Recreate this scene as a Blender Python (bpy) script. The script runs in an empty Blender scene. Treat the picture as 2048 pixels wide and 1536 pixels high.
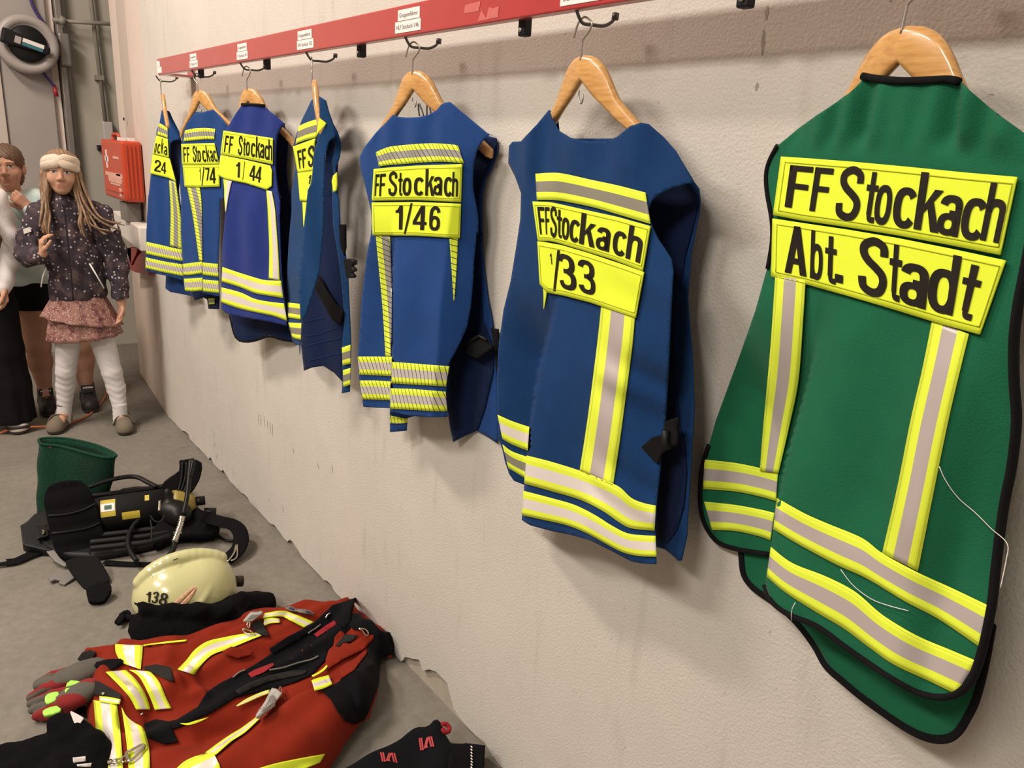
import bpy, bmesh, math, random
import numpy as np
from math import sin, cos, radians, pi, sqrt
from mathutils import Vector, Matrix, geometry
random.seed(7)
scene = bpy.context.scene
COL = scene.collection

# ------------------------------------------------------------------ camera
FPX = 1540.0
EYE = np.array([0.0, 0.0, 1.48])
WALL = 1.011                       # x of the right wall


def cam_axes(yaw, pitch, roll):
    cy, sy = cos(yaw), sin(yaw)
    f = np.array([sy * cos(pitch), cy * cos(pitch), -sin(pitch)])
    r = np.array([cy, -sy, 0.0])
    u = np.cross(r, f)
    return np.array([cos(roll) * r + sin(roll) * u, -sin(roll) * r + cos(roll) * u, f])


CAM = cam_axes(radians(38.585), radians(16.521), radians(3.358))
cd = bpy.data.cameras.new('camera')
cd.sensor_width = 36.0
cd.sensor_fit = 'HORIZONTAL'
cd.lens = FPX / 2048.0 * 36.0
cd.clip_start = 0.02
cam = bpy.data.objects.new('camera', cd)
COL.objects.link(cam)
mw = Matrix.Identity(4)
for i in range(3):
    mw[i][0], mw[i][1], mw[i][2], mw[i][3] = CAM[0][i], CAM[1][i], -CAM[2][i], EYE[i]
cam.matrix_world = mw
scene.camera = cam


def rays(p):
    p = np.atleast_2d(np.asarray(p, float))
    q = np.stack([(p[:, 0] - 1024) / FPX, -(p[:, 1] - 768) / FPX, np.ones(len(p))], 1)
    return q @ CAM


def at_z(p, z=0.0):
    d = rays(p)
    return EYE + d * ((z - EYE[2]) / d[:, 2])[:, None]


def at_x(p, x):
    d = rays(p)
    return EYE + d * ((x - EYE[0]) / d[:, 0])[:, None]


def at_y(p, y):
    d = rays(p)
    return EYE + d * ((y - EYE[1]) / d[:, 1])[:, None]


def C(x0, y0, s, *pts):
    return [(x0 + s * a, y0 + s * b) for a, b in pts]


# ------------------------------------------------------------------ object helpers
def tag(o, label=None, cat=None, group=None, kind=None):
    for k, v in (('label', label), ('category', cat), ('group', group), ('kind', kind)):
        if v:
            o[k] = v
    return o


def thing(name, label, cat, loc=(0, 0, 0), group=None):
    o = bpy.data.objects.new(name, None)
    o.empty_display_size = 0.05
    o.location = [float(v) for v in loc]
    COL.objects.link(o)
    bpy.context.view_layer.update()
    return tag(o, label, cat, group)


ROOTLOC = {}


def link(name, me, mat=None, parent=None, smooth=True):
    """me holds world coordinates; the object keeps them whatever its parent"""
    o = bpy.data.objects.new(name, me)
    COL.objects.link(o)
    mats = mat if isinstance(mat, (list, tuple)) else ([mat] if mat else [])
    for m in mats:
        me.materials.append(m)
    if smooth and len(me.polygons):
        me.polygons.foreach_set('use_smooth', [True] * len(me.polygons))
    if parent is not None:
        base = Vector((0, 0, 0))
        q = parent
        while q is not None:
            base += Vector(q.location)
            q = q.parent
        o.parent = parent
        me.transform(Matrix.Translation(-base))
    else:
        # origin to the middle of the lowest part
        if len(me.vertices):
            co = np.empty(len(me.vertices) * 3)
            me.vertices.foreach_get('co', co)
            co = co.reshape(-1, 3)
            c = Vector((float(co[:, 0].mean()), float(co[:, 1].mean()), float(co[:, 2].min())))
            me.transform(Matrix.Translation(-c))
            o.location = c
    return o


def mesh(verts, faces, name='m'):
    me = bpy.data.meshes.new(name)
    me.from_pydata([tuple(map(float, v)) for v in verts], [], [tuple(int(i) for i in f) for f in faces])
    me.update()
    return me


def solid(o, t, offset=0.0):
    m = o.modifiers.new('thickness', 'SOLIDIFY')
    m.thickness = t
    m.offset = offset
    return o


def bevel(o, w, seg=2):
    m = o.modifiers.new('bevel', 'BEVEL')
    m.width = w
    m.segments = seg
    m.limit_method = 'ANGLE'
    return o


def subsurf(o, n=1):
    m = o.modifiers.new('sub', 'SUBSURF')
    m.levels = n
    m.render_levels = n
    return o


def box_data(c, s, rot=None):
    v = []
    for dx in (-.5, .5):
        for dy in (-.5, .5):
            for dz in (-.5, .5):
                p = Vector((dx * s[0], dy * s[1], dz * s[2]))
                if rot is not None:
                    p = rot @ p
                v.append((p.x + c[0], p.y + c[1], p.z + c[2]))
    f = [(0, 1, 3, 2), (4, 6, 7, 5), (0, 4, 5, 1), (2, 3, 7, 6), (0, 2, 6, 4), (1, 5, 7, 3)]
    return v, f


def boxes(lst):
    V, Fc = [], []
    for b in lst:
        v, f = box_data(*b)
        n = len(V)
        V += v
        Fc += [tuple(i + n for i in q) for q in f]
    return mesh(V, Fc)


def smooth_path(pts, n=6, closed=False):
    P = [np.asarray(p, float) for p in pts]
    out = []
    N = len(P)
    rng = range(N if closed else N - 1)
    for i in rng:
        if closed:
            p0, p1, p2, p3 = P[(i - 1) % N], P[i], P[(i + 1) % N], P[(i + 2) % N]
        else:
            p0, p1, p2, p3 = P[max(i - 1, 0)], P[i], P[i + 1], P[min(i + 2, N - 1)]
        for k in range(n):
            t = k / n
            out.append(0.5 * ((2 * p1) + (-p0 + p2) * t + (2 * p0 - 5 * p1 + 4 * p2 - p3) * t * t + (-p0 + 3 * p1 - 3 * p2 + p3) * t ** 3))
    if not closed:
        out.append(P[-1])
    return out


def tube_data(path, r, seg=8, flat=None, up=None, caps=True, closed=False):
    """sweep a circle (or an ellipse: flat=(ra, rb), ra along up x tangent, rb along the normal)"""
    P = [np.asarray(p, float) for p in path]
    n = len(P)
    V, Fc = [], []
    prev = np.array(up if up is not None else (0.13, 0.31, 0.94), float)
    for i in range(n):
        if closed:
            t = P[(i + 1) % n] - P[(i - 1) % n]
        else:
            t = P[min(i + 1, n - 1)] - P[max(i - 1, 0)]
        t = t / (np.linalg.norm(t) + 1e-12)
        b = np.array(up, float) if up is not None else prev
        a = np.cross(b, t)
        if np.linalg.norm(a) < 1e-6:
            a = np.cross(np.array((1.0, 0.2, 0.1)), t)
        a /= np.linalg.norm(a)
        b = np.cross(t, a)
        prev = b
        rr = r[i] if hasattr(r, '__len__') else r
        ra, rb = (flat if flat else (1, 1))
        for k in range(seg):
            w = 2 * pi * k / seg
            V.append(P[i] + a * cos(w) * rr * ra + b * sin(w) * rr * rb)
    m = n if closed else n - 1
    for i in range(m):
        j = (i + 1) % n
        for k in range(seg):
            Fc.append((i * seg + k, i * seg + (k + 1) % seg, j * seg + (k + 1) % seg, j * seg + k))
    if caps and not closed:
        Fc.append(tuple(range(seg))[::-1])
        Fc.append(tuple((n - 1) * seg + k for k in range(seg)))
    return V, Fc


def tubes(lst):
    V, Fc = [], []
    for a in lst:
        v, f = tube_data(**a)
        n = len(V)
        V += v
        Fc += [tuple(i + n for i in q) for q in f]
    return mesh(V, Fc)


def tube(path, r, **k):
    return mesh(*tube_data(path, r, **k))


def lathe(profile, center, axis=(0, 0, 1), seg=24):
    """profile: (radius, height) pairs along axis"""
    ax = Vector(axis).normalized()
    q = Vector((0, 0, 1)).rotation_difference(ax).to_matrix()
    V, Fc = [], []
    for r, h in profile:
        for k in range(seg):
            w = 2 * pi * k / seg
            p = q @ Vector((r * cos(w), r * sin(w), h)) + Vector(center)
            V.append(tuple(p))
    n = len(profile)
    for i in range(n - 1):
        for k in range(seg):
            Fc.append((i * seg + k, i * seg + (k + 1) % seg, (i + 1) * seg + (k + 1) % seg, (i + 1) * seg + k))
    Fc.append(tuple(range(seg))[::-1])
    Fc.append(tuple((n - 1) * seg + k for k in range(seg)))
    return mesh(V, Fc)


# ------------------------------------------------------------------ surfaces that cloth lies on
class Hang:
    """a cloth hanging near a vertical plane through P0, turned by th about z.
    f(u, z) is how far the cloth stands out of that plane, away from the wall"""

    def __init__(s, P0, th, rng=0.13):
        s.P0 = np.array(P0, float)
        s.n = np.array([-cos(th), sin(th), 0.0])
        s.u = np.array([-sin(th), -cos(th), 0.0])
        s.f = lambda u, z: u * 0
        s.rng = rng
        s.keep = 0.996            # never reaches into the wall

    def F(s, u, z):
        lim = (s.keep - s.P0[0] - u * s.u[0]) / s.n[0]
        return np.maximum(s.f(u, z), np.where(lim < 0.5, lim, -1))

    def uz(s, p, d=0.0):
        D = rays(p)
        t = (((s.P0 + s.n * d) - EYE) @ s.n) / (D @ s.n)
        P = EYE + D * t[:, None]
        return (P - s.P0) @ s.u, P[:, 2]

    def hit(s, p, off=0.0):
        D = rays(p)
        dn = D @ s.n
        base = (s.P0 - EYE) @ s.n
        ds = np.linspace(s.rng, -s.rng, 90)
        T = (base + ds[None, :]) / dn[:, None]
        P = EYE + D[:, None, :] * T[:, :, None]
        g = ds[None, :] - (s.F((P - s.P0) @ s.u, P[:, :, 2]) + off)
        below = g <= 0
        k = np.argmax(below, 1)
        k = np.where(below.any(1), k, len(ds) - 1)
        k = np.maximum(k, 1)
        lo = ds[k - 1].copy()
        hi = ds[k].copy()
        for _ in range(14):
            m = (lo + hi) / 2
            t = (base + m) / dn
            Q = EYE + D * t[:, None]
            gm = m - (s.F((Q - s.P0) @ s.u, Q[:, 2]) + off)
            lo = np.where(gm > 0, m, lo)
            hi = np.where(gm > 0, hi, m)
        t = (base + (lo + hi) / 2) / dn
        return EYE + D * t[:, None]

    def pt(s, u, z, d=0.0):
        return s.P0 + s.u * u + np.array([0, 0, z - s.P0[2]]) + s.n * d


class Heap:
    """a cloth heap lying on the floor: height field z = f(x, y)"""

    def __init__(s, f, top=0.45):
        s.f = f
        s.top = top

    def hit(s, p, off=0.0):
        D = rays(p)
        zs = np.linspace(s.top, 0.0, 110)
        T = (zs[None, :] - EYE[2]) / D[:, 2][:, None]
        P = EYE + D[:, None, :] * T[:, :, None]
        g = zs[None, :] - (s.f(P[:, :, 0], P[:, :, 1]) + off)
        below = g <= 0
        k = np.where(below.any(1), np.argmax(below, 1), len(zs) - 1)
        k = np.maximum(k, 1)
        lo = zs[k - 1].copy()
        hi = zs[k].copy()
        for _ in range(14):
            m = (lo + hi) / 2
            Q = EYE + D * ((m - EYE[2]) / D[:, 2])[:, None]
            gm = m - (s.f(Q[:, 0], Q[:, 1]) + off)
            lo = np.where(gm > 0, m, lo)
            hi = np.where(gm > 0, hi, m)
        m = (lo + hi) / 2
        return EYE + D * ((m - EYE[2]) / D[:, 2])[:, None]


def resample(pts, step):
    out = []
    n = len(pts)
    for i in range(n):
        a = np.array(pts[i], float)
        b = np.array(pts[(i + 1) % n], float)
        k = max(1, int(np.linalg.norm(b - a) / step))
        for j in range(k):
            out.append(a + (b - a) * j / k)
    return out


def inside(P, poly):
    x, y = P[:, 0], P[:, 1]
    r = np.zeros(len(P), bool)
    n = len(poly)
    for i in range(n):
        x1, y1 = poly[i]
        x2, y2 = poly[(i + 1) % n]
        c = ((y1 > y) != (y2 > y)) & (x < (x2 - x1) * (y - y1) / (y2 - y1 + 1e-12) + x1)
        r ^= c
    return r


def sheet(poly, surf, step=6.0, off=0.0, rnd=0, crease=None):
    """fine triangle mesh over an outline, laid on surf"""
    if rnd:
        poly = smooth_path(poly, rnd, closed=True)
    B = resample(poly, step)
    B = np.array(B)
    x0, y0 = B.min(0)
    x1, y1 = B.max(0)
    gx, gy = np.meshgrid(np.arange(x0 + step * .5, x1, step), np.arange(y0 + step * .5, y1, step * .9))
    gx = gx + (np.arange(gx.shape[0]) % 2)[:, None] * step * .5
    G = np.stack([gx.ravel(), gy.ravel()], 1)
    G = G[inside(G, B)]
    if len(G):
        dm = np.full(len(G), 1e9)
        for b in B:
            dm = np.minimum(dm, (G[:, 0] - b[0]) ** 2 + (G[:, 1] - b[1]) ** 2)
        G = G[dm > (step * .45) ** 2]
    if crease is not None:
        cl = np.array(smooth_path(crease, 5))
        t = np.gradient(cl, axis=0)
        t /= np.linalg.norm(t, axis=1)[:, None] + 1e-9
        nn = np.stack([-t[:, 1], t[:, 0]], 1)
        dd = np.r_[0, np.cumsum(np.linalg.norm(np.diff(cl, axis=0), axis=1))]
        q = np.linspace(0, dd[-1], int(dd[-1] / (step * .5)))
        side = [np.stack([np.interp(q, dd, cl[:, k] + w * nn[:, k]) for k in range(2)], 1) for w in (-1.6, -.2, 1.2)]
        X = np.vstack(side)
        for Q in side[1:2]:
            dm = np.full(len(G), 1e9)
            for b in Q:
                dm = np.minimum(dm, (G[:, 0] - b[0]) ** 2 + (G[:, 1] - b[1]) ** 2)
            G = G[dm > (step * .55) ** 2]
        X = X[inside(X, B)]
        dm = np.full(len(X), 1e9)
        for b in B:
            dm = np.minimum(dm, (X[:, 0] - b[0]) ** 2 + (X[:, 1] - b[1]) ** 2)
        G = np.vstack([G, X[dm > 2.0]])
    pts = [Vector((float(a), float(b))) for a, b in np.vstack([B, G])]
    nb = len(B)
    r = geometry.delaunay_2d_cdt(pts, [], [list(range(nb))], 1, 1e-5)
    vv = np.array([(v.x, v.y) for v in r[0]])
    P = surf.hit(vv, off)
    return mesh(P, [tuple(q[::-1]) for q in r[2]])


def strip(top, bot, surf, off=0.003, n=40, m=6, v0=(0, 1), v1=(0, 1)):
    """tape between two polylines; uv = (metres along, 0..1 across)"""
    def rs(pl, n):
        pl = np.array(smooth_path(pl, 6)) if len(pl) > 2 else np.array(pl, float)
        d = np.r_[0, np.cumsum(np.linalg.norm(np.diff(pl, axis=0), axis=1))]
        t = np.linspace(0, d[-1], n)
        return np.stack([np.interp(t, d, pl[:, k]) for k in range(2)], 1)
    A, Bq = rs(top, n), rs(bot, n)
    px = []
    for j in range(m + 1):
        px.append(A + (Bq - A) * j / m)
    px = np.concatenate(px)
    P = surf.hit(px, off)
    Fc = []
    for j in range(m):
        for i in range(n - 1):
            Fc.append((j * n + i, j * n + i + 1, (j + 1) * n + i + 1, (j + 1) * n + i))
    me = mesh(P, Fc)
    L = np.r_[0, np.cumsum(np.linalg.norm(np.diff(P[:n], axis=0), axis=1))]
    uv = me.uv_layers.new(name='uv')
    for lp in me.loops:
        vi = lp.vertex_index
        j, i = divmod(vi, n)
        t = i / (n - 1)
        a = v0[0] + (v1[0] - v0[0]) * t
        b = v0[1] + (v1[1] - v0[1]) * t
        uv.data[lp.index].uv = (float(L[i]), float(a + (b - a) * j / m))
    return me


# ------------------------------------------------------------------ lettering
def glyph_mesh(txt, bold=0.0):
    cu = bpy.data.curves.new('t', 'FONT')
    cu.body = txt
    cu.offset = bold
    cu.resolution_u = 5
    o = bpy.data.objects.new('t', cu)
    COL.objects.link(o)
    dg = bpy.context.evaluated_depsgraph_get()
    me = bpy.data.meshes.new_from_object(o.evaluated_get(dg))
    bpy.data.objects.remove(o)
    bpy.data.curves.remove(cu)
    return me


CAP = 0.69


# ------------------------------------------------------------------ lettering: bold condensed strokes
def _bar(x0, y0, x1, y1):
    return [(x0, y0), (x1, y0), (x1, y1), (x0, y1)]


def _stroke(pts, w, sm=6):
    P = np.array(smooth_path([np.array(p + (0,), float) for p in pts], sm))[:, :2] if sm else np.array(pts, float)
    out = []
    n = len(P)
    N = []
    for i in range(n):
        t = P[min(i + 1, n - 1)] - P[max(i - 1, 0)]
        t /= np.linalg.norm(t)
        N.append(np.array([-t[1], t[0]]) * w / 2)
    for i in range(n - 1):
        out.append([tuple(P[i] - N[i]), tuple(P[i + 1] - N[i + 1]), tuple(P[i + 1] + N[i + 1]), tuple(P[i] + N[i])])
    return out


def _arc(cx, cy, rx, ry, a0, a1, w, wy=None, n=28, e=2.5):
    wy = wy or w * .92
    pts = []
    for i in range(n + 1):
        a = radians(a0 + (a1 - a0) * i / n)
        c, s = cos(a), sin(a)
        k = (abs(c) ** e + abs(s) ** e) ** (-1 / e)
        pts.append((cx + (rx + w / 2) * c * k, cy + (ry + wy / 2) * s * k, cx + (rx - w / 2) * c * k, cy + (ry - wy / 2) * s * k))
    return [[(p[2], p[3]), (p[0], p[1]), (q[0], q[1]), (q[2], q[3])] for p, q in zip(pts, pts[1:])]


W = 0.145
GL = {
    'F': [_bar(0, 0, .155, 1), _bar(0, .865, .50, 1), _bar(0, .45, .45, .58)],
    'S': _stroke([(.455, .70), (.43, .86), (.265, .935), (.10, .85), (.085, .71), (.17, .59), (.31, .49), (.43, .38), (.455, .24), (.39, .10), (.255, .06), (.10, .13), (.065, .30)], W),
    't': [_bar(.10, .14, .245, .97), _bar(0, .60, .36, .72)] + _stroke([(.172, .20), (.19, .08), (.26, .055), (.36, .055)], .115),
    'o': _arc(.235, .36, .165, .305, 0, 360, W),
    'c': _arc(.235, .36, .165, .305, 38, 322, W),
    'k': [_bar(0, 0, .145, 1), [(.13, .28), (.145, .44), (.30, .72), (.46, .72)], [(.20, .42), (.30, .53), (.48, 0), (.32, 0)]],
    'a': [_bar(.305, 0, .445, .52)] + _arc(.225, .50, .15, .165, 0, 165, W) + _arc(.205, .20, .14, .145, 0, 360, .13, .115) + [_bar(.20, .35, .36, .455)],
    'h': [_bar(0, 0, .145, 1), _bar(.315, 0, .46, .54)] + _arc(.235, .50, .152, .165, 0, 180, W),
    'A': [[(0, 0), (.15, 0), (.335, 1), (.19, 1)], [(.355, 0), (.515, 0), (.335, 1), (.19, 1)], _bar(.12, .21, .40, .335)],
    'b': [_bar(0, 0, .145, 1)] + _arc(.235, .36, .165, .305, 0, 360, W),
    'd': [_bar(.325, 0, .47, 1)] + _arc(.235, .36, .165, .305, 0, 360, W),
    '.': [_bar(0, 0, .17, .17)],
    '1': [_bar(.16, 0, .315, 1), [(0, .70), (.16, .70), (.20, .83), (.0, .80)], [(.0, .70), (.2, .76), (.26, 1), (.19, 1)]],
    '2': _stroke([(.075, .68), (.10, .86), (.255, .935), (.41, .84), (.43, .68), (.36, .52), (.20, .34), (.09, .14), (.08, .06)], W) + [_bar(.005, 0, .50, .135)],
    '3': _arc(.24, .725, .165, .205, -80, 168, W) + _arc(.25, .275, .18, .215, -168, 82, W) + [_bar(.17, .45, .28, .575)],
    '4': [_bar(.285, 0, .43, 1), _bar(0, .21, .51, .335), [(0, .335), (.13, .335), (.40, 1), (.29, 1)]],
    '6': _arc(.25, .30, .175, .235, 0, 360, W) + _stroke([(.075, .34), (.075, .60), (.12, .84), (.26, .935), (.39, .87), (.42, .74)], W),
    '7': [_bar(0, .865, .49, 1), [(.10, 0), (.26, 0), (.49, .88), (.33, .88)]],
    '8': _arc(.245, .735, .155, .195, 0, 360, W) + _arc(.245, .275, .18, .21, 0, 360, W),
    '/': [[(0, -.06), (.10, -.06), (.40, 1.04), (.30, 1.04)]],
}


def stroke_bm(txt):
    """letters side by side; x from 0, cap height 1"""
    bm = bmesh.new()
    x = 0.0
    for ch in txt:
        if ch == ' ':
            x += .3
            continue
        polys = GL[ch]
        w = max(p[0] for q in polys for p in q)
        for q in polys:
            vs = [bm.verts.new((x + a, b, 0)) for a, b in q]
            bm.faces.new(vs)
        x += w + .07
    return bm


def lettering(pieces, quad, surf, off, cuts=0.05, bold=(0, 0)):
    """pieces: (text, s0, s1, t_top, t_base); quad(s, t) gives the spot on the patch"""
    bm = bmesh.new()
    for txt, s0, s1, t0, t1 in pieces:
        b2 = stroke_bm(txt)
        xs = [v.co.x for v in b2.verts]
        xa, xb = min(xs), max(xs)
        for v in b2.verts:
            s = s0 + (s1 - s0) * (v.co.x - xa) / (xb - xa)
            t = t1 + (t0 - t1) * v.co.y
            v.co = (s, t, 0)
        s = cuts * math.floor(s0 / cuts)
        while cuts and s < s1:
            if s > s0:
                bmesh.ops.bisect_plane(b2, geom=b2.verts[:] + b2.edges[:] + b2.faces[:], plane_co=(s, 0, 0), plane_no=(1, 0, 0))
            s += cuts
        bmesh.ops.triangulate(b2, faces=b2.faces[:])
        tmp = bpy.data.meshes.new('x')
        b2.to_mesh(tmp)
        b2.free()
        bm.from_mesh(tmp)
        bpy.data.meshes.remove(tmp)
    st = np.array([(v.co.x, v.co.y) for v in bm.verts])
    px = quad(st[:, 0], st[:, 1])
    P = surf.hit(px, off)
    for v, p in zip(bm.verts, P):
        v.co = [float(c) for c in p]
    me = bpy.data.meshes.new('lettering')
    bm.to_mesh(me)
    bm.free()
    return me


def columns(cols):
    """cols: (s, top_point, bottom_point) -> quad(s, t)"""
    S = np.array([c[0] for c in cols], float)
    T = np.array([c[1] for c in cols], float)
    Bq = np.array([c[2] for c in cols], float)

    def q(s, t):
        a = np.stack([np.interp(s, S, T[:, k]) for k in range(2)], 1)
        b = np.stack([np.interp(s, S, Bq[:, k]) for k in range(2)], 1)
        return a + (b - a) * np.asarray(t)[:, None]
    return q


# ------------------------------------------------------------------ signed distance bodies
class Blob:
    def __init__(s, lo, hi, h):
        s.lo = np.array(lo, float)
        s.h = h
        s.n = np.maximum(4, np.ceil((np.array(hi, float) - s.lo) / h).astype(int) + 1)
        s.D = np.full(tuple(s.n), 1.0, np.float32)
        s.ax = [s.lo[k] + h * np.arange(s.n[k]) for k in range(3)]

    def _win(s, lo, hi):
        a = np.clip(np.floor((np.array(lo) - s.lo) / s.h).astype(int), 0, s.n - 1)
        b = np.clip(np.ceil((np.array(hi) - s.lo) / s.h).astype(int) + 1, 1, s.n)
        return tuple(slice(i, j) for i, j in zip(a, b))

    def _pts(s, w):
        x = s.ax[0][w[0]][:, None, None]
        y = s.ax[1][w[1]][None, :, None]
        z = s.ax[2][w[2]][None, None, :]
        return x, y, z

    def _merge(s, w, d, k, cut=False):
        a = s.D[w]
        if cut:
            if k > 0:
                hh = np.clip(0.5 - 0.5 * (a + d) / k, 0, 1)
                s.D[w] = a + (-d - a) * hh + k * hh * (1 - hh)
            else:
                s.D[w] = np.maximum(a, -d)
        elif k > 0:
            hh = np.clip(0.5 + 0.5 * (a - d) / k, 0, 1)
            s.D[w] = a + (d - a) * hh - k * hh * (1 - hh)
        else:
            s.D[w] = np.minimum(a, d)

    def cap(s, a, b, ra, rb=None, k=0.01, sc=(1, 1, 1), cut=False):
        rb = ra if rb is None else rb
        a = np.array(a, float)
        b = np.array(b, float)
        pad = max(ra, rb) * max(1, 1 / min(sc)) + k + 3 * s.h
        w = s._win(np.minimum(a, b) - pad, np.maximum(a, b) + pad)
        x, y, z = s._pts(w)
        ab = b - a
        L = max(ab @ ab, 1e-9)
        t = np.clip(((x - a[0]) * ab[0] + (y - a[1]) * ab[1] + (z - a[2]) * ab[2]) / L, 0, 1)
        d = np.sqrt(((x - a[0] - t * ab[0]) * sc[0]) ** 2 + ((y - a[1] - t * ab[1]) * sc[1]) ** 2 + ((z - a[2] - t * ab[2]) * sc[2]) ** 2) - (ra + (rb - ra) * t)
        s._merge(w, d.astype(np.float32), k, cut)
        return s

    def chain(s, pts, rs, k=0.01, sc=(1, 1, 1)):
        for i in range(len(pts) - 1):
            s.cap(pts[i], pts[i + 1], rs[i], rs[i + 1], k, sc)
        return s

    def ell(s, c, r, k=0.01, rot=None, cut=False):
        c = np.array(c, float)
        r = np.array(r, float)
        pad = r.max() + k + 3 * s.h
        w = s._win(c - pad, c + pad)
        x, y, z = s._pts(w)
        X = [x - c[0], y - c[1], z - c[2]]
        if rot is not None:
            R = np.array(rot)
            X = [R[0][i] * X[0] + R[1][i] * X[1] + R[2][i] * X[2] for i in range(3)]
        k0 = np.sqrt((X[0] / r[0]) ** 2 + (X[1] / r[1]) ** 2 + (X[2] / r[2]) ** 2)
        k1 = np.sqrt((X[0] / r[0] ** 2) ** 2 + (X[1] / r[1] ** 2) ** 2 + (X[2] / r[2] ** 2) ** 2) + 1e-9
        s._merge(w, (k0 * (k0 - 1) / k1).astype(np.float32), k, cut)
        return s

    def box(s, c, hs, r=0.005, k=0.0, rot=None, cut=False):
        c = np.array(c, float)
        hs = np.array(hs, float)
        pad = np.linalg.norm(hs) + k + 3 * s.h
        w = s._win(c - pad, c + pad)
        x, y, z = s._pts(w)
        X = [x - c[0], y - c[1], z - c[2]]
        if rot is not None:
            R = np.array(rot)
            X = [R[0][i] * X[0] + R[1][i] * X[1] + R[2][i] * X[2] for i in range(3)]
        q = [np.abs(X[i]) - hs[i] + r for i in range(3)]
        out = np.sqrt(sum(np.maximum(v, 0) ** 2 for v in q))
        d = out + np.minimum(np.maximum(np.maximum(q[0], q[1]), q[2]), 0) - r
        s._merge(w, d.astype(np.float32), k, cut)
        return s

    def field(s, fn, op='min', k=0.0):
        w = tuple(slice(0, i) for i in s.n)
        x, y, z = s._pts(w)
        d = np.broadcast_to(fn(x, y, z), s.D.shape).astype(np.float32)
        if op == 'min':
            s._merge(w, d, k)
        elif op == 'max':
            s.D = np.maximum(s.D, d)
        elif op == 'add':
            s.D = s.D + d
        return s

    def mesh(s):
        D = s.D
        D[0], D[-1], D[:, 0], D[:, -1], D[:, :, 0], D[:, :, -1] = 1, 1, 1, 1, 1, 1
        S = D < 0
        n = D.shape
        cnt = np.zeros((n[0] - 1, n[1] - 1, n[2] - 1), np.int8)
        for i in (0, 1):
            for j in (0, 1):
                for k in (0, 1):
                    cnt += S[i:n[0] - 1 + i, j:n[1] - 1 + j, k:n[2] - 1 + k]
        act = (cnt > 0) & (cnt < 8)
        idx = np.full(act.shape, -1, np.int64)
        ii = np.argwhere(act)
        idx[act] = np.arange(len(ii))
        acc = np.zeros((len(ii), 3))
        num = np.zeros(len(ii))
        corners = [(i, j, k) for i in (0, 1) for j in (0, 1) for k in (0, 1)]
        vals = {c: D[ii[:, 0] + c[0], ii[:, 1] + c[1], ii[:, 2] + c[2]].astype(float) for c in corners}
        for a in corners:
            for ax in range(3):
                if a[ax] == 0:
                    b = list(a)
                    b[ax] = 1
                    va, vb = vals[a], vals[tuple(b)]
                    m = (va < 0) != (vb < 0)
                    t = np.where(m, va / np.where(m, va - vb, 1), 0)
                    p = np.tile(np.array(a, float), (len(ii), 1))
                    p[:, ax] += t
                    acc[m] += p[m]
                    num[m] += 1
        V = s.lo + s.h * (ii + acc / num[:, None])
        Fc = []
        for ax in range(3):
            o1, o2 = [(1, 2), (2, 0), (0, 1)][ax]
            sl0 = [slice(None)] * 3
            sl1 = [slice(None)] * 3
            sl0[ax] = slice(0, n[ax] - 1)
            sl1[ax] = slice(1, n[ax])
            ch = S[tuple(sl0)] != S[tuple(sl1)]
            e = np.argwhere(ch)
            ok = (e[:, o1] > 0) & (e[:, o2] > 0) & (e[:, o1] < n[o1] - 1) & (e[:, o2] < n[o2] - 1)
            e = e[ok]
            ins = S[e[:, 0], e[:, 1], e[:, 2]]

            def cell(d1, d2):
                q = e.copy()
                q[:, o1] -= d1
                q[:, o2] -= d2
                return idx[q[:, 0], q[:, 1], q[:, 2]]
            q = np.stack([cell(1, 1), cell(0, 1), cell(0, 0), cell(1, 0)], 1)
            q[~ins] = q[~ins][:, ::-1]
            Fc.append(q)
        Fc = np.concatenate(Fc)
        Fc = Fc[(Fc >= 0).all(1)]
        me = bpy.data.meshes.new('blob')
        me.vertices.add(len(V))
        me.vertices.foreach_set('co', V.astype(np.float32).ravel())
        me.loops.add(len(Fc) * 4)
        me.loops.foreach_set('vertex_index', Fc.astype(np.int32).ravel())
        me.polygons.add(len(Fc))
        me.polygons.foreach_set('loop_start', np.arange(0, len(Fc) * 4, 4, dtype=np.int32))
        me.update(calc_edges=True)
        me.validate()
        return me


def paint(me, rules):
    """rules: list of (material_index, fn(centres)->mask); later rules win"""
    n = len(me.polygons)
    c = np.empty(n * 3)
    me.polygons.foreach_get('center', c)
    c = c.reshape(-1, 3)
    mi = np.zeros(n, np.int32)
    for i, fn in rules:
        mi[fn(c)] = i
    me.polygons.foreach_set('material_index', mi)


def relax(o, it=4, fac=0.5):
    m = o.modifiers.new('relax', 'SMOOTH')
    m.iterations = it
    m.factor = fac
    return o


def sst(a, b, x):
    t = np.clip((x - a) / (b - a), 0, 1)
    return t * t * (3 - 2 * t)

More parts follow.
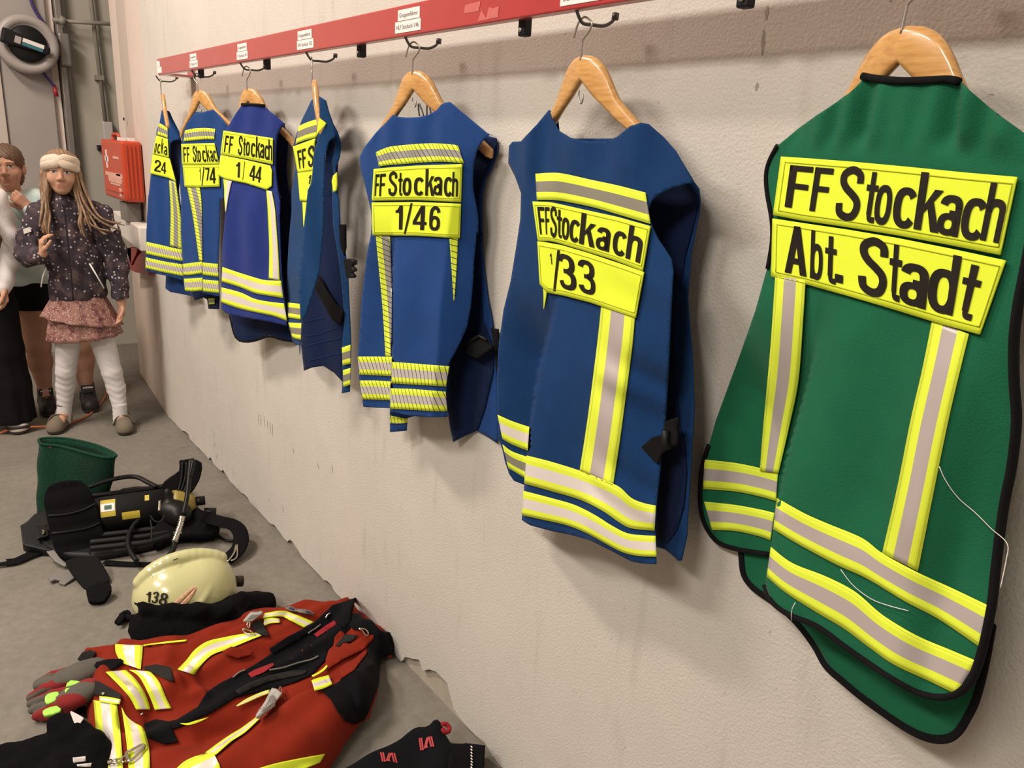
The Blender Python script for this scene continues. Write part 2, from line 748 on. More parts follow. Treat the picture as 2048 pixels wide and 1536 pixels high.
# ------------------------------------------------------------------ materials
def mat(name, col, rough=0.8, metal=0.0, noise=0.0, scale=40.0, bump=0.0, bscale=200.0, spec=0.5, sheen=0.0, dark=None, coat=0.0, trans=0.0):
    m = bpy.data.materials.new(name)
    m.use_nodes = True
    nt = m.node_tree
    b = nt.nodes['Principled BSDF']
    b.inputs['Base Color'].default_value = (*col, 1)
    b.inputs['Roughness'].default_value = rough
    b.inputs['Metallic'].default_value = metal
    b.inputs['Specular IOR Level'].default_value = spec
    if sheen:
        b.inputs['Sheen Weight'].default_value = sheen
        b.inputs['Sheen Roughness'].default_value = 0.5
    if coat:
        b.inputs['Coat Weight'].default_value = coat
    if trans:
        b.inputs['Transmission Weight'].default_value = trans
    tc = nt.nodes.new('ShaderNodeTexCoord')
    if noise:
        nz = nt.nodes.new('ShaderNodeTexNoise')
        nz.inputs['Scale'].default_value = scale
        nz.inputs['Detail'].default_value = 6
        nt.links.new(tc.outputs['Object'], nz.inputs['Vector'])
        mx = nt.nodes.new('ShaderNodeMix')
        mx.data_type = 'RGBA'
        d = dark if dark else tuple(max(0, c * (1 - noise)) for c in col)
        l = tuple(min(1, c * (1 + noise)) for c in col)
        mx.inputs['A'].default_value = (*d, 1)
        mx.inputs['B'].default_value = (*l, 1)
        nt.links.new(nz.outputs['Fac'], mx.inputs['Factor'])
        nt.links.new(mx.outputs['Result'], b.inputs['Base Color'])
    if bump:
        nb = nt.nodes.new('ShaderNodeTexNoise')
        nb.inputs['Scale'].default_value = bscale
        nb.inputs['Detail'].default_value = 5
        nt.links.new(tc.outputs['Object'], nb.inputs['Vector'])
        bp = nt.nodes.new('ShaderNodeBump')
        bp.inputs['Strength'].default_value = bump
        bp.inputs['Distance'].default_value = 0.004
        nt.links.new(nb.outputs['Fac'], bp.inputs['Height'])
        nt.links.new(bp.outputs['Normal'], b.inputs['Normal'])
    return m


def cloth(name, col, noise=0.12, bump=0.25, sheen=0.15, rough=0.85, bscale=500):
    return mat(name, col, rough, noise=noise, scale=25, bump=bump, bscale=bscale, spec=0.12, sheen=sheen * 0.35)


def tape_mat(name, yel, sil, a=0.3, b=0.7, hatch=False, rough=0.45):
    """yellow / silver / yellow across v"""
    m = bpy.data.materials.new(name)
    m.use_nodes = True
    nt = m.node_tree
    p = nt.nodes['Principled BSDF']
    uv = nt.nodes.new('ShaderNodeUVMap')
    sp = nt.nodes.new('ShaderNodeSeparateXYZ')
    nt.links.new(uv.outputs['UV'], sp.inputs[0])
    cr = nt.nodes.new('ShaderNodeValToRGB')
    cr.color_ramp.interpolation = 'CONSTANT'
    e = cr.color_ramp.elements
    e[0].position = 0
    e[0].color = (*yel, 1)
    e[1].position = a
    e[1].color = (*sil, 1)
    q = e.new(b)
    q.color = (*yel, 1)
    nt.links.new(sp.outputs['Y'], cr.inputs['Fac'])
    out = cr.outputs['Color']

    def mathn(op, x, y, clamp=False):
        n = nt.nodes.new('ShaderNodeMath')
        n.operation = op
        for i, v in enumerate((x, y)):
            if isinstance(v, (int, float)):
                n.inputs[i].default_value = v
            else:
                nt.links.new(v, n.inputs[i])
        return n.outputs[0]
    if hatch:
        t = mathn('ADD', mathn('MULTIPLY', sp.outputs['X'], 75.0), mathn('MULTIPLY', sp.outputs['Y'], -1.35 if hatch > 0 else 1.35))
        fr = mathn('FRACT', t, 0)
        ln = mathn('LESS_THAN', fr, 0.14)
        mx = nt.nodes.new('ShaderNodeMix')
        mx.data_type = 'RGBA'
        mx.inputs['B'].default_value = (0.03, 0.035, 0.02, 1)
        nt.links.new(ln, mx.inputs['Factor'])
        nt.links.new(out, mx.inputs['A'])
        out = mx.outputs['Result']
    # stitched seams close to the edges
    d = mathn('ABSOLUTE', mathn('SUBTRACT', mathn('ABSOLUTE', mathn('SUBTRACT', sp.outputs['Y'], 0.5), 0), 0.43), 0)
    st = mathn('MULTIPLY', mathn('LESS_THAN', d, 0.012), 0.45)
    mx = nt.nodes.new('ShaderNodeMix')
    mx.data_type = 'RGBA'
    mx.inputs['B'].default_value = (0.25, 0.3, 0.03, 1)
    nt.links.new(st, mx.inputs['Factor'])
    nt.links.new(out, mx.inputs['A'])
    nt.links.new(mx.outputs['Result'], p.inputs['Base Color'])
    # the silver band is beaded foil: smoother than the fabric
    r2 = nt.nodes.new('ShaderNodeValToRGB')
    r2.color_ramp.interpolation = 'CONSTANT'
    g = r2.color_ramp.elements
    g[0].color = (0.8,) * 3 + (1,)
    g[1].position = a
    g[1].color = (rough,) * 3 + (1,)
    h = g.new(b)
    h.color = (0.8,) * 3 + (1,)
    nt.links.new(sp.outputs['Y'], r2.inputs['Fac'])
    nt.links.new(r2.outputs['Color'], p.inputs['Roughness'])
    r3 = nt.nodes.new('ShaderNodeValToRGB')
    r3.color_ramp.interpolation = 'CONSTANT'
    g = r3.color_ramp.elements
    g[0].color = (0,) * 3 + (1,)
    g[1].position = a
    g[1].color = (0.2,) * 3 + (1,)
    h = g.new(b)
    h.color = (0,) * 3 + (1,)
    nt.links.new(sp.outputs['Y'], r3.inputs['Fac'])
    nt.links.new(r3.outputs['Color'], p.inputs['Metallic'])
    return m


YEL = (0.74, 0.89, 0.05)
M = dict(
    blue=cloth('blue_twill', (0.013, 0.055, 0.205)),
    blue33=cloth('dark_blue_twill', (0.006, 0.038, 0.132)),
    blue44=cloth('violet_blue_twill', (0.017, 0.036, 0.20)),
    blue32=cloth('teal_blue_twill', (0.008, 0.048, 0.15)),
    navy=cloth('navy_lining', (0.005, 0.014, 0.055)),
    green=cloth('green_twill', (0.010, 0.120, 0.058), bscale=420),
    black=cloth('black_binding', (0.010, 0.010, 0.011), sheen=0.05),
    blackp=mat('black_plastic', (0.010, 0.010, 0.011), 0.5, spec=0.3),
    yellow=cloth('hivis_yellow_fabric', YEL, noise=0.03, bump=0.08, sheen=0.0, rough=0.75),
    ink=mat('black_print', (0.012, 0.009, 0.006), 0.6, noise=0.6, scale=60, spec=0.25),
    tape=tape_mat('reflective_tape_grey', YEL, (0.50, 0.45, 0.445)),
    tapew=tape_mat('reflective_tape_silver', YEL, (0.82, 0.77, 0.75)),
    tapeg=tape_mat('reflective_tape_dull', YEL, (0.27, 0.26, 0.21)),
    tapeh=tape_mat('hatched_tape', YEL, (0.36, 0.36, 0.33), hatch=1),
    tapehw=tape_mat('hatched_tape_silver', YEL, (0.62, 0.58, 0.56), hatch=1),
    wood=None, steel=mat('steel_wire', (0.45, 0.43, 0.40), 0.35, 0.9),
    darksteel=mat('dark_wire', (0.10, 0.095, 0.09), 0.45, 0.7),
    red=mat('red_paint', (0.46, 0.022, 0.028), 0.3, noise=0.12, scale=9, coat=1.0),
    label=mat('white_label', (0.82, 0.78, 0.76), 0.5),
    white=mat('white_paint', (0.75, 0.71, 0.66), 0.6),
)


def wood_mat():
    m = mat('varnished_beech', (0.62, 0.33, 0.10), 0.28, coat=0.5)
    nt = m.node_tree
    p = nt.nodes['Principled BSDF']
    tc = nt.nodes.new('ShaderNodeTexCoord')
    mp = nt.nodes.new('ShaderNodeMapping')
    mp.inputs['Scale'].default_value = (60, 6, 60)
    nz = nt.nodes.new('ShaderNodeTexNoise')
    nz.inputs['Scale'].default_value = 3
    nz.inputs['Detail'].default_value = 8
    cr = nt.nodes.new('ShaderNodeValToRGB')
    cr.color_ramp.elements[0].color = (0.50, 0.25, 0.07, 1)
    cr.color_ramp.elements[0].position = 0.3
    cr.color_ramp.elements[1].color = (0.70, 0.40, 0.14, 1)
    cr.color_ramp.elements[1].position = 0.7
    nt.links.new(tc.outputs['Object'], mp.inputs['Vector'])
    nt.links.new(mp.outputs['Vector'], nz.inputs['Vector'])
    nt.links.new(nz.outputs['Fac'], cr.inputs['Fac'])
    nt.links.new(cr.outputs['Color'], p.inputs['Base Color'])
    return m


M['wood'] = wood_mat()


def plaster(name, col, bump=0.55, stains=True):
    m = bpy.data.materials.new(name)
    m.use_nodes = True
    nt = m.node_tree
    p = nt.nodes['Principled BSDF']
    p.inputs['Roughness'].default_value = 0.9
    p.inputs['Specular IOR Level'].default_value = 0.2
    g = nt.nodes.new('ShaderNodeNewGeometry')
    n1 = nt.nodes.new('ShaderNodeTexNoise')
    n1.inputs['Scale'].default_value = 2.2
    n1.inputs['Detail'].default_value = 7
    n1.inputs['Roughness'].default_value = 0.65
    nt.links.new(g.outputs['Position'], n1.inputs['Vector'])
    cr = nt.nodes.new('ShaderNodeValToRGB')
    cr.color_ramp.elements[0].position = 0.25
    cr.color_ramp.elements[0].color = (*[c * 0.90 for c in col], 1)
    cr.color_ramp.elements[1].position = 0.7
    cr.color_ramp.elements[1].color = (*[min(1, c * 1.03) for c in col], 1)
    nt.links.new(n1.outputs['Fac'], cr.inputs['Fac'])
    out = cr.outputs['Color']
    if stains:
        # dirt specks and pits in the render
        mp = nt.nodes.new('ShaderNodeMapping')
        mp.inputs['Scale'].default_value = (1, 1, 0.75)
        nt.links.new(g.outputs['Position'], mp.inputs['Vector'])
        n2 = nt.nodes.new('ShaderNodeTexNoise')
        n2.inputs['Scale'].default_value = 75
        n2.inputs['Detail'].default_value = 3
        nt.links.new(mp.outputs['Vector'], n2.inputs['Vector'])
        c2 = nt.nodes.new('ShaderNodeValToRGB')
        c2.color_ramp.elements[0].position = 0.71
        c2.color_ramp.elements[0].color = (0, 0, 0, 1)
        c2.color_ramp.elements[1].position = 0.80
        c2.color_ramp.elements[1].color = (.7, .7, .7, 1)
        nt.links.new(n2.outputs['Fac'], c2.inputs['Fac'])
        mx = nt.nodes.new('ShaderNodeMix')
        mx.data_type = 'RGBA'
        mx.inputs['B'].default_value = (col[0] * .45, col[1] * .42, col[2] * .38, 1)
        nt.links.new(c2.outputs['Color'], mx.inputs['Factor'])
        nt.links.new(out, mx.inputs['A'])
        out = mx.outputs['Result']
        # scuffs that run down the lower wall
        m3 = nt.nodes.new('ShaderNodeMapping')
        m3.inputs['Scale'].default_value = (1, 9, 1.6)
        nt.links.new(g.outputs['Position'], m3.inputs['Vector'])
        n3 = nt.nodes.new('ShaderNodeTexNoise')
        n3.inputs['Scale'].default_value = 2.3
        n3.inputs['Detail'].default_value = 4
        nt.links.new(m3.outputs['Vector'], n3.inputs['Vector'])
        c3 = nt.nodes.new('ShaderNodeValToRGB')
        c3.color_ramp.elements[0].position = 0.60
        c3.color_ramp.elements[0].color = (0, 0, 0, 1)
        c3.color_ramp.elements[1].position = 0.85
        c3.color_ramp.elements[1].color = (0.35, 0.35, 0.35, 1)
        nt.links.new(n3.outputs['Fac'], c3.inputs['Fac'])
        mx = nt.nodes.new('ShaderNodeMix')
        mx.data_type = 'RGBA'
        mx.inputs['B'].default_value = (col[0] * .55, col[1] * .52, col[2] * .48, 1)
        nt.links.new(c3.outputs['Color'], mx.inputs['Factor'])
        nt.links.new(out, mx.inputs['A'])
        out = mx.outputs['Result']
    nt.links.new(out, p.inputs['Base Color'])
    nb = nt.nodes.new('ShaderNodeTexNoise')
    nb.inputs['Scale'].default_value = 190
    nb.inputs['Detail'].default_value = 4
    nt.links.new(g.outputs['Position'], nb.inputs['Vector'])
    bp = nt.nodes.new('ShaderNodeBump')
    bp.inputs['Strength'].default_value = bump
    bp.inputs['Distance'].default_value = 0.003
    nt.links.new(nb.outputs['Fac'], bp.inputs['Height'])
    nt.links.new(bp.outputs['Normal'], p.inputs['Normal'])
    return m


def concrete(name, col):
    m = bpy.data.materials.new(name)
    m.use_nodes = True
    nt = m.node_tree
    p = nt.nodes['Principled BSDF']
    p.inputs['Roughness'].default_value = 0.7
    p.inputs['Specular IOR Level'].default_value = 0.3
    g = nt.nodes.new('ShaderNodeNewGeometry')

    def noise(sc, det, ro=0.6):
        n = nt.nodes.new('ShaderNodeTexNoise')
        n.inputs['Scale'].default_value = sc
        n.inputs['Detail'].default_value = det
        n.inputs['Roughness'].default_value = ro
        nt.links.new(g.outputs['Position'], n.inputs['Vector'])
        return n

    def ramp(src, p0, c0, p1, c1):
        r = nt.nodes.new('ShaderNodeValToRGB')
        r.color_ramp.elements[0].position = p0
        r.color_ramp.elements[0].color = (*c0, 1)
        r.color_ramp.elements[1].position = p1
        r.color_ramp.elements[1].color = (*c1, 1)
        nt.links.new(src, r.inputs['Fac'])
        return r.outputs['Color']
    base = ramp(noise(3.1, 9, 0.68).outputs['Fac'], 0.28, [c * 0.82 for c in col], 0.72, [c * 1.12 for c in col])
    fine = ramp(noise(34, 5, 0.7).outputs['Fac'], 0.3, (0.82,) * 3, 0.75, (1.1,) * 3)
    mx = nt.nodes.new('ShaderNodeMix')
    mx.data_type = 'RGBA'
    mx.blend_type = 'MULTIPLY'
    mx.inputs['Factor'].default_value = 1
    nt.links.new(base, mx.inputs['A'])
    nt.links.new(fine, mx.inputs['B'])
    worn = ramp(noise(1.7, 6, 0.75).outputs['Fac'], 0.58, (0, 0, 0), 0.72, (0.6,) * 3)
    m2 = nt.nodes.new('ShaderNodeMix')
    m2.data_type = 'RGBA'
    m2.inputs['B'].default_value = (*[c * 1.3 for c in col], 1)
    nt.links.new(worn, m2.inputs['Factor'])
    nt.links.new(mx.outputs['Result'], m2.inputs['A'])
    nt.links.new(m2.outputs['Result'], p.inputs['Base Color'])
    bp = nt.nodes.new('ShaderNodeBump')
    bp.inputs['Strength'].default_value = 0.25
    bp.inputs['Distance'].default_value = 0.002
    nt.links.new(noise(120, 5).outputs['Fac'], bp.inputs['Height'])
    nt.links.new(bp.outputs['Normal'], p.inputs['Normal'])
    return m


M['red'].node_tree.nodes['Principled BSDF'].inputs['Coat IOR'].default_value = 1.9
M['red'].node_tree.nodes['Principled BSDF'].inputs['Coat Roughness'].default_value = 0.22
M['plaster'] = plaster('roughcast_plaster', (0.595, 0.57, 0.52))
M['plaster2'] = plaster('warm_lit_plaster', (0.66, 0.57, 0.505), 0.3)  # pinker and lighter than the main wall: warmer light put into the colour
M['concrete'] = concrete('worn_concrete', (0.205, 0.190, 0.162))

# ------------------------------------------------------------------ the room
def struct(o, label):
    o['kind'] = 'structure'
    o['label'] = label
    return o


def quad(name, pts, m, label):
    o = link(name, mesh(pts, [tuple(range(len(pts)))]), m, smooth=False)
    return struct(o, label)


def slab(name, lst, m, label, bev=0.0):
    o = link(name, boxes(lst), m, smooth=False)
    if bev:
        bevel(o, bev)
    return struct(o, label)


# floor
slab('floor', [((-1.2, 2.2, -0.05), (7.0, 10.4, 0.1))], M['concrete'], 'worn grey concrete floor')

# right wall; its foot is chipped where the render has flaked off
rng = random.Random(3)
yy = [-2.6]
while yy[-1] < 4.20:
    yy.append(yy[-1] + rng.uniform(0.02, 0.05))
yy.append(4.245)
chips = [(1.42, 1.70, 0.085), (1.25, 1.43, 0.03), (1.68, 1.72, 0.06), (2.48, 2.60, 0.03), (2.66, 2.74, 0.018), (3.02, 3.12, 0.022), (3.30, 3.38, 0.03), (3.5, 3.55, 0.03), (3.86, 4.0, 0.022), (2.20, 2.26, 0.015)]


def chip(y):
    h = 0.003 + 0.004 * rng.random()
    for a, b, c in chips:
        if a < y < b:
            h = max(h, c * (0.55 + 0.6 * rng.random()) * min(1, 8 * min(y - a, b - y) / (b - a)))
    return h


T = 0.012
V, Fc = [], []
for y in yy:
    h = chip(y)
    V += [(WALL, y, h), (WALL, y, 4.3), (WALL + T, y, h)]
for i in range(len(yy) - 1):
    a, b = 3 * i, 3 * i + 3
    Fc += [(a, a + 1, b + 1, b), (a, b, b + 2, a + 2)]
n = len(V)
o = link('wall_right', mesh(V, Fc), M['plaster'], smooth=False)
struct(o, 'cream roughcast wall behind the hanging vests')
slab('trim_0', [((WALL + T + 0.1, 0.8, 2.1), (0.2, 6.9, 4.4))], mat('bare_render', (0.40, 0.36, 0.295), 0.9, noise=0.25, scale=14, bump=0.3, bscale=90), 'bare base coat showing where the wall foot has flaked')

# scuffs and dirt marks left on the render
M['scuff'] = mat('grey_scuff', (0.33, 0.30, 0.25), 0.9, noise=0.3, scale=60)
for q in [[(516, 826), (517, 850)], [(521, 829), (522, 852)], [(528, 832), (529, 852)], [(535, 840), (535, 856)], [(540, 844), (541, 868)], [(545, 848), (545, 872)], [(423, 856), (424, 862)], [(427, 860), (428, 874)], [(430, 886), (429, 894)], [(433, 908), (434, 918)], [(437, 922), (438, 926)], [(565, 1012), (567, 1026)], [(538, 998), (539, 1003)], [(452, 932), (456, 942)], [(465, 940), (468, 950)], [(635, 925), (637, 938)], [(664, 930), (665, 946)], [(586, 895), (588, 908)], [(1535, 12), (1532, 40)], [(1528, 60), (1524, 110)], [(1515, 165), (1512, 182)], [(1982, 188), (1984, 190)], [(902, 230), (903, 233)], [(1512, 790), (1510, 800)]]:
    P = at_x(q, WALL - 0.0004)
    w = 0.0022
    V = []
    for k in range(5):
        t = k / 4
        c = P[0] * (1 - t) + P[1] * t
        ww = w * (0.4 + 0.9 * sin(pi * (t * .8 + .1))) * (0.8 + .4 * ((k * 7) % 3) / 2)
        V += [c + np.array([0, ww, 0]), c - np.array([0, ww, 0])]
    so = link('scuff_mark', mesh(V, [(2 * k, 2 * k + 1, 2 * k + 3, 2 * k + 2) for k in range(4)]), M['scuff'], bpy.data.objects['wall_right'], smooth=False)
# the far end of the wall turns a little away
A = np.array([WALL, 4.245])
Bp = np.array([1.085, 5.21])
dv = (Bp - A) / np.linalg.norm(Bp - A)
U = A + dv * 0.43
nv = np.array([dv[1], -dv[0]])


def wallslab(a, b, z0, z1, t=0.25):
    c, d = a + nv * t, b + nv * t
    v = [(*a, z0), (*b, z0), (*b, z1), (*a, z1), (*c, z0), (*d, z0), (*d, z1), (*c, z1)]
    f = [(0, 3, 2, 1), (4, 5, 6, 7), (0, 4, 7, 3), (1, 2, 6, 5), (3, 7, 6, 2), (0, 1, 5, 4)]
    return v, f


v, f = wallslab(A, Bp, 0, 0.97)
v2, f2 = wallslab(A, U, 0.97, 4.3)
o = link('wall_end', mesh(v + v2, f + [tuple(i + 8 for i in q) for q in f2]), M['plaster2'], smooth=False)
struct(o, 'wall end, coloured pink for its warmer light, turning away past the last vest')
M['cream'] = mat('cream_metal', (0.56, 0.49, 0.43), 0.5, noise=0.05, scale=3)
M['cream2'] = mat('pale_cream_metal', (0.72, 0.63, 0.56), 0.5)
v, f = wallslab(U + dv * 0.008, U + dv * 0.30, 0.97, 4.3, 0.2)
o = link('trim_1', mesh(v, f), M['cream'], smooth=False)
struct(o, 'beige door frame post at the end of the wall')
v, f = wallslab(U + dv * 0.303 + nv * 0.012, Bp + dv * 0.02, 0.97, 4.3, 0.2)
o = link('trim_2', mesh(v, f), M['cream2'], smooth=False)
struct(o, 'pale strip of door frame beside the beige post')
p = at_x([(250, 238)], 1.046)[0]
o = link('screw_hole', lathe([(0.009, 0), (0.009, 0.004), (0.005, 0.0045)], (p[0] - 0.004, p[1], p[2]), (-1, 0, 0), 12), M['blackp'])
tag(o, 'small black screw cap on the beige door frame post', 'screw')
# sill beam with the box on it
v, f = wallslab(A + dv * 0.02 - nv * 0.075, Bp - nv * 0.075, 0.905, 1.025, 0.09)
o = link('trim_3', mesh(v, f), M['white'], smooth=False)
bevel(o, 0.006)
struct(o, 'cream sill beam along the wall end')

# back wall at y = 6 and the left part of the hall
BY = 6.02
M['backw'] = mat('grey_green_panel', (0.43, 0.41, 0.345), 0.7, noise=0.06, scale=4)
M['greypanel'] = mat('grey_door_leaf', (0.36, 0.335, 0.315), 0.6, noise=0.06, scale=5)
slab('wall_back', [((0.6, BY + 0.1, 2.1), (7.2, 0.2, 4.4))], M['backw'], 'grey green back wall of the hall')
slab('wall_left', [((-4.4, 2.2, 2.1), (0.2, 10.4, 4.4))], M['plaster2'], 'left wall of the hall, out of frame')
slab('wall_front', [((-1.2, -2.8, 2.1), (7.0, 0.2, 4.4))], M['plaster2'], 'wall behind the photographer')
slab('ceiling', [((-1.2, 2.2, 4.4), (7.0, 10.4, 0.1))], M['white'], 'pale ceiling of the hall')


def px_board(name, poly, y, t, m, label, st=True):
    P = at_y(poly, y)
    n = len(P)
    V = [tuple(q) for q in P] + [(q[0], q[1] + t, q[2]) for q in P]
    Fc = [tuple(range(n))[::-1], tuple(range(n, 2 * n))] + [(i, (i + 1) % n, n + (i + 1) % n, n + i) for i in range(n)]
    o = link(name, mesh(V, Fc), m, smooth=False)
    return struct(o, label) if st else o


# world boxes on the back wall: x0, x1, z0, z1 read off the photograph at y = 6
def wbox(x0, x1, z0, z1, y0, y1):
    return (((x0 + x1) / 2, (y0 + y1) / 2, (z0 + z1) / 2), (x1 - x0, y1 - y0, z1 - z0))


slab('door_1', [wbox(0.595, 0.870, 0.0, 3.6, BY - 0.07, BY)], M['greypanel'], 'grey door leaf carrying the hose reel', 0.004)
slab('trim_4', [wbox(-0.2, 0.592, 0.0, 3.6, BY - 0.09, BY)], mat('beige_board', (0.52, 0.47, 0.42), 0.7), 'beige board left of the grey door leaf', 0.004)
slab('trim_5', [wbox(0.874, 0.916, 0.0, 3.6, BY - 0.03, BY)], mat('pale_strip', (0.80, 0.70, 0.64), 0.5), 'pale door post strip beside the grey door leaf', 0.003)
M['galv'] = mat('galvanised_steel', (0.26, 0.245, 0.225), 0.45, 0.6, noise=0.15, scale=20)
slab('trim_6', [wbox(0.922, 0.958, 0.0, 3.6, BY - 0.09, BY), wbox(0.962, 0.985, 0.0, 3.6, BY - 0.05, BY)], M['galv'], 'galvanised door guide rail', 0.004)
o = link('bracket_plate', boxes([wbox(0.918, 0.985, 1.86, 2.055, BY - 0.125, BY - 0.088)]), M['galv'], smooth=False)
bevel(o, 0.012)
tag(o, 'grey metal bracket plate on the door rail beside the hose reel', 'bracket')
# pipes
a = at_y([(178, -30)], BY - 0.05)[0]
b = at_y([(211, 243)], BY - 0.05)[0]
M['pipe'] = mat('grey_conduit', (0.27, 0.25, 0.215), 0.5, noise=0.1)
xm = (a[0] + b[0]) / 2
root = thing('conduit', 'vertical grey conduit running down to the switch box', 'pipe', (b[0], b[1], b[2]))
link('pipe', tube([a + np.array([0, 0, 1.2]), a, (b[0], b[1], b[2])], 0.013, seg=12), M['pipe'], root)
link('clip', boxes([wbox(xm - 0.024, xm + 0.024, 1.80, 1.83, BY - 0.07, BY)]), M['pipe'], root, smooth=False)
a = at_y([(124, 42)], BY - 0.10)[0]
b = at_y([(214, 45)], BY - 0.10)[0]
root = thing('cross_pipe', 'horizontal grey pipe with a valve end near the door rail', 'pipe', tuple(a))
link('pipe', tube([a, b + np.array([0.1, 0, 0.0])], 0.012, seg=12), M['pipe'], root)
o = link('valve', tubes([dict(path=[a - np.array([0.0, 0.03, 0]), a + np.array([0, 0.1, 0])], r=0.022, seg=12), dict(path=[a - np.array([0.05, 0, 0]), a + np.array([0.02, 0, 0])], r=0.014, seg=12), dict(path=[a + np.array([0.0, 0, 0.03]), a - np.array([0, 0, 0.04])], r=0.009, seg=10)]), M['pipe'], root)
P = at_y([(205, 243), (232, 290)], BY - 0.06)
root = thing('switch_box', 'pale grey switch box below the vertical conduit', 'switch box', (P[0][0] + .04, BY - 0.03, P[1][2]))
o = link('housing', boxes([wbox(P[0][0], P[1][0] - 0.01, P[1][2] - 0.06, P[0][2], BY - 0.06, BY)]), mat('pale_grey_plastic', (0.50, 0.48, 0.46), 0.5), root, smooth=False)
bevel(o, 0.006)
P = at_y([(203, 296)], BY - 0.06)[0]
o = link('door_catch', boxes([((P[0], BY - 0.028, P[2]), (0.035, 0.06, 0.035))]), M['blackp'], smooth=False)
bevel(o, 0.004)
tag(o, 'small black door catch on the back wall beside the orange case', 'catch')

# hose reel on the door leaf
RY = BY - 0.0695
c = at_y([(57, 88)], RY - 0.13)[0]
root = thing('hose_reel', 'grey wall reel with black hub and crank on the far door', 'reel', (c[0], RY, c[2]))
R = 0.168
M['drum'] = mat('grey_drum_plastic', (0.38, 0.35, 0.33), 0.4)
o = link('drum', lathe([(R * .9, 0), (R, 0.012), (R, 0.075), (R * .97, 0.092), (R * .86, 0.10), (R * .72, 0.096), (R * .70, 0.088), (0.0, 0.088)], (c[0], RY - 0.03, c[2]), (0, -1, 0), 48), M['drum'], root)
link('mounting_plate', boxes([((c[0], RY - 0.015, c[2]), (0.2, 0.03, 0.27))]), M['galv'], root, smooth=False)
hub = link('hub', lathe([(0.105, 0), (0.104, 0.018), (0.095, 0.03), (0.0, 0.034)], (c[0] - 0.004, RY - 0.118, c[2]), (0, -1, 0), 40), M['blackp'], root)
q0 = at_y([(2, 68)], RY - 0.17)[0]
q1 = at_y([(98, 103)], RY - 0.17)[0]
ax = q1 - q0
L = np.linalg.norm(ax)
ax /= L
pv = np.array([-ax[2], 0, ax[0]])


def bar(s0, s1, w0, w1, y0, y1, sh=0.0):
    V = []
    for y in (y0, y1):
        for s, w in ((s0, w0), (s1, w1)):
            for sg in (-1, 1):
                p = q0 + ax * (s * L) + pv * (sg * w + sh)
                V.append((p[0], y, p[2]))
    return V, [(0, 1, 3, 2), (4, 6, 7, 5), (0, 4, 5, 1), (2, 3, 7, 6), (0, 2, 6, 4), (1, 5, 7, 3)]


o = link('crank', mesh(*bar(0.0, 1.02, 0.045, 0.022, RY - 0.185, RY - 0.15)), M['blackp'], root, smooth=False)
bevel(o, 0.012, 3)
link('crank_sticker', mesh(*bar(0.43, 0.88, 0.011, 0.011, RY - 0.1875, RY - 0.184, 0.011)), M['label'], root, smooth=False)['label'] = 'white half of the crank sticker'
link('crank_sticker', mesh(*bar(0.43, 0.87, 0.010, 0.010, RY - 0.1875, RY - 0.184, -0.0105)), mat('teal_print', (0.03, 0.16, 0.20), 0.5), root, smooth=False)['label'] = 'teal half of the crank sticker'
link('crank_grip', mesh(*bar(0.27, 0.40, 0.020, 0.020, RY - 0.1885, RY - 0.183)), M['drum'], root, smooth=False)
M['violet'] = mat('violet_hose', (0.05, 0.03, 0.16), 0.5)
hp = [at_y([q], RY - 0.03)[0] for q in [(58, -40), (62, 0), (72, 24), (88, 47)]]
hb = [at_y([q], RY - 0.04)[0] for q in [(82, 140), (96, 158), (110, 174)]]
link('hose', tubes([dict(path=smooth_path(hp, 5), r=0.0095, seg=10), dict(path=smooth_path(hb, 5), r=0.0085, seg=10)]), M['violet'], root)
pc = at_y([(109, 174)], RY - 0.04)[0]
pd = at_y([(113, 193)], RY - 0.04)[0]
link('coupling', tube([pc, pd], 0.013, seg=10), mat('red_coupling', (0.35, 0.02, 0.03), 0.4), root)

# orange first-aid case on the sill beam
p0 = at_y([(252, 409)], 4.45)[0]
p1 = at_y([(252, 278)], 4.45)[0]
x0, z0, z1 = p0[0], p0[2], p1[2]
yb = at_x([(211, 395)], x0)[0][1]
x1 = 1.024
M['orange'] = mat('orange_plastic', (0.52, 0.062, 0.022), 0.35, noise=0.05, scale=12)
root = thing('first_aid_case', 'orange plastic first-aid case with white cross on the sill', 'first-aid case', ((x0 + x1) / 2, (4.45 + yb) / 2, z0))
cx, cy, cz = (x0 + x1) / 2, (4.45 + yb) / 2, (z0 + z1) / 2
dx, dy, dz = x1 - x0, yb - 4.45, z1 - z0
o = link('shell', boxes([((cx, cy, cz), (dx, dy, dz - 0.02))]), M['orange'], root, smooth=False)
bevel(o, 0.014, 3)
lst = []
for k in range(4):
    lst.append(((cx - dx * .3 + k * dx * .2, 4.45 - 0.003, cz), (0.008, 0.006, dz * .82)))
lst.append(((x0 - .003, cy, cz - dz * .33), (0.006, dy * .8, 0.008)))
o = link('rib', boxes(lst), M['orange'], root, smooth=False)
o = link('lid_catch', boxes([((cx - dx * .25, cy - dy * .3, z1 - 0.002), (0.03, 0.05, 0.016)), ((cx + dx * .2, cy - dy * .3, z1 - 0.002), (0.03, 0.05, 0.016))]), M['label'], root, smooth=False)
o = link('handle', tube(smooth_path([(x0 + .03, cy - .07, z1 - .012), (x0 + .03, cy - .06, z1 + .018), (x0 + .03, cy + .06, z1 + .018), (x0 + .03, cy + .07, z1 - .012)], 5), 0.008), M['orange'], root)
xs = x0 - 0.0015
ly = lambda t: 4.45 + dy * t
lz = lambda t: z0 + dz * t
mk = [((xs, ly(.74), lz(.66)), (0.003, 0.022, 0.095)), ((xs, ly(.74), lz(.66)), (0.003, 0.075, 0.026))]
link('white_cross', boxes(mk), M['label'], root, smooth=False)
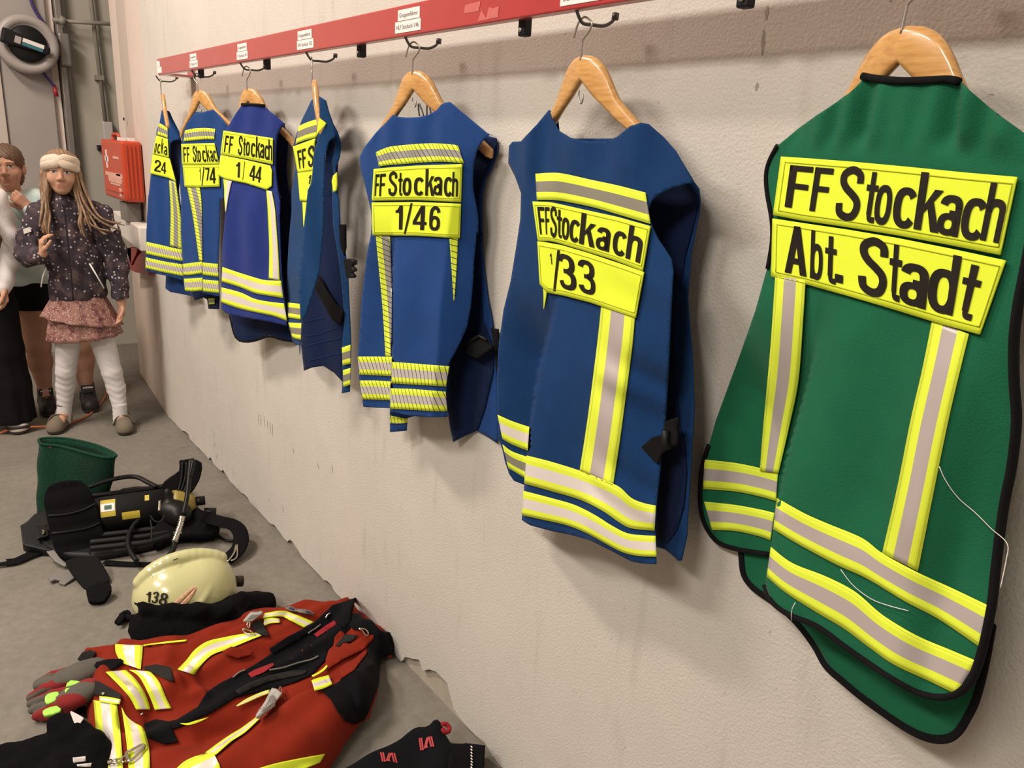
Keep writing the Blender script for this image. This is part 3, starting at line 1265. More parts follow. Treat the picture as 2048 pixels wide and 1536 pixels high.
mk = [((xs, ly(.45), lz(.42)), (0.003, dy * .80, 0.020))]
for i, (w, z) in enumerate([(.62, .375), (.66, .345), (.6, .315), (.45, .275)]):
    mk.append(((xs, ly(.40), lz(z)), (0.003, dy * w, 0.009)))
mk += [((xs, ly(.28), lz(.70)), (0.003, dy * .25, 0.012)), ((xs, ly(.22), lz(.44)), (0.003, dy * .2, 0.012)), ((xs, ly(.18), lz(.20)), (0.003, dy * .10, 0.020)), ((xs, ly(.18), lz(.13)), (0.003, dy * .10, 0.020))]
link('printed_text', boxes(mk), mat('pale_print', (0.75, 0.42, 0.33), 0.5), root, smooth=False)
o = link('socket_box', boxes([((x0 + .055, 4.62, (1.025 + z0) / 2), (0.07, 0.16, z0 - 1.025))]), mat('grey_socket', (0.20, 0.19, 0.17), 0.5), smooth=False)
bevel(o, 0.004)
tag(o, 'grey metal box on the sill carrying the orange case', 'box')
# red metal holder under the sill
P = [at_x([q], 0.985)[0] for q in [(252, 497), (262, 494), (256, 522), (252, 536), (272, 545), (296, 549), (298, 507), (286, 500), (274, 515), (266, 531), (262, 530), (272, 508), (276, 494)]]
n = len(P)
V = [tuple(q) for q in P] + [(q[0] + .05, q[1], q[2]) for q in P]
Fc = [tuple(range(n)), tuple(range(n, 2 * n))[::-1]] + [(i, n + i, n + (i + 1) % n, (i + 1) % n) for i in range(n)]
o = link('wall_bracket', mesh(V, Fc), mat('dark_red_paint', (0.26, 0.022, 0.016), 0.4), smooth=False)
tag(o, 'dark red metal bracket under the sill behind the leftmost vest', 'bracket')

# ------------------------------------------------------------------ rail, hooks, hangers
RX = 0.885
RZ0, RZ1 = 1.7065, 1.768
RYE = 3.497                       # far end of the rail
RYN = 0.30                        # near end, out of frame
rail = thing('coat_rail', 'long red coat rail with white name labels on the wall', 'coat rail', (RX, 1.9, RZ0))
ym = (RYE + RYN) / 2
o = link('rail_beam', boxes([((RX + 0.011, ym, (RZ0 + RZ1) / 2), (0.022, RYE - RYN, RZ1 - RZ0))]), M['red'], rail, smooth=False)
bevel(o, 0.004, 3)
o = link('end_bracket', boxes([((RX + 0.072, RYE - 0.035, RZ0 + 0.004), (0.108, 0.07, 0.008)), ((WALL - 0.006, RYE - 0.035, RZ0 + 0.03), (0.010, 0.07, 0.06))]), M['red'], rail, smooth=False)
for yb in (1.15, 1.74, 2.42, 3.03):
    pass

# hangers: px of the point where the wire meets the wood, angle of the hanger, the way its hook turns
HX = 0.925
VEST = dict(
    green=dict(p=(1829, 50), th=14, flip=1, drop=.034),
    v33=dict(p=(1180, 107), th=6, flip=1, drop=.012),
    v46=dict(p=(838, 138), th=-8, flip=1),
    v32=dict(p=(638, 152), th=22.5, flip=-1, ln=.165, bow=.3),
    v44=dict(p=(504, 176), th=-13, flip=1, ln=.186, drop=.022),
    v74=dict(p=(405, 180), th=-16, flip=-1),
    v24=dict(p=(332, 186), th=14.6, flip=1, ln=.16, bow=.25),
)
NAMES = dict(green='green vest', v33='blue vest reading 1/33', v46='blue vest reading 1/46', v32='blue vest hanging edge on', v44='blue vest reading 1/44', v74='blue vest reading 1/74', v24='leftmost blue vest reading 24')
# label stickers and wire hooks
STK = [  # (centre px of upper sticker, of lower sticker, texts, text readable)
    ((818, 38), (816, 56), 'Gruppenführer', 'HLF Stockach 1/46', 0.088, 0.104),
    ((610, 76), (611, 91), 'Gruppenführer', 'RW Stockach 1/52', 0.088, 0.104),
    ((485, 101), (485, 113), 'Gruppenführer', 'LF Stockach 1/44', 0.080, 0.095),
    ((387, 119), (388, 131), 'Gruppenführer', 'GW Stockach 1/74', 0.075, 0.095),
    ((316, 132), (318, 142), '', '', 0.06, 0.085),
    ((1165, -14), (1165, 3), 'Gruppenführer', 'DLK Stockach 1/33', 0.088, 0.104),
]


class XPlane:
    def __init__(s, x):
        s.x = x

    def hit(s, p, off=0.0):
        return at_x(p, s.x - off)


RP = XPlane(RX)


M['greyink'] = mat('grey_print', (0.20, 0.18, 0.17), 0.6)


def sticker(c, w, h, txt, z):
    P = at_x([c], RX)[0]
    y = P[1]
    ya = min(y + w / 2, RYE - 0.002)
    yb = y - w / 2
    o = link('name_label', boxes([((RX - 0.0006, (ya + yb) / 2, z), (0.0014, ya - yb, h))]), M['label'], rail, smooth=False)
    if txt:
        me = glyph_mesh(txt, 0.0)
        xs = [v.co.x for v in me.vertices]
        xa, xb = min(xs), max(xs)
        for v in me.vertices:
            s = (v.co.x - xa) / (xb - xa)
            v.co = (RX - 0.0018, ya - (ya - yb) * (0.07 + 0.86 * s), z - h * 0.20 + h * 0.40 * v.co.y / CAP)
        link('lettering', me, M['greyink'], o, smooth=False)


for c1, c2, t1, t2, w1, w2 in STK:
    sticker(c1, w1, 0.021, t1, RZ0 + .0415)
    sticker(c2, w2, 0.022, t2, RZ0 + .0185)
# glue marks where old labels were
M['glue'] = mat('old_glue', (0.55, 0.13, 0.12), 0.5)
for pts in [[(930, 10), (961, 2), (958, 22), (928, 27)], [(955, 43), (963, 20), (972, 36), (978, 14), (985, 17), (998, 12), (996, 34)]]:
    P = at_x(pts, RX - 0.0006)
    link('glue_mark', mesh(P, [tuple(range(len(P)))]), M['glue'], rail, smooth=False)
# black bolt blocks that carry the rail, below its edge
for c in [(1050, 53), (723, 101), (534, 127), (402, 145), (1500, -60)]:
    P = at_x([c], 0.9155)[0]
    b = link('mounting_block', boxes([((0.9155, P[1], RZ0 - 0.004), (0.018, 0.019, 0.040))]), M['blackp'], rail, smooth=False)
    bevel(b, 0.003)
    link('bolt', lathe([(0.004, 0), (0.004, 0.003), (0.002, 0.004)], (0.907, P[1], RZ0 - 0.014), (-1, 0, 0), 10), M['steel'], b)

HANG = {}


def make_hanger(key):
    d = VEST[key]
    P0 = at_x([d['p']], HX)[0]
    P0[2] = min(P0[2], 1.644)
    th = radians(d['th'])
    S = Hang(P0, th)
    HANG[key] = S
    nm = NAMES[key]
    root = thing('coat_hanger', 'varnished wooden coat hanger holding the ' + nm, 'coat hanger', P0, 'wooden coat hangers on the red rail')
    # wooden body: two arms that meet at a ridge and sweep back to the tips
    V, Fc = [], []
    N = 20
    prof = [(-1, -1), (-1, 1), (1, 1), (1, -1)]
    K = 12
    for side in (-1, 1):
        b0 = len(V)
        for i in range(N + 1):
            s = i / N
            u = side * d.get('ln', 0.205) * s
            au = abs(u)
            top = float(np.interp(au, [0, .025, .042, .055, .068, .082, .11, .144, .18, .212], [-.001, -.004, -.014, -.028, -.048, -.066, -.087, -.110, -.135, -.158]))
            bot = float(np.interp(au, [0, .036, .086, .115, .15, .18, .212], [-.040, -.070, -.100, -.115, -.135, -.158, -.184]))
            hgt = top - bot
            top -= d.get('drop', 0) * max(0, (au - .06) / .14)
            dpt = 0.012 - 0.042 * d.get('bow', 1) * s ** 1.3
            tw = 0.0075
            if s > .96:
                hgt *= 0.8
                tw *= .8
            for k in range(K):
                w = 2 * pi * k / K
                cw, sw = cos(w), sin(w)
                ex = abs(cw) ** 0.6 * (1 if cw > 0 else -1)
                ey = abs(sw) ** 0.6 * (1 if sw > 0 else -1)
                V.append(S.pt(u, P0[2] + top - hgt / 2 + ey * hgt / 2, dpt + ex * tw))
        for i in range(N):
            for k in range(K):
                q = (b0 + i * K + k, b0 + i * K + (k + 1) % K, b0 + (i + 1) * K + (k + 1) % K, b0 + (i + 1) * K + k)
                Fc.append(q if side > 0 else q[::-1])
        q = tuple(b0 + N * K + k for k in range(K))
        Fc.append(q if side > 0 else q[::-1])
    link('wooden_body', mesh(V, Fc), M['wood'], root)
    # wire hook over the peg
    f = d['flip']
    zt = RZ0 - 0.010
    zb = P0[2]
    hz = zt - zb
    pts = [(0, zb - .01), (0.001 * f, zb + hz * .30), (0.004 * f, zb + hz * .42), (0.018 * f, zb + hz * .62), (0.023 * f, zb + hz * .80), (0.017 * f, zt - .004), (0.002 * f, zt + .002), (-0.012 * f, zt - .004), (-0.019 * f, zt - .016), (-0.023 * f, zt - .027)]
    path = smooth_path([S.pt(u, z, 0.018) for u, z in pts], 5)
    link('hook', tube(path, 0.0017, seg=8), M['steel'], root)
    path = smooth_path([S.pt(u, z, 0.016) for u, z in [(0, zb - .055), (0.0, zb - .066), (0.007, zb - .076), (0.012, zb - .070), (0.010, zb - .062)]], 5)
    link('lower_hook', tube(path, 0.0015, seg=8), M['steel'], root)
    # peg under the rail
    a = S.pt(0, zt - 0.003, 0.0)
    px = [(RX + .006, a[1] + .004, RZ0 + .002), (RX + .02, a[1] + .003, zt - .006), (a[0], a[1], zt - .007), (a[0] + .022, a[1] - .003, zt - .006), (a[0] + .038, a[1] - .005, zt + .002), (a[0] + .044, a[1] - .006, zt + .012)]
    g = link('coat_hook', tube(smooth_path(px, 5), 0.0028, seg=8), M['darksteel'], rail)
    V, Fc = tube_data([(a[0] + .044, a[1] - .006, zt + .006), (a[0] + .045, a[1] - .006, zt + .016)], 0.0058, seg=10)
    link('hook_knob', mesh(V, Fc), M['darksteel'], g)
    return S


for k in VEST:
    make_hanger(k)
# two small spring clips on the hanger of the 1/46 vest
S = HANG['v46']
for (a, b) in [((843, 232), (838, 209)), ((858, 231), (856, 206))]:
    A0 = S.hit([a], 0.004)[0]
    B0 = S.hit([b], 0.004)[0]
    w = S.u * 0.007
    path = smooth_path([A0 - w, (A0 + B0) / 2 - w * .8, B0 - w * .25, B0 + w * .25, (A0 + B0) / 2 + w * .8, A0 + w], 5)
    r = [o for o in bpy.data.objects if o.name.startswith('coat_hanger') and '1/46' in o.get('label', '')][0]
    link('spring_clip', tube(path, 0.0018, seg=8), M['darksteel'], r)

# ------------------------------------------------------------------ the vests
def gauss(x, c, w):
    return np.exp(-((x - c) / w) ** 2)


def uline(S, px, d=0.0):
    """polyline in the picture -> function u(z) in the plane of the vest"""
    u, z = S.uz(px, d)
    o = np.argsort(z)
    u, z = u[o], z[o]
    return lambda zz: np.interp(zz, z, u)


class Back:
    """the part of a vest that hangs nearer the wall"""

    def __init__(s, S, d, extra=None):
        s.S = S
        s.d = d
        s.T = Hang(S.P0, 0, S.rng)
        s.T.n, s.T.u = S.n, S.u
        s.T.keep = 1.004
        s.T.f = (lambda u, z: -d + 0.006 * np.sin(u * 31 + z * 4) + 0.004 * np.sin(u * 57 - 1)) if extra is None else extra

    def hit(s, p, off=0.0):
        return s.T.hit(p, off)


def vest_root(key, label):
    S = HANG[key]
    q = S.pt(0, 1.0, 0)
    return thing('vest', label, 'vest', q, 'firefighter vests on the red rail')


def part(name, me, m, root, t=0.0016, label=None, off=0.0):
    o = link(name, me, m, root)
    if t:
        solid(o, t, off)
    if label:
        o['label'] = label
    return o


def tape(root, S, top, bot, m, off=0.0035, n=44, label=None, name='reflective_tape', **k):
    return part(name, strip(top, bot, S, off, n, **k), m, root, 0.0012, label, 0)


def binding(root, pts, S, r=0.0042, off=0.001, m=None, closed=False, flat=(1, 1)):
    px = resample_open(pts, 9)
    P = S.hit(px, off)
    k = 2
    for _ in range(k):
        P[1:-1] = (P[:-2] + P[2:] + 2 * P[1:-1]) / 4
    return link('binding', tube(list(P), r, seg=8, flat=flat), m or M['black'], root)


def resample_open(pts, step):
    pts = np.array(smooth_path(pts, 5)) if len(pts) > 2 else np.array(pts, float)
    d = np.r_[0, np.cumsum(np.linalg.norm(np.diff(pts, axis=0), axis=1))]
    n = max(3, int(d[-1] / step))
    t = np.linspace(0, d[-1], n)
    return np.stack([np.interp(t, d, pts[:, k]) for k in range(2)], 1)


def patch(root, S, cols, pieces, off=0.006, label=None, n=56):
    q = columns(cols)
    s = np.linspace(cols[0][0], cols[-1][0], n)
    top = q(s, np.zeros(n))
    bot = q(s, np.ones(n))
    me = strip_px(top, bot, S, off, 10)
    o = part('name_patch', me, M['yellow'], root, 0.0022, label)
    # stitched hem of the patch
    if pieces:
        le = lettering(pieces, q, S, off + 0.0022)
        link('lettering', le, M['ink'], o, smooth=False)
    return o


def strip_px(A, Bq, S, off, m=6):
    n = len(A)
    px = np.concatenate([A + (Bq - A) * j / m for j in range(m + 1)])
    P = S.hit(px, off)
    Fc = [(j * n + i, j * n + i + 1, (j + 1) * n + i + 1, (j + 1) * n + i) for j in range(m) for i in range(n - 1)]
    return mesh(P, Fc)


def stitched(root, S, cols, inset=0.035, off=0.0075, m=None):
    """a dark seam that runs round a patch just inside its edge"""
    q = columns(cols)
    ti = inset * 2.6
    s0, s1 = cols[0][0] + inset * .5, cols[-1][0] - inset * .5
    s = np.r_[np.linspace(s0, s1, 30), np.full(8, s1), np.linspace(s1, s0, 30), np.full(8, s0)]
    t = np.r_[np.full(30, ti), np.linspace(ti, 1 - ti, 8), np.full(30, 1 - ti), np.linspace(1 - ti, ti, 8)]
    P = S.hit(q(s, t), off)
    return link('seam', tube(list(P), 0.0007, seg=5, closed=True), m or M['seam'], root)


M['seam'] = cloth('olive_thread', (0.42, 0.47, 0.03), bump=0)


# ============================== the green vest, nearest
def green_vest():
    S = HANG['green']
    root = vest_root('green', 'green vest with black edging reading FF Stockach Abt. Stadt, nearest the camera')
    c1 = lambda *p: C(1380, 0, .4557, *p)
    c2 = lambda *p: C(1380, 840, .4532, *p)
    FE = [(1640, 560), (1600, 760)] + c2((440, 60), (410, 200), (390, 330), (372, 420), (355, 560), (335, 680), (335, 760))
    uf = uline(S, FE, .040)

    def f(u, z):
        low = sst(1.325, 1.08, z)
        d = 0.020 + 0.012 * gauss(u, 0.03, .2)
        st = sst(-0.010, 0.006, u - uf(z))
        left = -0.012 - 0.060 * sst(-0.30, -0.15, u)
        right = 0.012 - 0.035 * sst(0.0, 0.3, u - uf(z))
        d = d + low * (left * (1 - st) + right * st)
        # soft folds that fall from the shoulders
        top = sst(1.46, 1.56, z) * sst(1.62, 1.54, z)
        d = d + (0.0040 * np.sin(u * 118 + 0.4) + 0.0035 * np.sin(u * 161 + 2) + .003 * np.sin(u * 60)) * sst(1.615, 1.55, z) * sst(1.502, 1.532, z) * 1.2 * sst(0.24, 0.12, np.abs(u))
        d = d + 0.0075 * np.sin((u * 0.75 + (z - 1.5) * 0.55) * 62) * sst(0.05, 0.13, u) * sst(1.495, 1.53, z)
        mid = sst(1.36, 1.28, z) * sst(1.02, 1.12, z)
        d = d + mid * 0.008 * (np.sin(u * 42 + 1) + 0.6 * np.sin(u * 27 + z * 9)) * (0.4 + st * .6)
        d = d + 0.010 * gauss(u, 0.155 + (1.2 - z) * .05, .03) * low - 0.009 * gauss(u, 0.19, .02) * low
        d = d - 0.05 * np.maximum(0, np.abs(u) - 0.17) * sst(1.3, 1.5, z)
        return d
    S.f = f
    body = [(1727, 151)] + c1((800, 345), (930, 362), (1060, 358), (1180, 352)) + [(1945, 186), (1990, 224), (2048, 266), (2085, 296), (2098, 330), (2086, 380), (2068, 450), (2050, 540)] + \
        [(2036, 610), (2028, 680), (2028, 760), (2033, 840), (2024, 930), (2010, 1000), (2000, 1067), (1990, 1150), (1983, 1212), (1962, 1310), (1942, 1362), (1915, 1388), (1879, 1395), (1833, 1384), (1770, 1348), (1697, 1298), (1634, 1252), (1579, 1230), (1545, 1205), (1532, 1172), (1532, 1148)] + \
        c2((355, 590), (290, 580), (220, 570), (130, 545), (90, 505), (66, 460), (48, 400), (45, 330), (50, 240), (60, 180), (85, 110), (115, 0)) + \
        c1((228, 1536), (290, 1360), (340, 1180), (362, 1060), (360, 960), (338, 850), (333, 760), (350, 700), (385, 640), (470, 570), (560, 505), (700, 410), (750, 360))
    # front half: hangs behind, longer, seen below the hem
    F = Back(S, 0.050, lambda u, z: -0.036 - 0.014 * sst(1.3, 1.0, z) + 0.005 * np.sin(u * 24 + 1) + 0.03 * sst(.9, .8, z) * 0)
    fr = c2((228, 560), (232, 640), (240, 690), (285, 745), (345, 785), (430, 850), (500, 925), (560, 1010), (600, 1085), (680, 1155), (760, 1222), (900, 1322), (1000, 1382), (1080, 1408), (1150, 1403), (1190, 1370), (1225, 1310), (1262, 1235), (1300, 1090), (1335, 900), (1345, 700)) + [(1985, 950), (1985, 640), (2000, 400), (1985, 260), (1915, 200), (1830, 215), (1735, 200), (1600, 290), (1575, 400), (1580, 560), (1520, 760), (1470, 980), (1480, 1080)]
    part('front_panel', sheet(fr, F, 12), M['green'], root, 0.002)
    binding(root, c2((225, 545), (232, 640), (240, 690), (285, 745), (345, 785), (430, 850), (500, 925), (560, 1010), (600, 1085), (680, 1155), (760, 1222), (900, 1322), (1000, 1382), (1080, 1408), (1150, 1403), (1190, 1370), (1225, 1310), (1262, 1235), (1300, 1090), (1335, 900)), F, 0.0058, flat=(1, .6))
    part('back_panel', sheet(body, S, 6, crease=FE[1:]), M['green'], root, 0.0018)
    # black edging: neck, left side and hem, right side
    binding(root, [(1724, 152)] + c1((800, 343), (930, 356), (1060, 351), (1150, 348), (1182, 360)), S, 0.0042, 0.003)
    left = c1((385, 640), (352, 700), (335, 760), (340, 850), (360, 960), (362, 1060), (342, 1180))
    binding(root, left, S, 0.0036, 0.001)
    binding(root, c2((85, 110), (62, 180), (50, 240), (46, 330), (49, 400), (66, 460), (92, 505), (132, 545), (220, 572), (290, 582), (352, 592)), S, 0.0052, 0.001, flat=(1, .7))
    binding(root, [(2098, 330), (2086, 380), (2068, 450), (2050, 540), (2036, 610), (2028, 680), (2028, 760), (2033, 840), (2024, 930), (2010, 1000), (2000, 1067), (1990, 1150), (1983, 1212), (1962, 1310), (1942, 1362), (1915, 1388), (1879, 1395), (1833, 1384), (1770, 1348), (1697, 1298), (1634, 1252), (1579, 1230), (1545, 1205), (1531, 1175)], S, 0.0058, 0.001, flat=(1, .7))
    # tapes
    tape(root, S, [(1551, 552), (1541, 700), (1528, 840), (1520, 942)], [(1611, 560), (1606, 640), (1597, 760), (1579, 850), (1557, 946)], M['tape'], 0.0065, label='left upright reflective tape')
    tape(root, S, [(1865, 640), (1845, 740), (1822, 840), (1795, 976), (1765, 1106)], [(1938, 668), (1918, 750), (1897, 840), (1870, 971), (1836, 1142)], M['tape'], label='right upright reflective tape')
    g1 = [(1554, 996), (1607, 1026), (1652, 1046), (1724, 1076), (1765, 1107), (1833, 1144), (1901, 1175), (1981, 1213)]
    g2 = [(1547, 1058), (1598, 1089), (1675, 1130), (1734, 1157), (1811, 1203), (1879, 1239), (1961, 1295)]
    tape(root, S, g1, g2, M['tape'], 0.0045)
    tape(root, S, [(1542, 1094), (1584, 1126), (1652, 1153), (1711, 1184), (1765, 1230), (1833, 1271), (1901, 1300), (1953, 1322)], [(1534, 1153), (1570, 1184), (1634, 1225), (1688, 1257), (1743, 1298), (1788, 1329), (1856, 1361), (1912, 1388)], M['tape'])
    tape(root, S, [(1409, 919), (1471, 926), (1520, 936), (1556, 946)], [(1406, 978), (1471, 983), (1520, 993), (1552, 1002)], M['tape'], label='upper tape on the left flap')
    tape(root, S, [(1408, 1003), (1471, 1010), (1520, 1019), (1549, 1026)], [(1424, 1060), (1471, 1062), (1520, 1073), (1541, 1081)], M['tape'], label='lower tape on the left flap')
    # name patches
    cols = [(0, (1563, 313), (1547, 430)), (.12, (1622, 317), (1604, 441)), (.28, (1701, 323), (1680, 452)), (.5, (1810, 333), (1792, 470)), (.75, (1930, 345), (1905, 491)), (1, (2035, 354), (2001, 510))]
    p = patch(root, S, cols, [('F', .040, .135, .13, .83), ('F', .143, .218, .13, .83), ('S', .248, .345, .07, .90), ('t', .360, .407, .10, .88), ('o', .402, .467, .08, .88), ('c', .475, .565, .08, .88), ('k', .570, .680, .05, .87), ('a', .668, .768, .12, .88), ('c', .772, .885, .12, .88), ('h', .880, .980, .10, .86)])
    stitched(p, S, cols)
    cols = [(0, (1546, 437), (1543, 553)), (.14, (1612, 447), (1608, 567)), (.33, (1694, 459), (1690, 590)), (.55, (1795, 476), (1786, 618)), (.78, (1910, 499), (1890, 650)), (1, (2012, 521), (1960, 669))]
    p = patch(root, S, cols, [('A', .055, .150, .07, .88), ('b', .165, .222, .09, .88), ('t', .232, .285, .12, .88), ('.', .280, .318, .08, .84), ('S', .385, .515, .05, .90), ('t', .522, .575, .07, .88), ('a', .572, .690, .09, .88), ('d', .690, .815, .07, .86), ('t', .835, .925, .12, .86)])
    stitched(p, S, cols)
    # loose threads
    for pts in (c2((1100, 205), (1130, 270), (1185, 345), (1260, 410), (1330, 480), (1400, 545), (1395, 620), (1370, 740)), c2((665, 660), (720, 730), (800, 790), (880, 820), (965, 842)), c2((465, 805), (448, 840), (448, 885))):
        P = S.hit(resample_open(pts, 8), 0.008)
        link('loose_thread', tube(list(P), 0.0005, seg=5), M['label'], root)
    return S


green_vest()


# ============================== blue vest 1/33
def vest33():
    S = HANG['v33']
    root = vest_root('v33', 'dark blue vest reading FF Stockach 1/33 hanging beside the green vest')
    c = lambda *p: C(980, 0, .3647, *p)
    d = lambda *p: C(980, 560, .4036, *p)
    FE = c((330, 990), (340, 1130), (345, 1330)) + d((290, 60), (262, 180), (225, 400), (205, 600), (190, 740), (180, 880), (168, 1040), (158, 1190))
    uf = uline(S, FE, .044)

    def fn(u, z):
        low = sst(1.265, 1.08, z)
        k = u - uf(z)
        dd = 0.022 + 0.0 * u
        st = sst(-0.008, 0.006, k)
        left = -0.005 - 0.055 * sst(-0.24, -0.10, u)
        wave = 0.014 * np.cos((u - uf(z)) * 2 * pi / 0.30) * sst(1.2, .95, z)
        right = 0.010 + wave - 0.05 * sst(0.18, 0.32, k)
        dd = dd + low * (left * (1 - st) + right * st)
        dd = dd - 0.007 * gauss(k, -0.004, 0.02) * sst(1.22, 1.32, z) * sst(1.48, 1.40, z)
        dd = dd - 0.22 * np.maximum(0, u - 0.165) * sst(1.30, 1.44, z) - 0.30 * np.maximum(0, -u - 0.165) * sst(1.34, 1.44, z)
        dd = dd + 0.004 * np.sin(u * 48 + 1) * sst(1.43, 1.48, z) * sst(1.57, 1.52, z)
        dd = dd + 0.006 * gauss(u, -0.125, .02) * sst(1.40, 1.46, z) - 0.006 * gauss(u, -0.09, .02) * sst(1.40, 1.46, z)
        dd = dd + 0.0036 * np.sin(z * 70 + u * 20 + np.sin(z * 33)) * sst(0.14, 0.2, np.abs(u + .04)) * sst(1.34, 1.24, z)
        return dd
    S.f = fn
    F = Back(S, 0.06, lambda u, z: -0.052 + 0.006 * np.sin(u * 26) + 0.02 * sst(1.45, 1.52, z))
    # the far half seen through the armhole and below the side
    fr = c((845, 760), (960, 800), (1060, 900), (1120, 1000), (1146, 1035), (1153, 1100), (1146, 1180), (1122, 1290), (1102, 1400), (1092, 1536)) + d((980, 90), (988, 200), (1005, 400), (1012, 640), (1000, 860), (986, 1090), (976, 1270), (950, 1390), (935, 1392), (915, 1372), (870, 1335), (826, 1322), (700, 1290), (500, 1180), (250, 1050), (200, 600), (240, 200)) + c((250, 1400), (230, 1000), (330, 760))
    part('front_panel', sheet(fr, F, 10), M['blue33'], root, 0.002)
    part('lining', sheet(c((1110, 1020), (1135, 1060), (1138, 1110), (1128, 1180), (1100, 1290), (1070, 1400), (1050, 1536)) + d((925, 60), (920, 300), (925, 560), (940, 700), (965, 830), (975, 950), (960, 1120), (925, 1240), (880, 1300), (830, 1300), (800, 1000), (850, 500), (870, 100)) + c((860, 1400), (850, 1150), (900, 1050), (1000, 1000)), F, 8, 0.004), M['navy'], root, 0.001)  # navy lining; shade inside the armhole is put into its colour too
    body = c((325, 603), (340, 650), (380, 718), (440, 755), (540, 775), (640, 775), (700, 750), (770, 692), (830, 673), (870, 680), (950, 750), (1020, 830), (1075, 925), (1115, 1003), (1060, 1012), (1000, 1030), (930, 1062), (888, 1100), (868, 1145), (878, 1205), (893, 1250), (922, 1310), (960, 1365), (995, 1420), (1006, 1490)) + d((905, 10), (893, 250), (882, 500), (870, 700), (852, 850), (838, 1000), (826, 1110), (821, 1240), (824, 1408), (760, 1405), (700, 1393), (600, 1340), (500, 1290), (400, 1262), (300, 1242), (200, 1215), (158, 1190), (168, 1075), (172, 1015), (165, 1012), (120, 995), (95, 960), (75, 900), (62, 840), (42, 780), (38, 670), (36, 480), (42, 340), (68, 150)) + c((116, 1536), (146, 1350), (168, 1200), (172, 1060), (140, 970), (102, 895), (106, 800), (125, 777), (172, 775), (190, 755), (260, 680))
    part('back_panel', sheet(body, S, 6, crease=FE[4:]), M['blue33'], root, 0.0018)
    # inner collar seen at the left of the neck
    part('collar_lining', sheet(c((325, 603), (372, 640), (380, 715), (345, 665)), F, 6, 0.012), M['navy'], root, 0.0015)
    tape(root, S, c((250, 953), (330, 948), (400, 952), (560, 987), (700, 1017), (853, 1056)), c((258, 1096), (330, 1096), (400, 1103), (560, 1135), (700, 1175), (880, 1228)), M['tapeg'], 0.0035, label='dull reflective tape across the shoulders')
    tape(root, S, d((553, 120), (540, 250), (522, 400), (490, 650), (465, 820), (445, 945)), d((718, 180), (708, 300), (690, 450), (650, 750), (628, 900), (610, 1018)), M['tape'], label='right upright reflective tape')
    tape(root, S, d((262, 10), (266, 70), (266, 140)), d((284, 40), (278, 90), (268, 145)), M['yellow'], n=10)
    tape(root, S, d((182, 870), (300, 900), (445, 945), (560, 990), (640, 1025), (700, 1080), (760, 1105), (822, 1118)), d((170, 1008), (300, 1045), (450, 1090), (560, 1145), (640, 1200), (700, 1230), (815, 1242)), M['tapew'])
    tape(root, S, d((166, 1045), (300, 1080), (420, 1115), (520, 1165), (600, 1215), (680, 1255), (760, 1265), (820, 1268)), d((158, 1165), (250, 1185), (380, 1215), (480, 1255), (580, 1310), (660, 1350), (740, 1368), (825, 1371)), M['tapew'])
    tape(root, S, d((38, 668), (110, 700), (194, 728)), d((62, 787), (110, 815), (186, 845)), M['tapew'], n=16)
    tape(root, S, d((62, 815), (110, 850), (184, 876)), d((92, 932), (130, 955), (174, 982)), M['tapeg'], n=16)
    cols = [(0, c((235, 1105))[0], c((265, 1322))[0]), (.205, c((325, 1108))[0], c((325, 1322))[0]), (.30, c((366, 1116))[0], c((366, 1330))[0]), (.5, c((500, 1146))[0], c((480, 1364))[0]), (.75, c((700, 1190))[0], c((675, 1424))[0]), (1, c((880, 1240))[0], c((838, 1487))[0])]
    p = patch(root, S, cols, [('F', .045, .135, .13, .83), ('F', .145, .205, .13, .83), ('S', .215, .30, .09, .88), ('t', .300, .345, .12, .86), ('o', .345, .41, .10, .86), ('c', .415, .50, .10, .86), ('k', .505, .615, .08, .86), ('a', .62, .715, .12, .86), ('c', .735, .835, .10, .86), ('h', .845, .965, .10, .86)])
    stitched(p, S, cols)
    cols = [(0, c((262, 1324))[0], d((248, 20))[0]), (.10, c((290, 1326))[0], d((284, 62))[0]), (.32, c((390, 1344))[0], d((370, 78))[0]), (.55, c((540, 1388))[0], d((500, 112))[0]), (.8, c((715, 1446))[0], d((610, 150))[0]), (1, c((845, 1492))[0], d((722, 188))[0])]
    p = patch(root, S, cols, [('1', .17, .19, .2, .42), ('/', .175, .30, .14, .90), ('3', .27, .43, .16, .86), ('3', .45, .60, .16, .84)])
    stitched(p, S, cols)
    # strap with buckle that joins the two halves
    o = part('side_strap', sheet(d((752, 828), (800, 783), (862, 762), (868, 702), (925, 682), (937, 702), (930, 812), (892, 832), (852, 862), (836, 912), (815, 898)), S, 6, 0.006), M['black'], root, 0.004)
    P = S.hit(d((872, 745), (868, 790), (880, 842)), 0.012)
    link('buckle', tube(list(P), 0.006, seg=8), M['blackp'], o)


vest33()


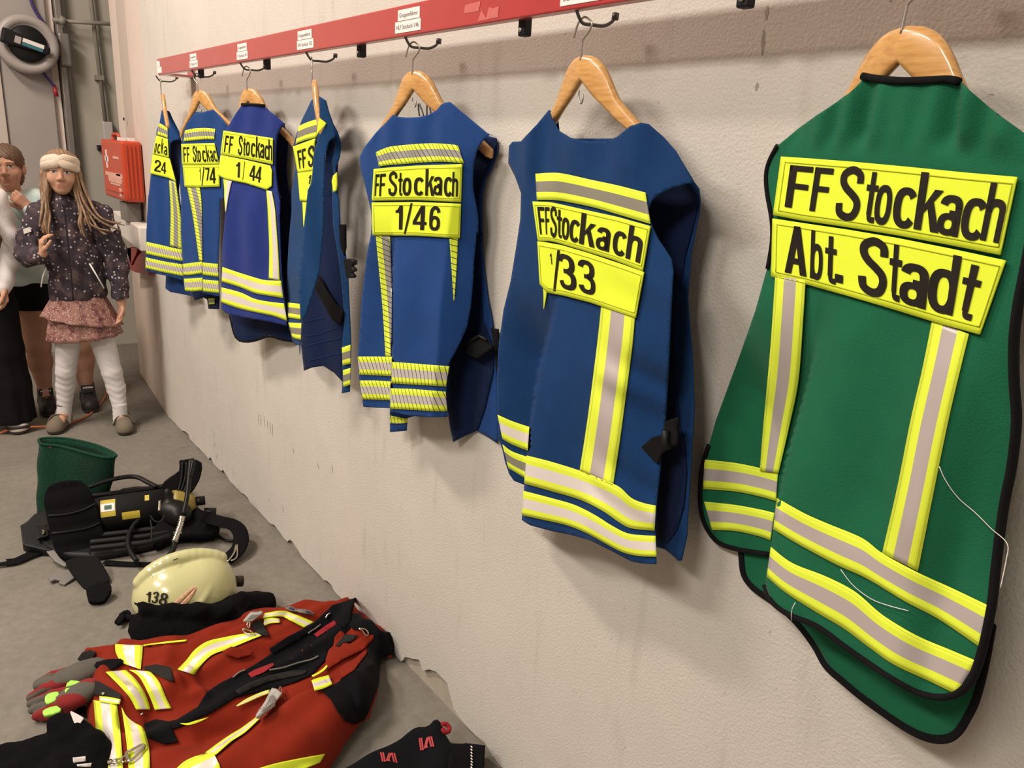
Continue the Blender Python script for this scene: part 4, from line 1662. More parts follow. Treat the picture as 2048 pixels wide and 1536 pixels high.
# ============================== blue vest 1/46
def vest46():
    S = HANG['v46']
    root = vest_root('v46', 'blue vest reading FF Stockach 1/46 with hatched tapes, second blue vest from the camera')
    c = lambda *p: C(680, 0, .3125, *p)
    d = lambda *p: C(680, 450, .293, *p)
    FE = d((335, 60), (352, 300), (362, 480), (361, 650), (356, 850), (350, 950), (343, 1100), (341, 1280))
    uf = uline(S, FE, .04)
    UR = uline(S, c((700, 650), (860, 900), (800, 1100), (790, 1300)) + d((800, 150), (785, 500), (760, 900), (725, 1200)))

    def fn(u, z):
        low = sst(1.34, 1.12, z)
        k = u - uf(z)
        st = sst(-0.008, 0.006, k)
        dd = 0.022 + 0.0 * u
        dd = dd + low * ((-0.006 - 0.03 * sst(-0.28, -0.1, u)) * (1 - st) + (0.020 - .008 * sst(0, .2, k)) * st)
        kr = u - UR(z)
        dd = dd - 0.85 * np.maximum(0, kr + .005) * sst(1.5, 1.38, z) - 0.18 * np.maximum(0, u - 0.14) * sst(1.36, 1.48, z)
        dd = dd - 0.20 * np.maximum(0, -u - 0.16) * sst(1.36, 1.46, z)
        dd = dd + 0.004 * np.sin(u * 66) * sst(1.45, 1.5, z) * sst(1.58, 1.53, z) * sst(.16, .1, np.abs(u))
        dd = dd + 0.005 * np.sin(u * 36 + 2) * sst(1.28, 1.2, z) * sst(.98, 1.08, z)
        return np.maximum(dd, -0.06)
    S.f = fn
    F = Back(S, 0.055, lambda u, z: -0.050 + 0.006 * np.sin(u * 22) - 0.02 * gauss(u, .19, .03) * sst(1.3, 1.1, z))
    fr = c((700, 740), (860, 800), (950, 870), (1002, 885), (1010, 930), (1002, 1000), (970, 1082), (932, 1150), (912, 1250), (910, 1350), (914, 1500)) + d((976, 60), (975, 180), (985, 300), (1006, 480), (1036, 640), (1052, 800), (1060, 950), (1074, 1060), (1080, 1200), (1076, 1490), (1000, 1440), (935, 1405), (850, 1442), (773, 1482), (752, 1380), (735, 1250), (600, 1280), (460, 1318), (455, 1404), (342, 1414), (342, 1200), (300, 800), (300, 300)) + c((330, 1300), (330, 900), (400, 800))
    part('front_panel', sheet(fr, F, 8), M['blue'], root, 0.002)
    part('lining', sheet(c((1000, 885), (1004, 930), (985, 1000), (950, 1075), (915, 1150), (893, 1250), (893, 1350), (903, 1500)) + d((962, 60), (958, 300), (962, 480), (975, 650), (1020, 760), (1050, 850), (1046, 1000), (990, 1250), (940, 1395), (850, 1432), (776, 1470), (740, 1250), (760, 900), (860, 600), (890, 200)) + c((840, 1500), (830, 1200), (850, 1000), (900, 880)), F, 8, 0.004), M['navy'], root, 0.001)  # dark lining sheet that also carries the armhole's shade in its colour
    tape(root, F, d((342, 1300), (400, 1312), (462, 1322)), d((342, 1355), (400, 1358), (457, 1352)), M['tapeh'], n=10, v1=(0, .35), v0=(0, .35), label='end of a tape on the front half')
    body = c((340, 735), (375, 748), (430, 752), (500, 750), (570, 735), (620, 705), (650, 668), (680, 656), (705, 653), (760, 700), (850, 775), (940, 850), (1000, 880), (960, 862), (925, 888), (892, 932), (872, 982), (857, 1050), (852, 1120), (852, 1200), (862, 1262), (876, 1330), (886, 1400), (884, 1500)) + d((935, 40), (928, 120), (915, 250), (908, 400), (893, 560), (868, 700), (822, 800), (782, 880), (752, 930), (737, 980), (727, 1100), (728, 1200), (736, 1275), (735, 1310), (600, 1312), (480, 1302), (342, 1272), (345, 1252), (340, 1250), (250, 1247), (160, 1241), (154, 1200), (132, 1060), (121, 900), (130, 800), (150, 500), (185, 200), (213, 60)) + c((205, 1420), (200, 1350), (160, 1180), (132, 1080), (128, 1005), (160, 940), (230, 850), (300, 780))
    part('back_panel', sheet(body, S, 5, crease=FE), M['blue'], root, 0.0018)
    tape(root, S, c((230, 975), (285, 950), (340, 936), (500, 921), (620, 918), (740, 928), (760, 945)), c((250, 1066), (300, 1058), (400, 1050), (500, 1042), (640, 1035), (740, 1040), (794, 1046)), M['tapeh'], label='hatched tape across the shoulders')
    tape(root, S, d((245, 70), (262, 250), (290, 550), (312, 897)), d((342, 78), (349, 250), (353, 400), (353, 560), (348, 897)), M['tapeh'], v0=(0, .75), v1=(0, .32), label='left upright hatched tape')
    tape(root, S, d((747, 88), (762, 300), (776, 520)), d((806, 84), (796, 300), (780, 520)), M['tapeh'], v0=(0, .3), v1=(0, .2), n=24, label='right upright hatched tape')
    tape(root, S, d((356, 935), (430, 940), (500, 945), (620, 955), (747, 965)), d((350, 1080), (500, 1090), (600, 1095), (724, 1102)), M['tapehw'])
    tape(root, S, d((346, 1115), (430, 1117), (500, 1120), (722, 1138)), d((342, 1254), (500, 1262), (620, 1270), (732, 1272)), M['tapehw'])
    tape(root, S, d((122, 898), (240, 898), (355, 900)), d((133, 1022), (240, 1026), (348, 1032)), M['tapehw'], n=24)
    tape(root, S, d((135, 1062), (240, 1062), (345, 1068)), d((153, 1190), (240, 1192), (342, 1197)), M['tapehw'], n=24)
    cols = [(0, c((218, 1082))[0], c((205, 1285))[0]), (.2, c((320, 1072))[0], c((312, 1283))[0]), (.5, c((490, 1060))[0], c((485, 1280))[0]), (1, c((783, 1050))[0], c((775, 1294))[0])]
    p = patch(root, S, cols, [('F', .025, .072, .17, .85), ('F', .080, .150, .17, .86), ('S', .188, .285, .12, .86), ('t', .298, .345, .16, .86), ('o', .348, .445, .14, .86), ('c', .475, .580, .15, .86), ('k', .600, .700, .10, .86), ('a', .690, .785, .14, .84), ('c', .805, .895, .14, .86), ('h', .895, .960, .20, .86)])
    stitched(p, S, cols)
    cols = [(0, c((205, 1296))[0], c((210, 1506))[0]), (.5, c((490, 1293))[0], c((480, 1508))[0]), (1, c((775, 1304))[0], c((767, 1525))[0])]
    p = patch(root, S, cols, [('1', .265, .345, .10, .82), ('/', .365, .455, .06, .90), ('4', .465, .62, .10, .82), ('6', .65, .77, .10, .82)])
    stitched(p, S, cols)
    o = part('side_strap', sheet(d((800, 822), (885, 780), (952, 752), (1002, 782), (1047, 838), (1000, 872), (942, 912), (882, 882)), F, 6, 0.03), M['black'], root, 0.005)
    P = F.hit(d((880, 800), (950, 756), (1000, 785)), 0.036)
    link('buckle', tube(list(P), 0.003, seg=8), M['blackp'], o)
    part('side_strap', sheet(d((1030, 702), (1082, 712), (1078, 1020), (1062, 940), (1058, 860)), F, 6, 0.008), M['black'], root, 0.003)


vest46()


# ============================== blue vest seen edge on
def vest32():
    S = HANG['v32']
    root = vest_root('v32', 'blue vest hanging edge on so only part of its yellow patch shows')
    c = lambda *p: C(280, 0, .26036, *p)
    d = lambda *p: C(280, 380, .28646, *p)
    # three sheets: the back half to the left, the shoulder fold, the front half to the right
    S.rng = 0.16
    LB = Hang(S.P0 + S.n * 0.02, radians(9))
    LB.f = lambda u, z: 0.004 * np.sin(z * 30) + 0 * u
    MF = Hang(S.P0 - S.u * 0.0 + np.array([-.098, -.173, 0]), radians(-28))
    MF.f = lambda u, z: 0.003 * np.sin(u * 60 + z * 12) + 0.0 * u
    FR = Hang(S.P0 + np.array([0.0, -.10, 0]), radians(-20))
    FR.f = lambda u, z: 0.003 * np.sin(u * 50 + z * 9)
    back = c((1320, 768), (1380, 742), (1400, 760), (1400, 1000), (1350, 1300), (1330, 1536)) + d((1180, 100), (1150, 300), (1125, 600), (1118, 800), (1130, 910), (1122, 1040), (1116, 1150), (1112, 1085), (1085, 1080), (1062, 1045), (1030, 900), (1025, 800), (1025, 650), (1040, 350), (1060, 150), (1060, 0)) + c((1180, 1400), (1198, 1290), (1176, 1130), (1190, 1078), (1212, 1008), (1242, 928), (1280, 850))
    part('back_panel', sheet(back, LB, 4), M['blue32'], root, 0.0018)
    inner = c((1440, 1080), (1500, 1060), (1530, 1130), (1500, 1536)) + d((1330, 0), (1380, 200), (1420, 480), (1452, 680), (1440, 840), (1470, 1000), (1470, 1090), (1412, 1100), (1415, 1338), (1355, 1275), (1282, 1228), (1200, 1240), (1146, 1262), (1140, 1200), (1125, 1080), (1130, 900), (1180, 600), (1240, 200), (1280, 0))
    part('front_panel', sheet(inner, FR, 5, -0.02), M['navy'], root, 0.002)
    strip_r = c((1460, 880), (1482, 945), (1520, 1018), (1546, 1100), (1536, 1200), (1506, 1290), (1508, 1420), (1530, 1536)) + d((1392, 120), (1400, 250), (1432, 420), (1452, 560), (1458, 700), (1472, 1000), (1475, 1080), (1470, 1320), (1465, 1408), (1410, 1420), (1415, 1340), (1412, 1100), (1430, 900), (1400, 560), (1350, 250), (1340, 0)) + c((1500, 1400), (1475, 1250), (1500, 1120), (1480, 1060))
    part('front_panel', sheet(strip_r, FR, 4, -0.012), M['blue32'], root, 0.002)
    fold = c((1380, 741), (1430, 773), (1450, 850), (1482, 948), (1500, 1000), (1500, 1050), (1450, 1090), (1425, 1200), (1418, 1400), (1410, 1536)) + d((1288, 20), (1282, 300), (1256, 560), (1215, 700), (1172, 830), (1142, 905), (1126, 905), (1116, 790), (1121, 600), (1146, 260), (1164, 80), (1172, 0)) + c((1320, 1400), (1340, 1150), (1375, 1060), (1430, 950), (1380, 900))
    part('shoulder_fold', sheet(fold, MF, 4), M['blue32'], root, 0.0018)
    tape(root, LB, c((1222, 968), (1290, 938), (1340, 922), (1385, 911)), c((1196, 1106), (1270, 1078), (1330, 1062), (1350, 1056)), M['tapeg'], n=20)
    tape(root, MF, c((1376, 912), (1400, 922), (1432, 948)), c((1352, 1056), (1372, 1020), (1430, 952)), M['yellow'], n=8, off=0.004)
    cols = [(0, c((1176, 1126))[0], c((1212, 1328))[0]), (.33, c((1346, 1064))[0], c((1332, 1312))[0])]
    p = patch(root, LB, cols, [('F', .045, .105, .20, .86), ('F', .115, .18, .20, .86), ('S', .215, .325, .18, .86)], n=14)
    cols = [(0, c((1212, 1330))[0], d((1118, 76))[0]), (.3, c((1332, 1314))[0], d((1166, 80))[0])]
    p = patch(root, LB, cols, [('1', .22, .27, .12, .42)], n=14)
    tape(root, LB, d((1134, 82), (1138, 160), (1142, 255)), d((1168, 82), (1156, 170), (1145, 262)), M['yellow'], n=12)
    tape(root, LB, d((1027, 785), (1070, 790), (1116, 795)), d((1032, 890), (1075, 897), (1120, 905)), M['tapeg'], n=12)
    tape(root, LB, d((1036, 925), (1080, 928), (1126, 930)), d((1064, 1030), (1090, 1040), (1122, 1046)), M['tapeg'], n=12)
    tape(root, FR, d((1410, 1100), (1470, 1080)), d((1415, 1225), (1470, 1212)), M['tapeg'], n=10, off=-0.004)
    tape(root, FR, d((1418, 1258), (1470, 1242)), d((1420, 1375), (1468, 1360)), M['tapeg'], n=10, off=-0.004)
    part('tape_tab', sheet(c((1475, 1390), (1485, 1350), (1512, 1325), (1516, 1420), (1508, 1465), (1485, 1478)), FR, 4, -0.004), M['yellow'], root, 0.002)
    part('side_strap', sheet(d((1215, 680), (1252, 595), (1300, 690), (1375, 800), (1425, 850), (1402, 945), (1340, 900), (1262, 762)), FR, 5, -0.008), M['black'], root, 0.004)
    o = part('side_clip', sheet(d((1428, 482), (1470, 478), (1508, 492), (1508, 520), (1482, 530), (1510, 556), (1504, 570), (1482, 575), (1502, 600), (1498, 614), (1452, 616)), FR, 4, -0.01), M['blackp'], root, 0.010)
    part('side_strap', sheet(d((1390, 240), (1438, 240), (1440, 400), (1428, 460), (1400, 390)), FR, 5, -0.009), M['black'], root, 0.003)
    # seams across the lining
    for a in ([(1140, 925), (1210, 905), (1290, 890)], [(1150, 1020), (1260, 1000), (1375, 960)], [(1160, 1090), (1270, 1060), (1395, 1035)], [(1180, 1190), (1280, 1165), (1390, 1140)]):
        P = FR.hit(resample_open(d(*a), 5), -0.0175)
        link('seam', tube(list(P), 0.0006, seg=5), M['blue'], root)


vest32()


# ============================== blue vest 1/44
def vest44():
    S = HANG['v44']
    root = vest_root('v44', 'violet blue vest reading FF Stockach 1/44 with black neck edging')
    c = lambda *p: C(280, 0, .26036, *p)
    d = lambda *p: C(280, 380, .28646, *p)

    def fn(u, z):
        dd = 0.020 + 0.014 * gauss(u, 0, .2) * sst(1.5, 1.2, z)
        dd = dd + 0.0045 * np.sin(u * 55) * sst(1.48, 1.53, z) * sst(1.62, 1.55, z)
        dd = dd + 0.007 * np.sin(u * 40 + 1.0) * sst(1.33, 1.25, z) * sst(0.98, 1.12, z)
        dd = dd + 0.006 * np.sin(u * 26 + .5) * sst(1.1, .95, z)
        dd = dd - 0.12 * np.maximum(0, np.abs(u) - 0.15)
        return np.maximum(dd, -0.05)
    S.f = fn
    F = Back(S, 0.05, lambda u, z: -0.045 + 0.006 * np.sin(u * 22 + 1))
    fr = c((960, 900), (1110, 960), (1135, 1060), (1138, 1100), (1125, 1300), (1135, 1420), (1165, 1536)) + d((1045, 40), (1062, 200), (1032, 500), (1022, 760), (1032, 960), (1076, 1060), (1020, 1052), (960, 1040), (902, 1010), (850, 1040), (762, 1062), (695, 1060), (662, 1030), (645, 960), (625, 870), (640, 700), (660, 200)) + c((740, 1100), (800, 900))
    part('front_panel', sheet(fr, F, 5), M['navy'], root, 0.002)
    binding(root, d((625, 870), (645, 960), (662, 1030), (695, 1060), (762, 1062), (850, 1040), (902, 1010), (960, 1040), (1020, 1052), (1072, 1058)), F, 0.0035)
    body = c((785, 800), (850, 806), (940, 800), (1000, 858), (1060, 905), (1112, 950), (1080, 972), (1060, 1010), (1050, 1060), (1045, 1130), (1040, 1250), (1052, 1400), (1075, 1536)) + d((980, 40), (976, 200), (982, 400), (992, 600), (1010, 760), (1025, 905), (1026, 950), (960, 932), (850, 910), (700, 885), (600, 860), (568, 828), (568, 780), (570, 540), (576, 400), (598, 160), (612, 60)) + c((660, 1480), (640, 1380), (620, 1190), (640, 1060), (650, 1012), (680, 968), (720, 900))
    part('back_panel', sheet(body, S, 4.5), M['blue44'], root, 0.0018)
    binding(root, c((783, 802), (850, 808), (900, 802), (940, 800), (955, 812)), S, 0.0045, 0.002)
    binding(root, c((1112, 952), (1080, 972), (1060, 1010), (1050, 1060), (1045, 1130), (1040, 1250), (1052, 1400), (1075, 1536)), S, 0.0022, 0.001, m=M['navy'])
    tape(root, S, d((882, 0), (890, 100), (895, 200), (903, 400), (900, 618)), d((920, 10), (940, 120), (948, 200), (963, 400), (975, 632)), M['tapew'], v0=(0, .8), v1=(0, .8), label='right upright silver tape')
    tape(root, S, c((640, 1375), (648, 1450)) + d((590, 60), (597, 150)), c((706, 1390), (690, 1460)) + d((615, 60), (600, 155)), M['tapew'], n=20, v0=(.1, .6), v1=(.1, .6), label='left upright silver tape')
    tape(root, S, d((576, 538), (700, 580), (850, 625), (920, 632), (985, 634)), d((570, 640), (700, 680), (800, 720), (900, 738), (1000, 755)), M['tapew'], n=30)
    tape(root, S, d((570, 680), (700, 715), (800, 760), (900, 780), (1005, 792)), d((568, 785), (700, 830), (850, 862), (940, 882), (1026, 914)), M['tapew'], n=30)
    cols = [(0, c((643, 1003))[0], c((620, 1186))[0]), (.5, c((828, 1032))[0], c((820, 1222))[0]), (1, c((1021, 1062))[0], c((1020, 1264))[0])]
    p = patch(root, S, cols, [('F', .05, .12, .18, .88), ('F', .14, .21, .18, .88), ('S', .32, .40, .10, .88), ('t', .415, .465, .15, .88), ('o', .47, .55, .08, .86), ('c', .57, .655, .10, .86), ('k', .665, .755, .03, .86), ('a', .75, .83, .08, .84), ('c', .84, .915, .10, .86), ('h', .91, .985, .06, .86)])
    stitched(p, S, cols)
    cols = [(0, c((621, 1190))[0], c((600, 1346))[0]), (.12, c((668, 1200))[0], c((655, 1376))[0]), (.5, c((820, 1230))[0], c((815, 1408))[0]), (.93, c((1000, 1272))[0], c((972, 1458))[0]), (1, c((1014, 1310))[0], c((1012, 1430))[0])]
    p = patch(root, S, cols, [('1', .30, .375, .15, .82), ('/', .43, .465, .1, .84), ('4', .56, .675, .15, .80), ('4', .68, .79, .13, .80)])
    return S


vest44()


# ============================== blue vest 1/74
def vest74():
    S = HANG['v74']
    root = vest_root('v74', 'blue vest reading FF Stockach 1/74, partly covered by the 1/44 vest')
    c = lambda *p: C(280, 0, .26036, *p)
    d = lambda *p: C(280, 380, .28646, *p)
    uf = uline(S, c((470, 1270), (490, 1440)) + d((430, 100), (434, 300), (436, 500), (436, 740)))

    def fn(u, z):
        k = u - uf(z)
        dd = 0.02 + 0.010 * gauss(k, 0.01, .06) * sst(1.4, 1.2, z)
        dd = dd + 0.004 * np.sin(u * 50) * sst(1.48, 1.53, z)
        dd = dd - 0.10 * np.maximum(0, np.abs(u) - 0.16)
        return np.maximum(dd, -0.04)
    S.f = fn
    F = Back(S, 0.05, lambda u, z: -0.04 + 0.005 * np.sin(u * 22 + 1))
    fr = d((330, 500), (545, 500), (556, 740), (552, 832), (478, 830), (470, 765), (445, 750), (382, 772), (350, 700))
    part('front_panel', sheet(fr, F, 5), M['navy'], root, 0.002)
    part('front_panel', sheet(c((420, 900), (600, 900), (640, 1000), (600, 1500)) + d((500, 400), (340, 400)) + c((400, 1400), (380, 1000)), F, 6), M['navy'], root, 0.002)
    tape(root, F, d((476, 756), (520, 756)), d((480, 800), (520, 796)), M['tapeh'], n=6, off=0.006)
    body = c((430, 858), (475, 864), (520, 852), (562, 840), (620, 898), (676, 972), (690, 1010), (660, 1120), (655, 1400), (650, 1536)) + d((560, 60), (556, 300), (548, 500), (553, 742), (440, 722), (430, 712), (316, 706), (306, 640), (300, 500), (286, 300), (288, 60)) + c((312, 1480), (308, 1400), (316, 1200), (320, 1100), (340, 1000), (362, 948))
    part('back_panel', sheet(body, S, 4.5), M['blue'], root, 0.0018)
    tape(root, S, c((346, 1002), (400, 990), (440, 985), (510, 983), (578, 990)), c((334, 1086), (400, 1080), (440, 1076), (510, 1070), (570, 1072)), M['tapeh'], n=24)
    tape(root, S, c((360, 1430),) + d((345, 60), (372, 200), (415, 498)), c((456, 1430),) + d((428, 60), (433, 200), (437, 498)), M['tapeh'], n=30, v1=(0, .3), label='upright hatched tape')
    tape(root, S, d((300, 516), (340, 512), (380, 506), (434, 500)), d((304, 594), (350, 594), (434, 582)), M['tapehw'], n=20)
    tape(root, S, d((436, 505), (490, 512), (543, 516)), d((438, 592), (490, 600), (547, 606)), M['tapehw'], n=16)
    tape(root, S, d((306, 620), (350, 618), (436, 612)), d((314, 704), (370, 708), (436, 702)), M['tapehw'], n=20)
    tape(root, S, d((438, 624), (490, 630), (547, 634)), d((440, 708), (490, 714), (552, 720)), M['tapehw'], n=16)
    cols = [(0, c((318, 1106))[0], c((326, 1268))[0]), (.5, c((450, 1102))[0], c((460, 1266))[0]), (.88, c((572, 1100))[0], c((608, 1264))[0])]
    p = patch(root, S, cols, [('F', .04, .12, .15, .86), ('F', .14, .215, .15, .86), ('S', .31, .40, .10, .86), ('t', .40, .45, .12, .86), ('o', .45, .53, .12, .86), ('c', .56, .64, .12, .86), ('k', .65, .72, .10, .86), ('a', .73, .79, .14, .86), ('c', .80, .87, .14, .86)], n=20)
    stitched(p, S, cols)
    cols = [(0, c((330, 1270))[0], c((344, 1436))[0]), (.5, c((465, 1270))[0], c((472, 1438))[0]), (1, c((608, 1266))[0], c((612, 1434))[0])]
    p = patch(root, S, cols, [('1', .46, .49, .12, .7), ('/', .50, .60, .10, .88), ('7', .62, .73, .12, .70), ('4', .73, .90, .12, .84)], n=20)
    stitched(p, S, cols)


vest74()


# ============================== leftmost blue vest
def vest24():
    S = HANG['v24']
    root = vest_root('v24', 'leftmost blue vest reading 24 beside the orange case')
    c = lambda *p: C(280, 0, .26036, *p)
    d = lambda *p: C(280, 380, .28646, *p)
    L = Hang(S.P0, radians(-26))
    L.f = lambda u, z: 0.018 + 0.010 * gauss(u, 0.02, .05) * sst(1.4, 1.2, z) + 0.003 * np.sin(u * 60)
    F = Hang(S.P0 + np.array([0.035, -.05, 0]), radians(-12))
    F.f = lambda u, z: 0.004 * np.sin(u * 40)
    fr = c((225, 870), (265, 940), (300, 1010), (318, 1090), (320, 1300)) + d((270, 0), (310, 300), (330, 560), (382, 745), (300, 728), (212, 712), (178, 686), (182, 600), (220, 300)) + c((230, 1400), (215, 1000))
    part('front_panel', sheet(fr, F, 4.5), M['blue'], root, 0.002)
    part('armhole_shade', sheet(c((232, 1105), (262, 1080), (310, 1092), (320, 1300), (302, 1392), (276, 1384), (232, 1225)), F, 4, 0.006), M['navy'], root, 0.001)  # navy sheet over the front panel: armhole shade painted as colour
    body = c((168, 846), (220, 852), (232, 868), (262, 940), (300, 1012), (308, 1075), (260, 1078), (228, 1110), (226, 1215), (272, 1380), (278, 1440)) + d((280, 60), (288, 250), (298, 400), (303, 632), (200, 602), (100, 582), (40, 562), (45, 300), (58, 40)) + c((68, 1500), (85, 1330), (105, 1150), (130, 1000), (150, 948))
    part('back_panel', sheet(body, L, 4), M['blue'], root, 0.0018)
    tape(root, L, c((148, 945), (180, 962), (212, 986)), c((130, 1036), (175, 1048), (214, 1062)), M['tapeh'], n=12)
    tape(root, L, c((224, 1385), (228, 1450)) + d((215, 150), (210, 390)), c((274, 1396), (285, 1470)) + d((285, 200), (292, 412)), M['tapeh'], n=30, label='upright hatched tape')
    tape(root, L, d((44, 362), (150, 385), (220, 402), (292, 416)), d((41, 446), (150, 470), (220, 484), (298, 498)), M['tapehw'], n=24)
    tape(root, L, d((40, 470), (150, 495), (220, 508), (298, 520)), d((38, 546), (150, 572), (220, 586), (303, 602)), M['tapehw'], n=24)
    cols = [(.38, c((126, 1040))[0], c((98, 1182))[0]), (.9, c((214, 1068))[0], c((221, 1212))[0])]
    p = patch(root, L, cols, [('o', .40, .47, .20, .92), ('c', .50, .60, .20, .90), ('k', .63, .72, .06, .88), ('a', .74, .85, .24, .90)], n=14)
    cols = [(0, c((98, 1186))[0], c((82, 1334))[0]), (.6, c((222, 1216))[0], c((222, 1368))[0]), (1, c((230, 1225))[0], c((276, 1396))[0])]
    p = patch(root, L, cols, [('2', .10, .32, .22, .82), ('4', .33, .50, .24, .84)], n=14)


vest24()

# ------------------------------------------------------------------ gear on the floor
class Tilt:
    """a plane on the floor at the picked spot, tipped up by phi towards the viewer's side; f adds relief"""

    def __init__(s, px, phi, z=0.0, f=None, turn=0.0):
        s.P0 = at_z([px], z)[0]
        v = s.P0[:2] / np.linalg.norm(s.P0[:2])
        a = radians(turn)
        v = np.array([v[0] * cos(a) - v[1] * sin(a), v[0] * sin(a) + v[1] * cos(a)])
        ph = radians(phi)
        s.n = np.array([-v[0] * sin(ph), -v[1] * sin(ph), cos(ph)])
        s.f = f

    def hit(s, p, off=0.0):
        D = rays(p)
        t = ((s.P0 - EYE) @ s.n + off) / (D @ s.n)
        P = EYE + D * t[:, None]
        if s.f is not None:
            P = P + s.n * s.f(np.asarray(p, float))[:, None]
        return P


def pad(name, poly, surf, m, root, t=0.01, step=5, off=0.0, rnd=0, bev=0.0):
    o = link(name, sheet(poly, surf, step, off, rnd), m, root)
    solid(o, t, -1)
    if bev:
        bevel(o, bev, 2)
    return o


def strap(name, pts, surf, w, m, root, t=0.003, off=0.004):
    """a webbing strap along a picked line, w metres wide"""
    P = surf.hit(resample_open(pts, 6), off)
    V, Fc = tube_data(list(P), 1.0, seg=10, flat=(w / 2, t / 2), up=tuple(getattr(surf, 'n', (0, 0, 1))))
    return link(name, mesh(V, Fc), m, root)


FLOOR = Tilt((300, 1100), 0)
M['blackcloth'] = cloth('black_webbing', (0.008, 0.008, 0.009), bscale=300, sheen=0.0)
M['fleece'] = cloth('black_fleece', (0.005, 0.005, 0.006), bump=0.6, bscale=160, sheen=0.03)
M['rubber'] = mat('black_rubber_hose', (0.009, 0.009, 0.009), 0.4)
M['grey'] = mat('grey_webbing', (0.012, 0.012, 0.012), 0.85)
M['lightgrey'] = mat('grey_plastic', (0.17, 0.165, 0.155), 0.5)
for k_ in ('blackcloth', 'fleece', 'rubber', 'grey', 'black', 'blackp'):
    M[k_].node_tree.nodes['Principled BSDF'].inputs['Specular IOR Level'].default_value = 0.22 if k_ in ('rubber', 'blackp') else 0.03
M['chrome'] = mat('chrome_fitting', (0.62, 0.58, 0.50), 0.18, 1.0)
M['fleecegreen'] = cloth('dark_green_fleece', (0.005, 0.040, 0.022), bump=0.9, bscale=110, sheen=0.15)
M['rust'] = cloth('rust_lining', (0.16, 0.045, 0.028), bump=0.6, bscale=140)

# --- green fleece tube standing behind the breathing set
rim = [(78, 884), (84, 878), (120, 877), (160, 883), (200, 894), (229, 908), (229, 915), (205, 915), (165, 905), (120, 893), (88, 890)]
low = [(74, 1024), (84, 1012), (115, 1004), (160, 1004), (200, 1008), (216, 1016), (216, 1024), (195, 1030), (160, 1034), (115, 1034), (82, 1030)]
ZT = 0.30
Ptop = at_z(rim, ZT)
Plow = at_z(low, 0.0)
c0, c1 = Ptop.mean(0), Plow.mean(0)
# the tube is wider front to back than the thin slit the picture shows
V, Fc = [], []
rp = np.array(smooth_path(list(Ptop), 4, True))
lp = np.array(smooth_path(list(Plow), 4, True))
n = len(rp)
K = 14
for j in range(K + 1):
    t = j / K
    for i in range(n):
        p = lp[i] * (1 - t) + rp[i] * t
        d = p - (c1 * (1 - t) + c0 * t)
        wv = 0.05 * sin(t * pi) * cos(i / n * 2 * pi * 3 + 1) + 0.03 * sin(t * 11 + i / n * 12.6) * sin(t * pi)
        V.append(p + d * wv)
for j in range(K):
    for i in range(n):
        Fc.append((j * n + i, j * n + (i + 1) % n, (j + 1) * n + (i + 1) % n, (j + 1) * n + i))
Fc.append(tuple(range(n))[::-1])
root = thing('fleece_bag', 'dark green fleece bag with open top and rust lining behind the breathing set', 'bag', c1)
o = link('outer', mesh(V, Fc), M['fleecegreen'], root)
solid(o, 0.008, 1)
V2, F2 = [], []
for j in range(K + 1):
    for i in range(n):
        p = np.array(V[j * n + i])
        c = c1 * (1 - j / K) + c0 * (j / K)
        V2.append(c + (p - c) * 0.955 + np.array([0, 0, 0.004 if j == 0 else 0]))
F2 = [tuple(q[::-1]) for q in Fc[:-1]]
F2.append(tuple(range(n)))
link('lining', mesh(V2, F2), M['rust'], root)
link('hem', tube([p + np.array([0, 0, 0.002]) for p in rp], 0.0055, seg=8, closed=True), M['fleecegreen'], root)

# --- breathing apparatus
cs = lambda *p: C(0, 840, .27344, *p)
base = at_z([(240, 1085)], 0)[0]
root = thing('breathing_apparatus', 'black breathing apparatus harness with air cylinder lying on the floor', 'breathing apparatus', base)
A0 = at_z(cs((690, 700)), 0.10)[0]
B0 = at_z(cs((1400, 600)), 0.115)[0]
ax = (B0 - A0) / np.linalg.norm(B0 - A0)
L = np.linalg.norm(B0 - A0)
r = 0.066
o = link('air_cylinder', lathe([(0.012, -0.05), (0.045, -0.042), (r * .96, -0.01), (r, 0.02), (r, L - 0.07)], A0, ax, 28), mat('charcoal_cylinder', (0.010, 0.010, 0.010), 0.7, spec=0.2), root)
link('cylinder_shoulder', lathe([(r, L - 0.072), (r * .98, L - .04), (r * .82, L - 0.008), (r * .5, L + .012), (0.02, L + 0.016)], A0, ax, 28), mat('worn_yellow_paint', (0.30, 0.23, 0.045), 0.4, noise=0.5, scale=30), o)
link('valve', tubes([dict(path=[A0 + ax * (L + .01), A0 + ax * (L + .05)], r=0.018, seg=14), dict(path=[at_z(cs((1490, 690)), 0.06)[0], at_z(cs((1580, 690)), 0.055)[0]], r=0.026, seg=14)]), M['rubber'], root)
# stickers bent round the cylinder
up = np.array([0, 0, 1.0])
e1 = np.cross(ax, up)
e1 /= np.linalg.norm(e1)
e2 = np.cross(e1, ax)


def cyl_patch(l0, l1, a0, a1, m, name, rr=None, n=10):
    rr = rr or r + 0.001
    V = []
    for i in range(n + 1):
        a = radians(a0 + (a1 - a0) * i / n)
        for l in (l0, l1):
            V.append(A0 + ax * l + (e1 * cos(a) + e2 * sin(a)) * rr)
    Fc = [(2 * i, 2 * i + 1, 2 * i + 3, 2 * i + 2) for i in range(n)]
    return link(name, mesh(V, Fc), m, o)


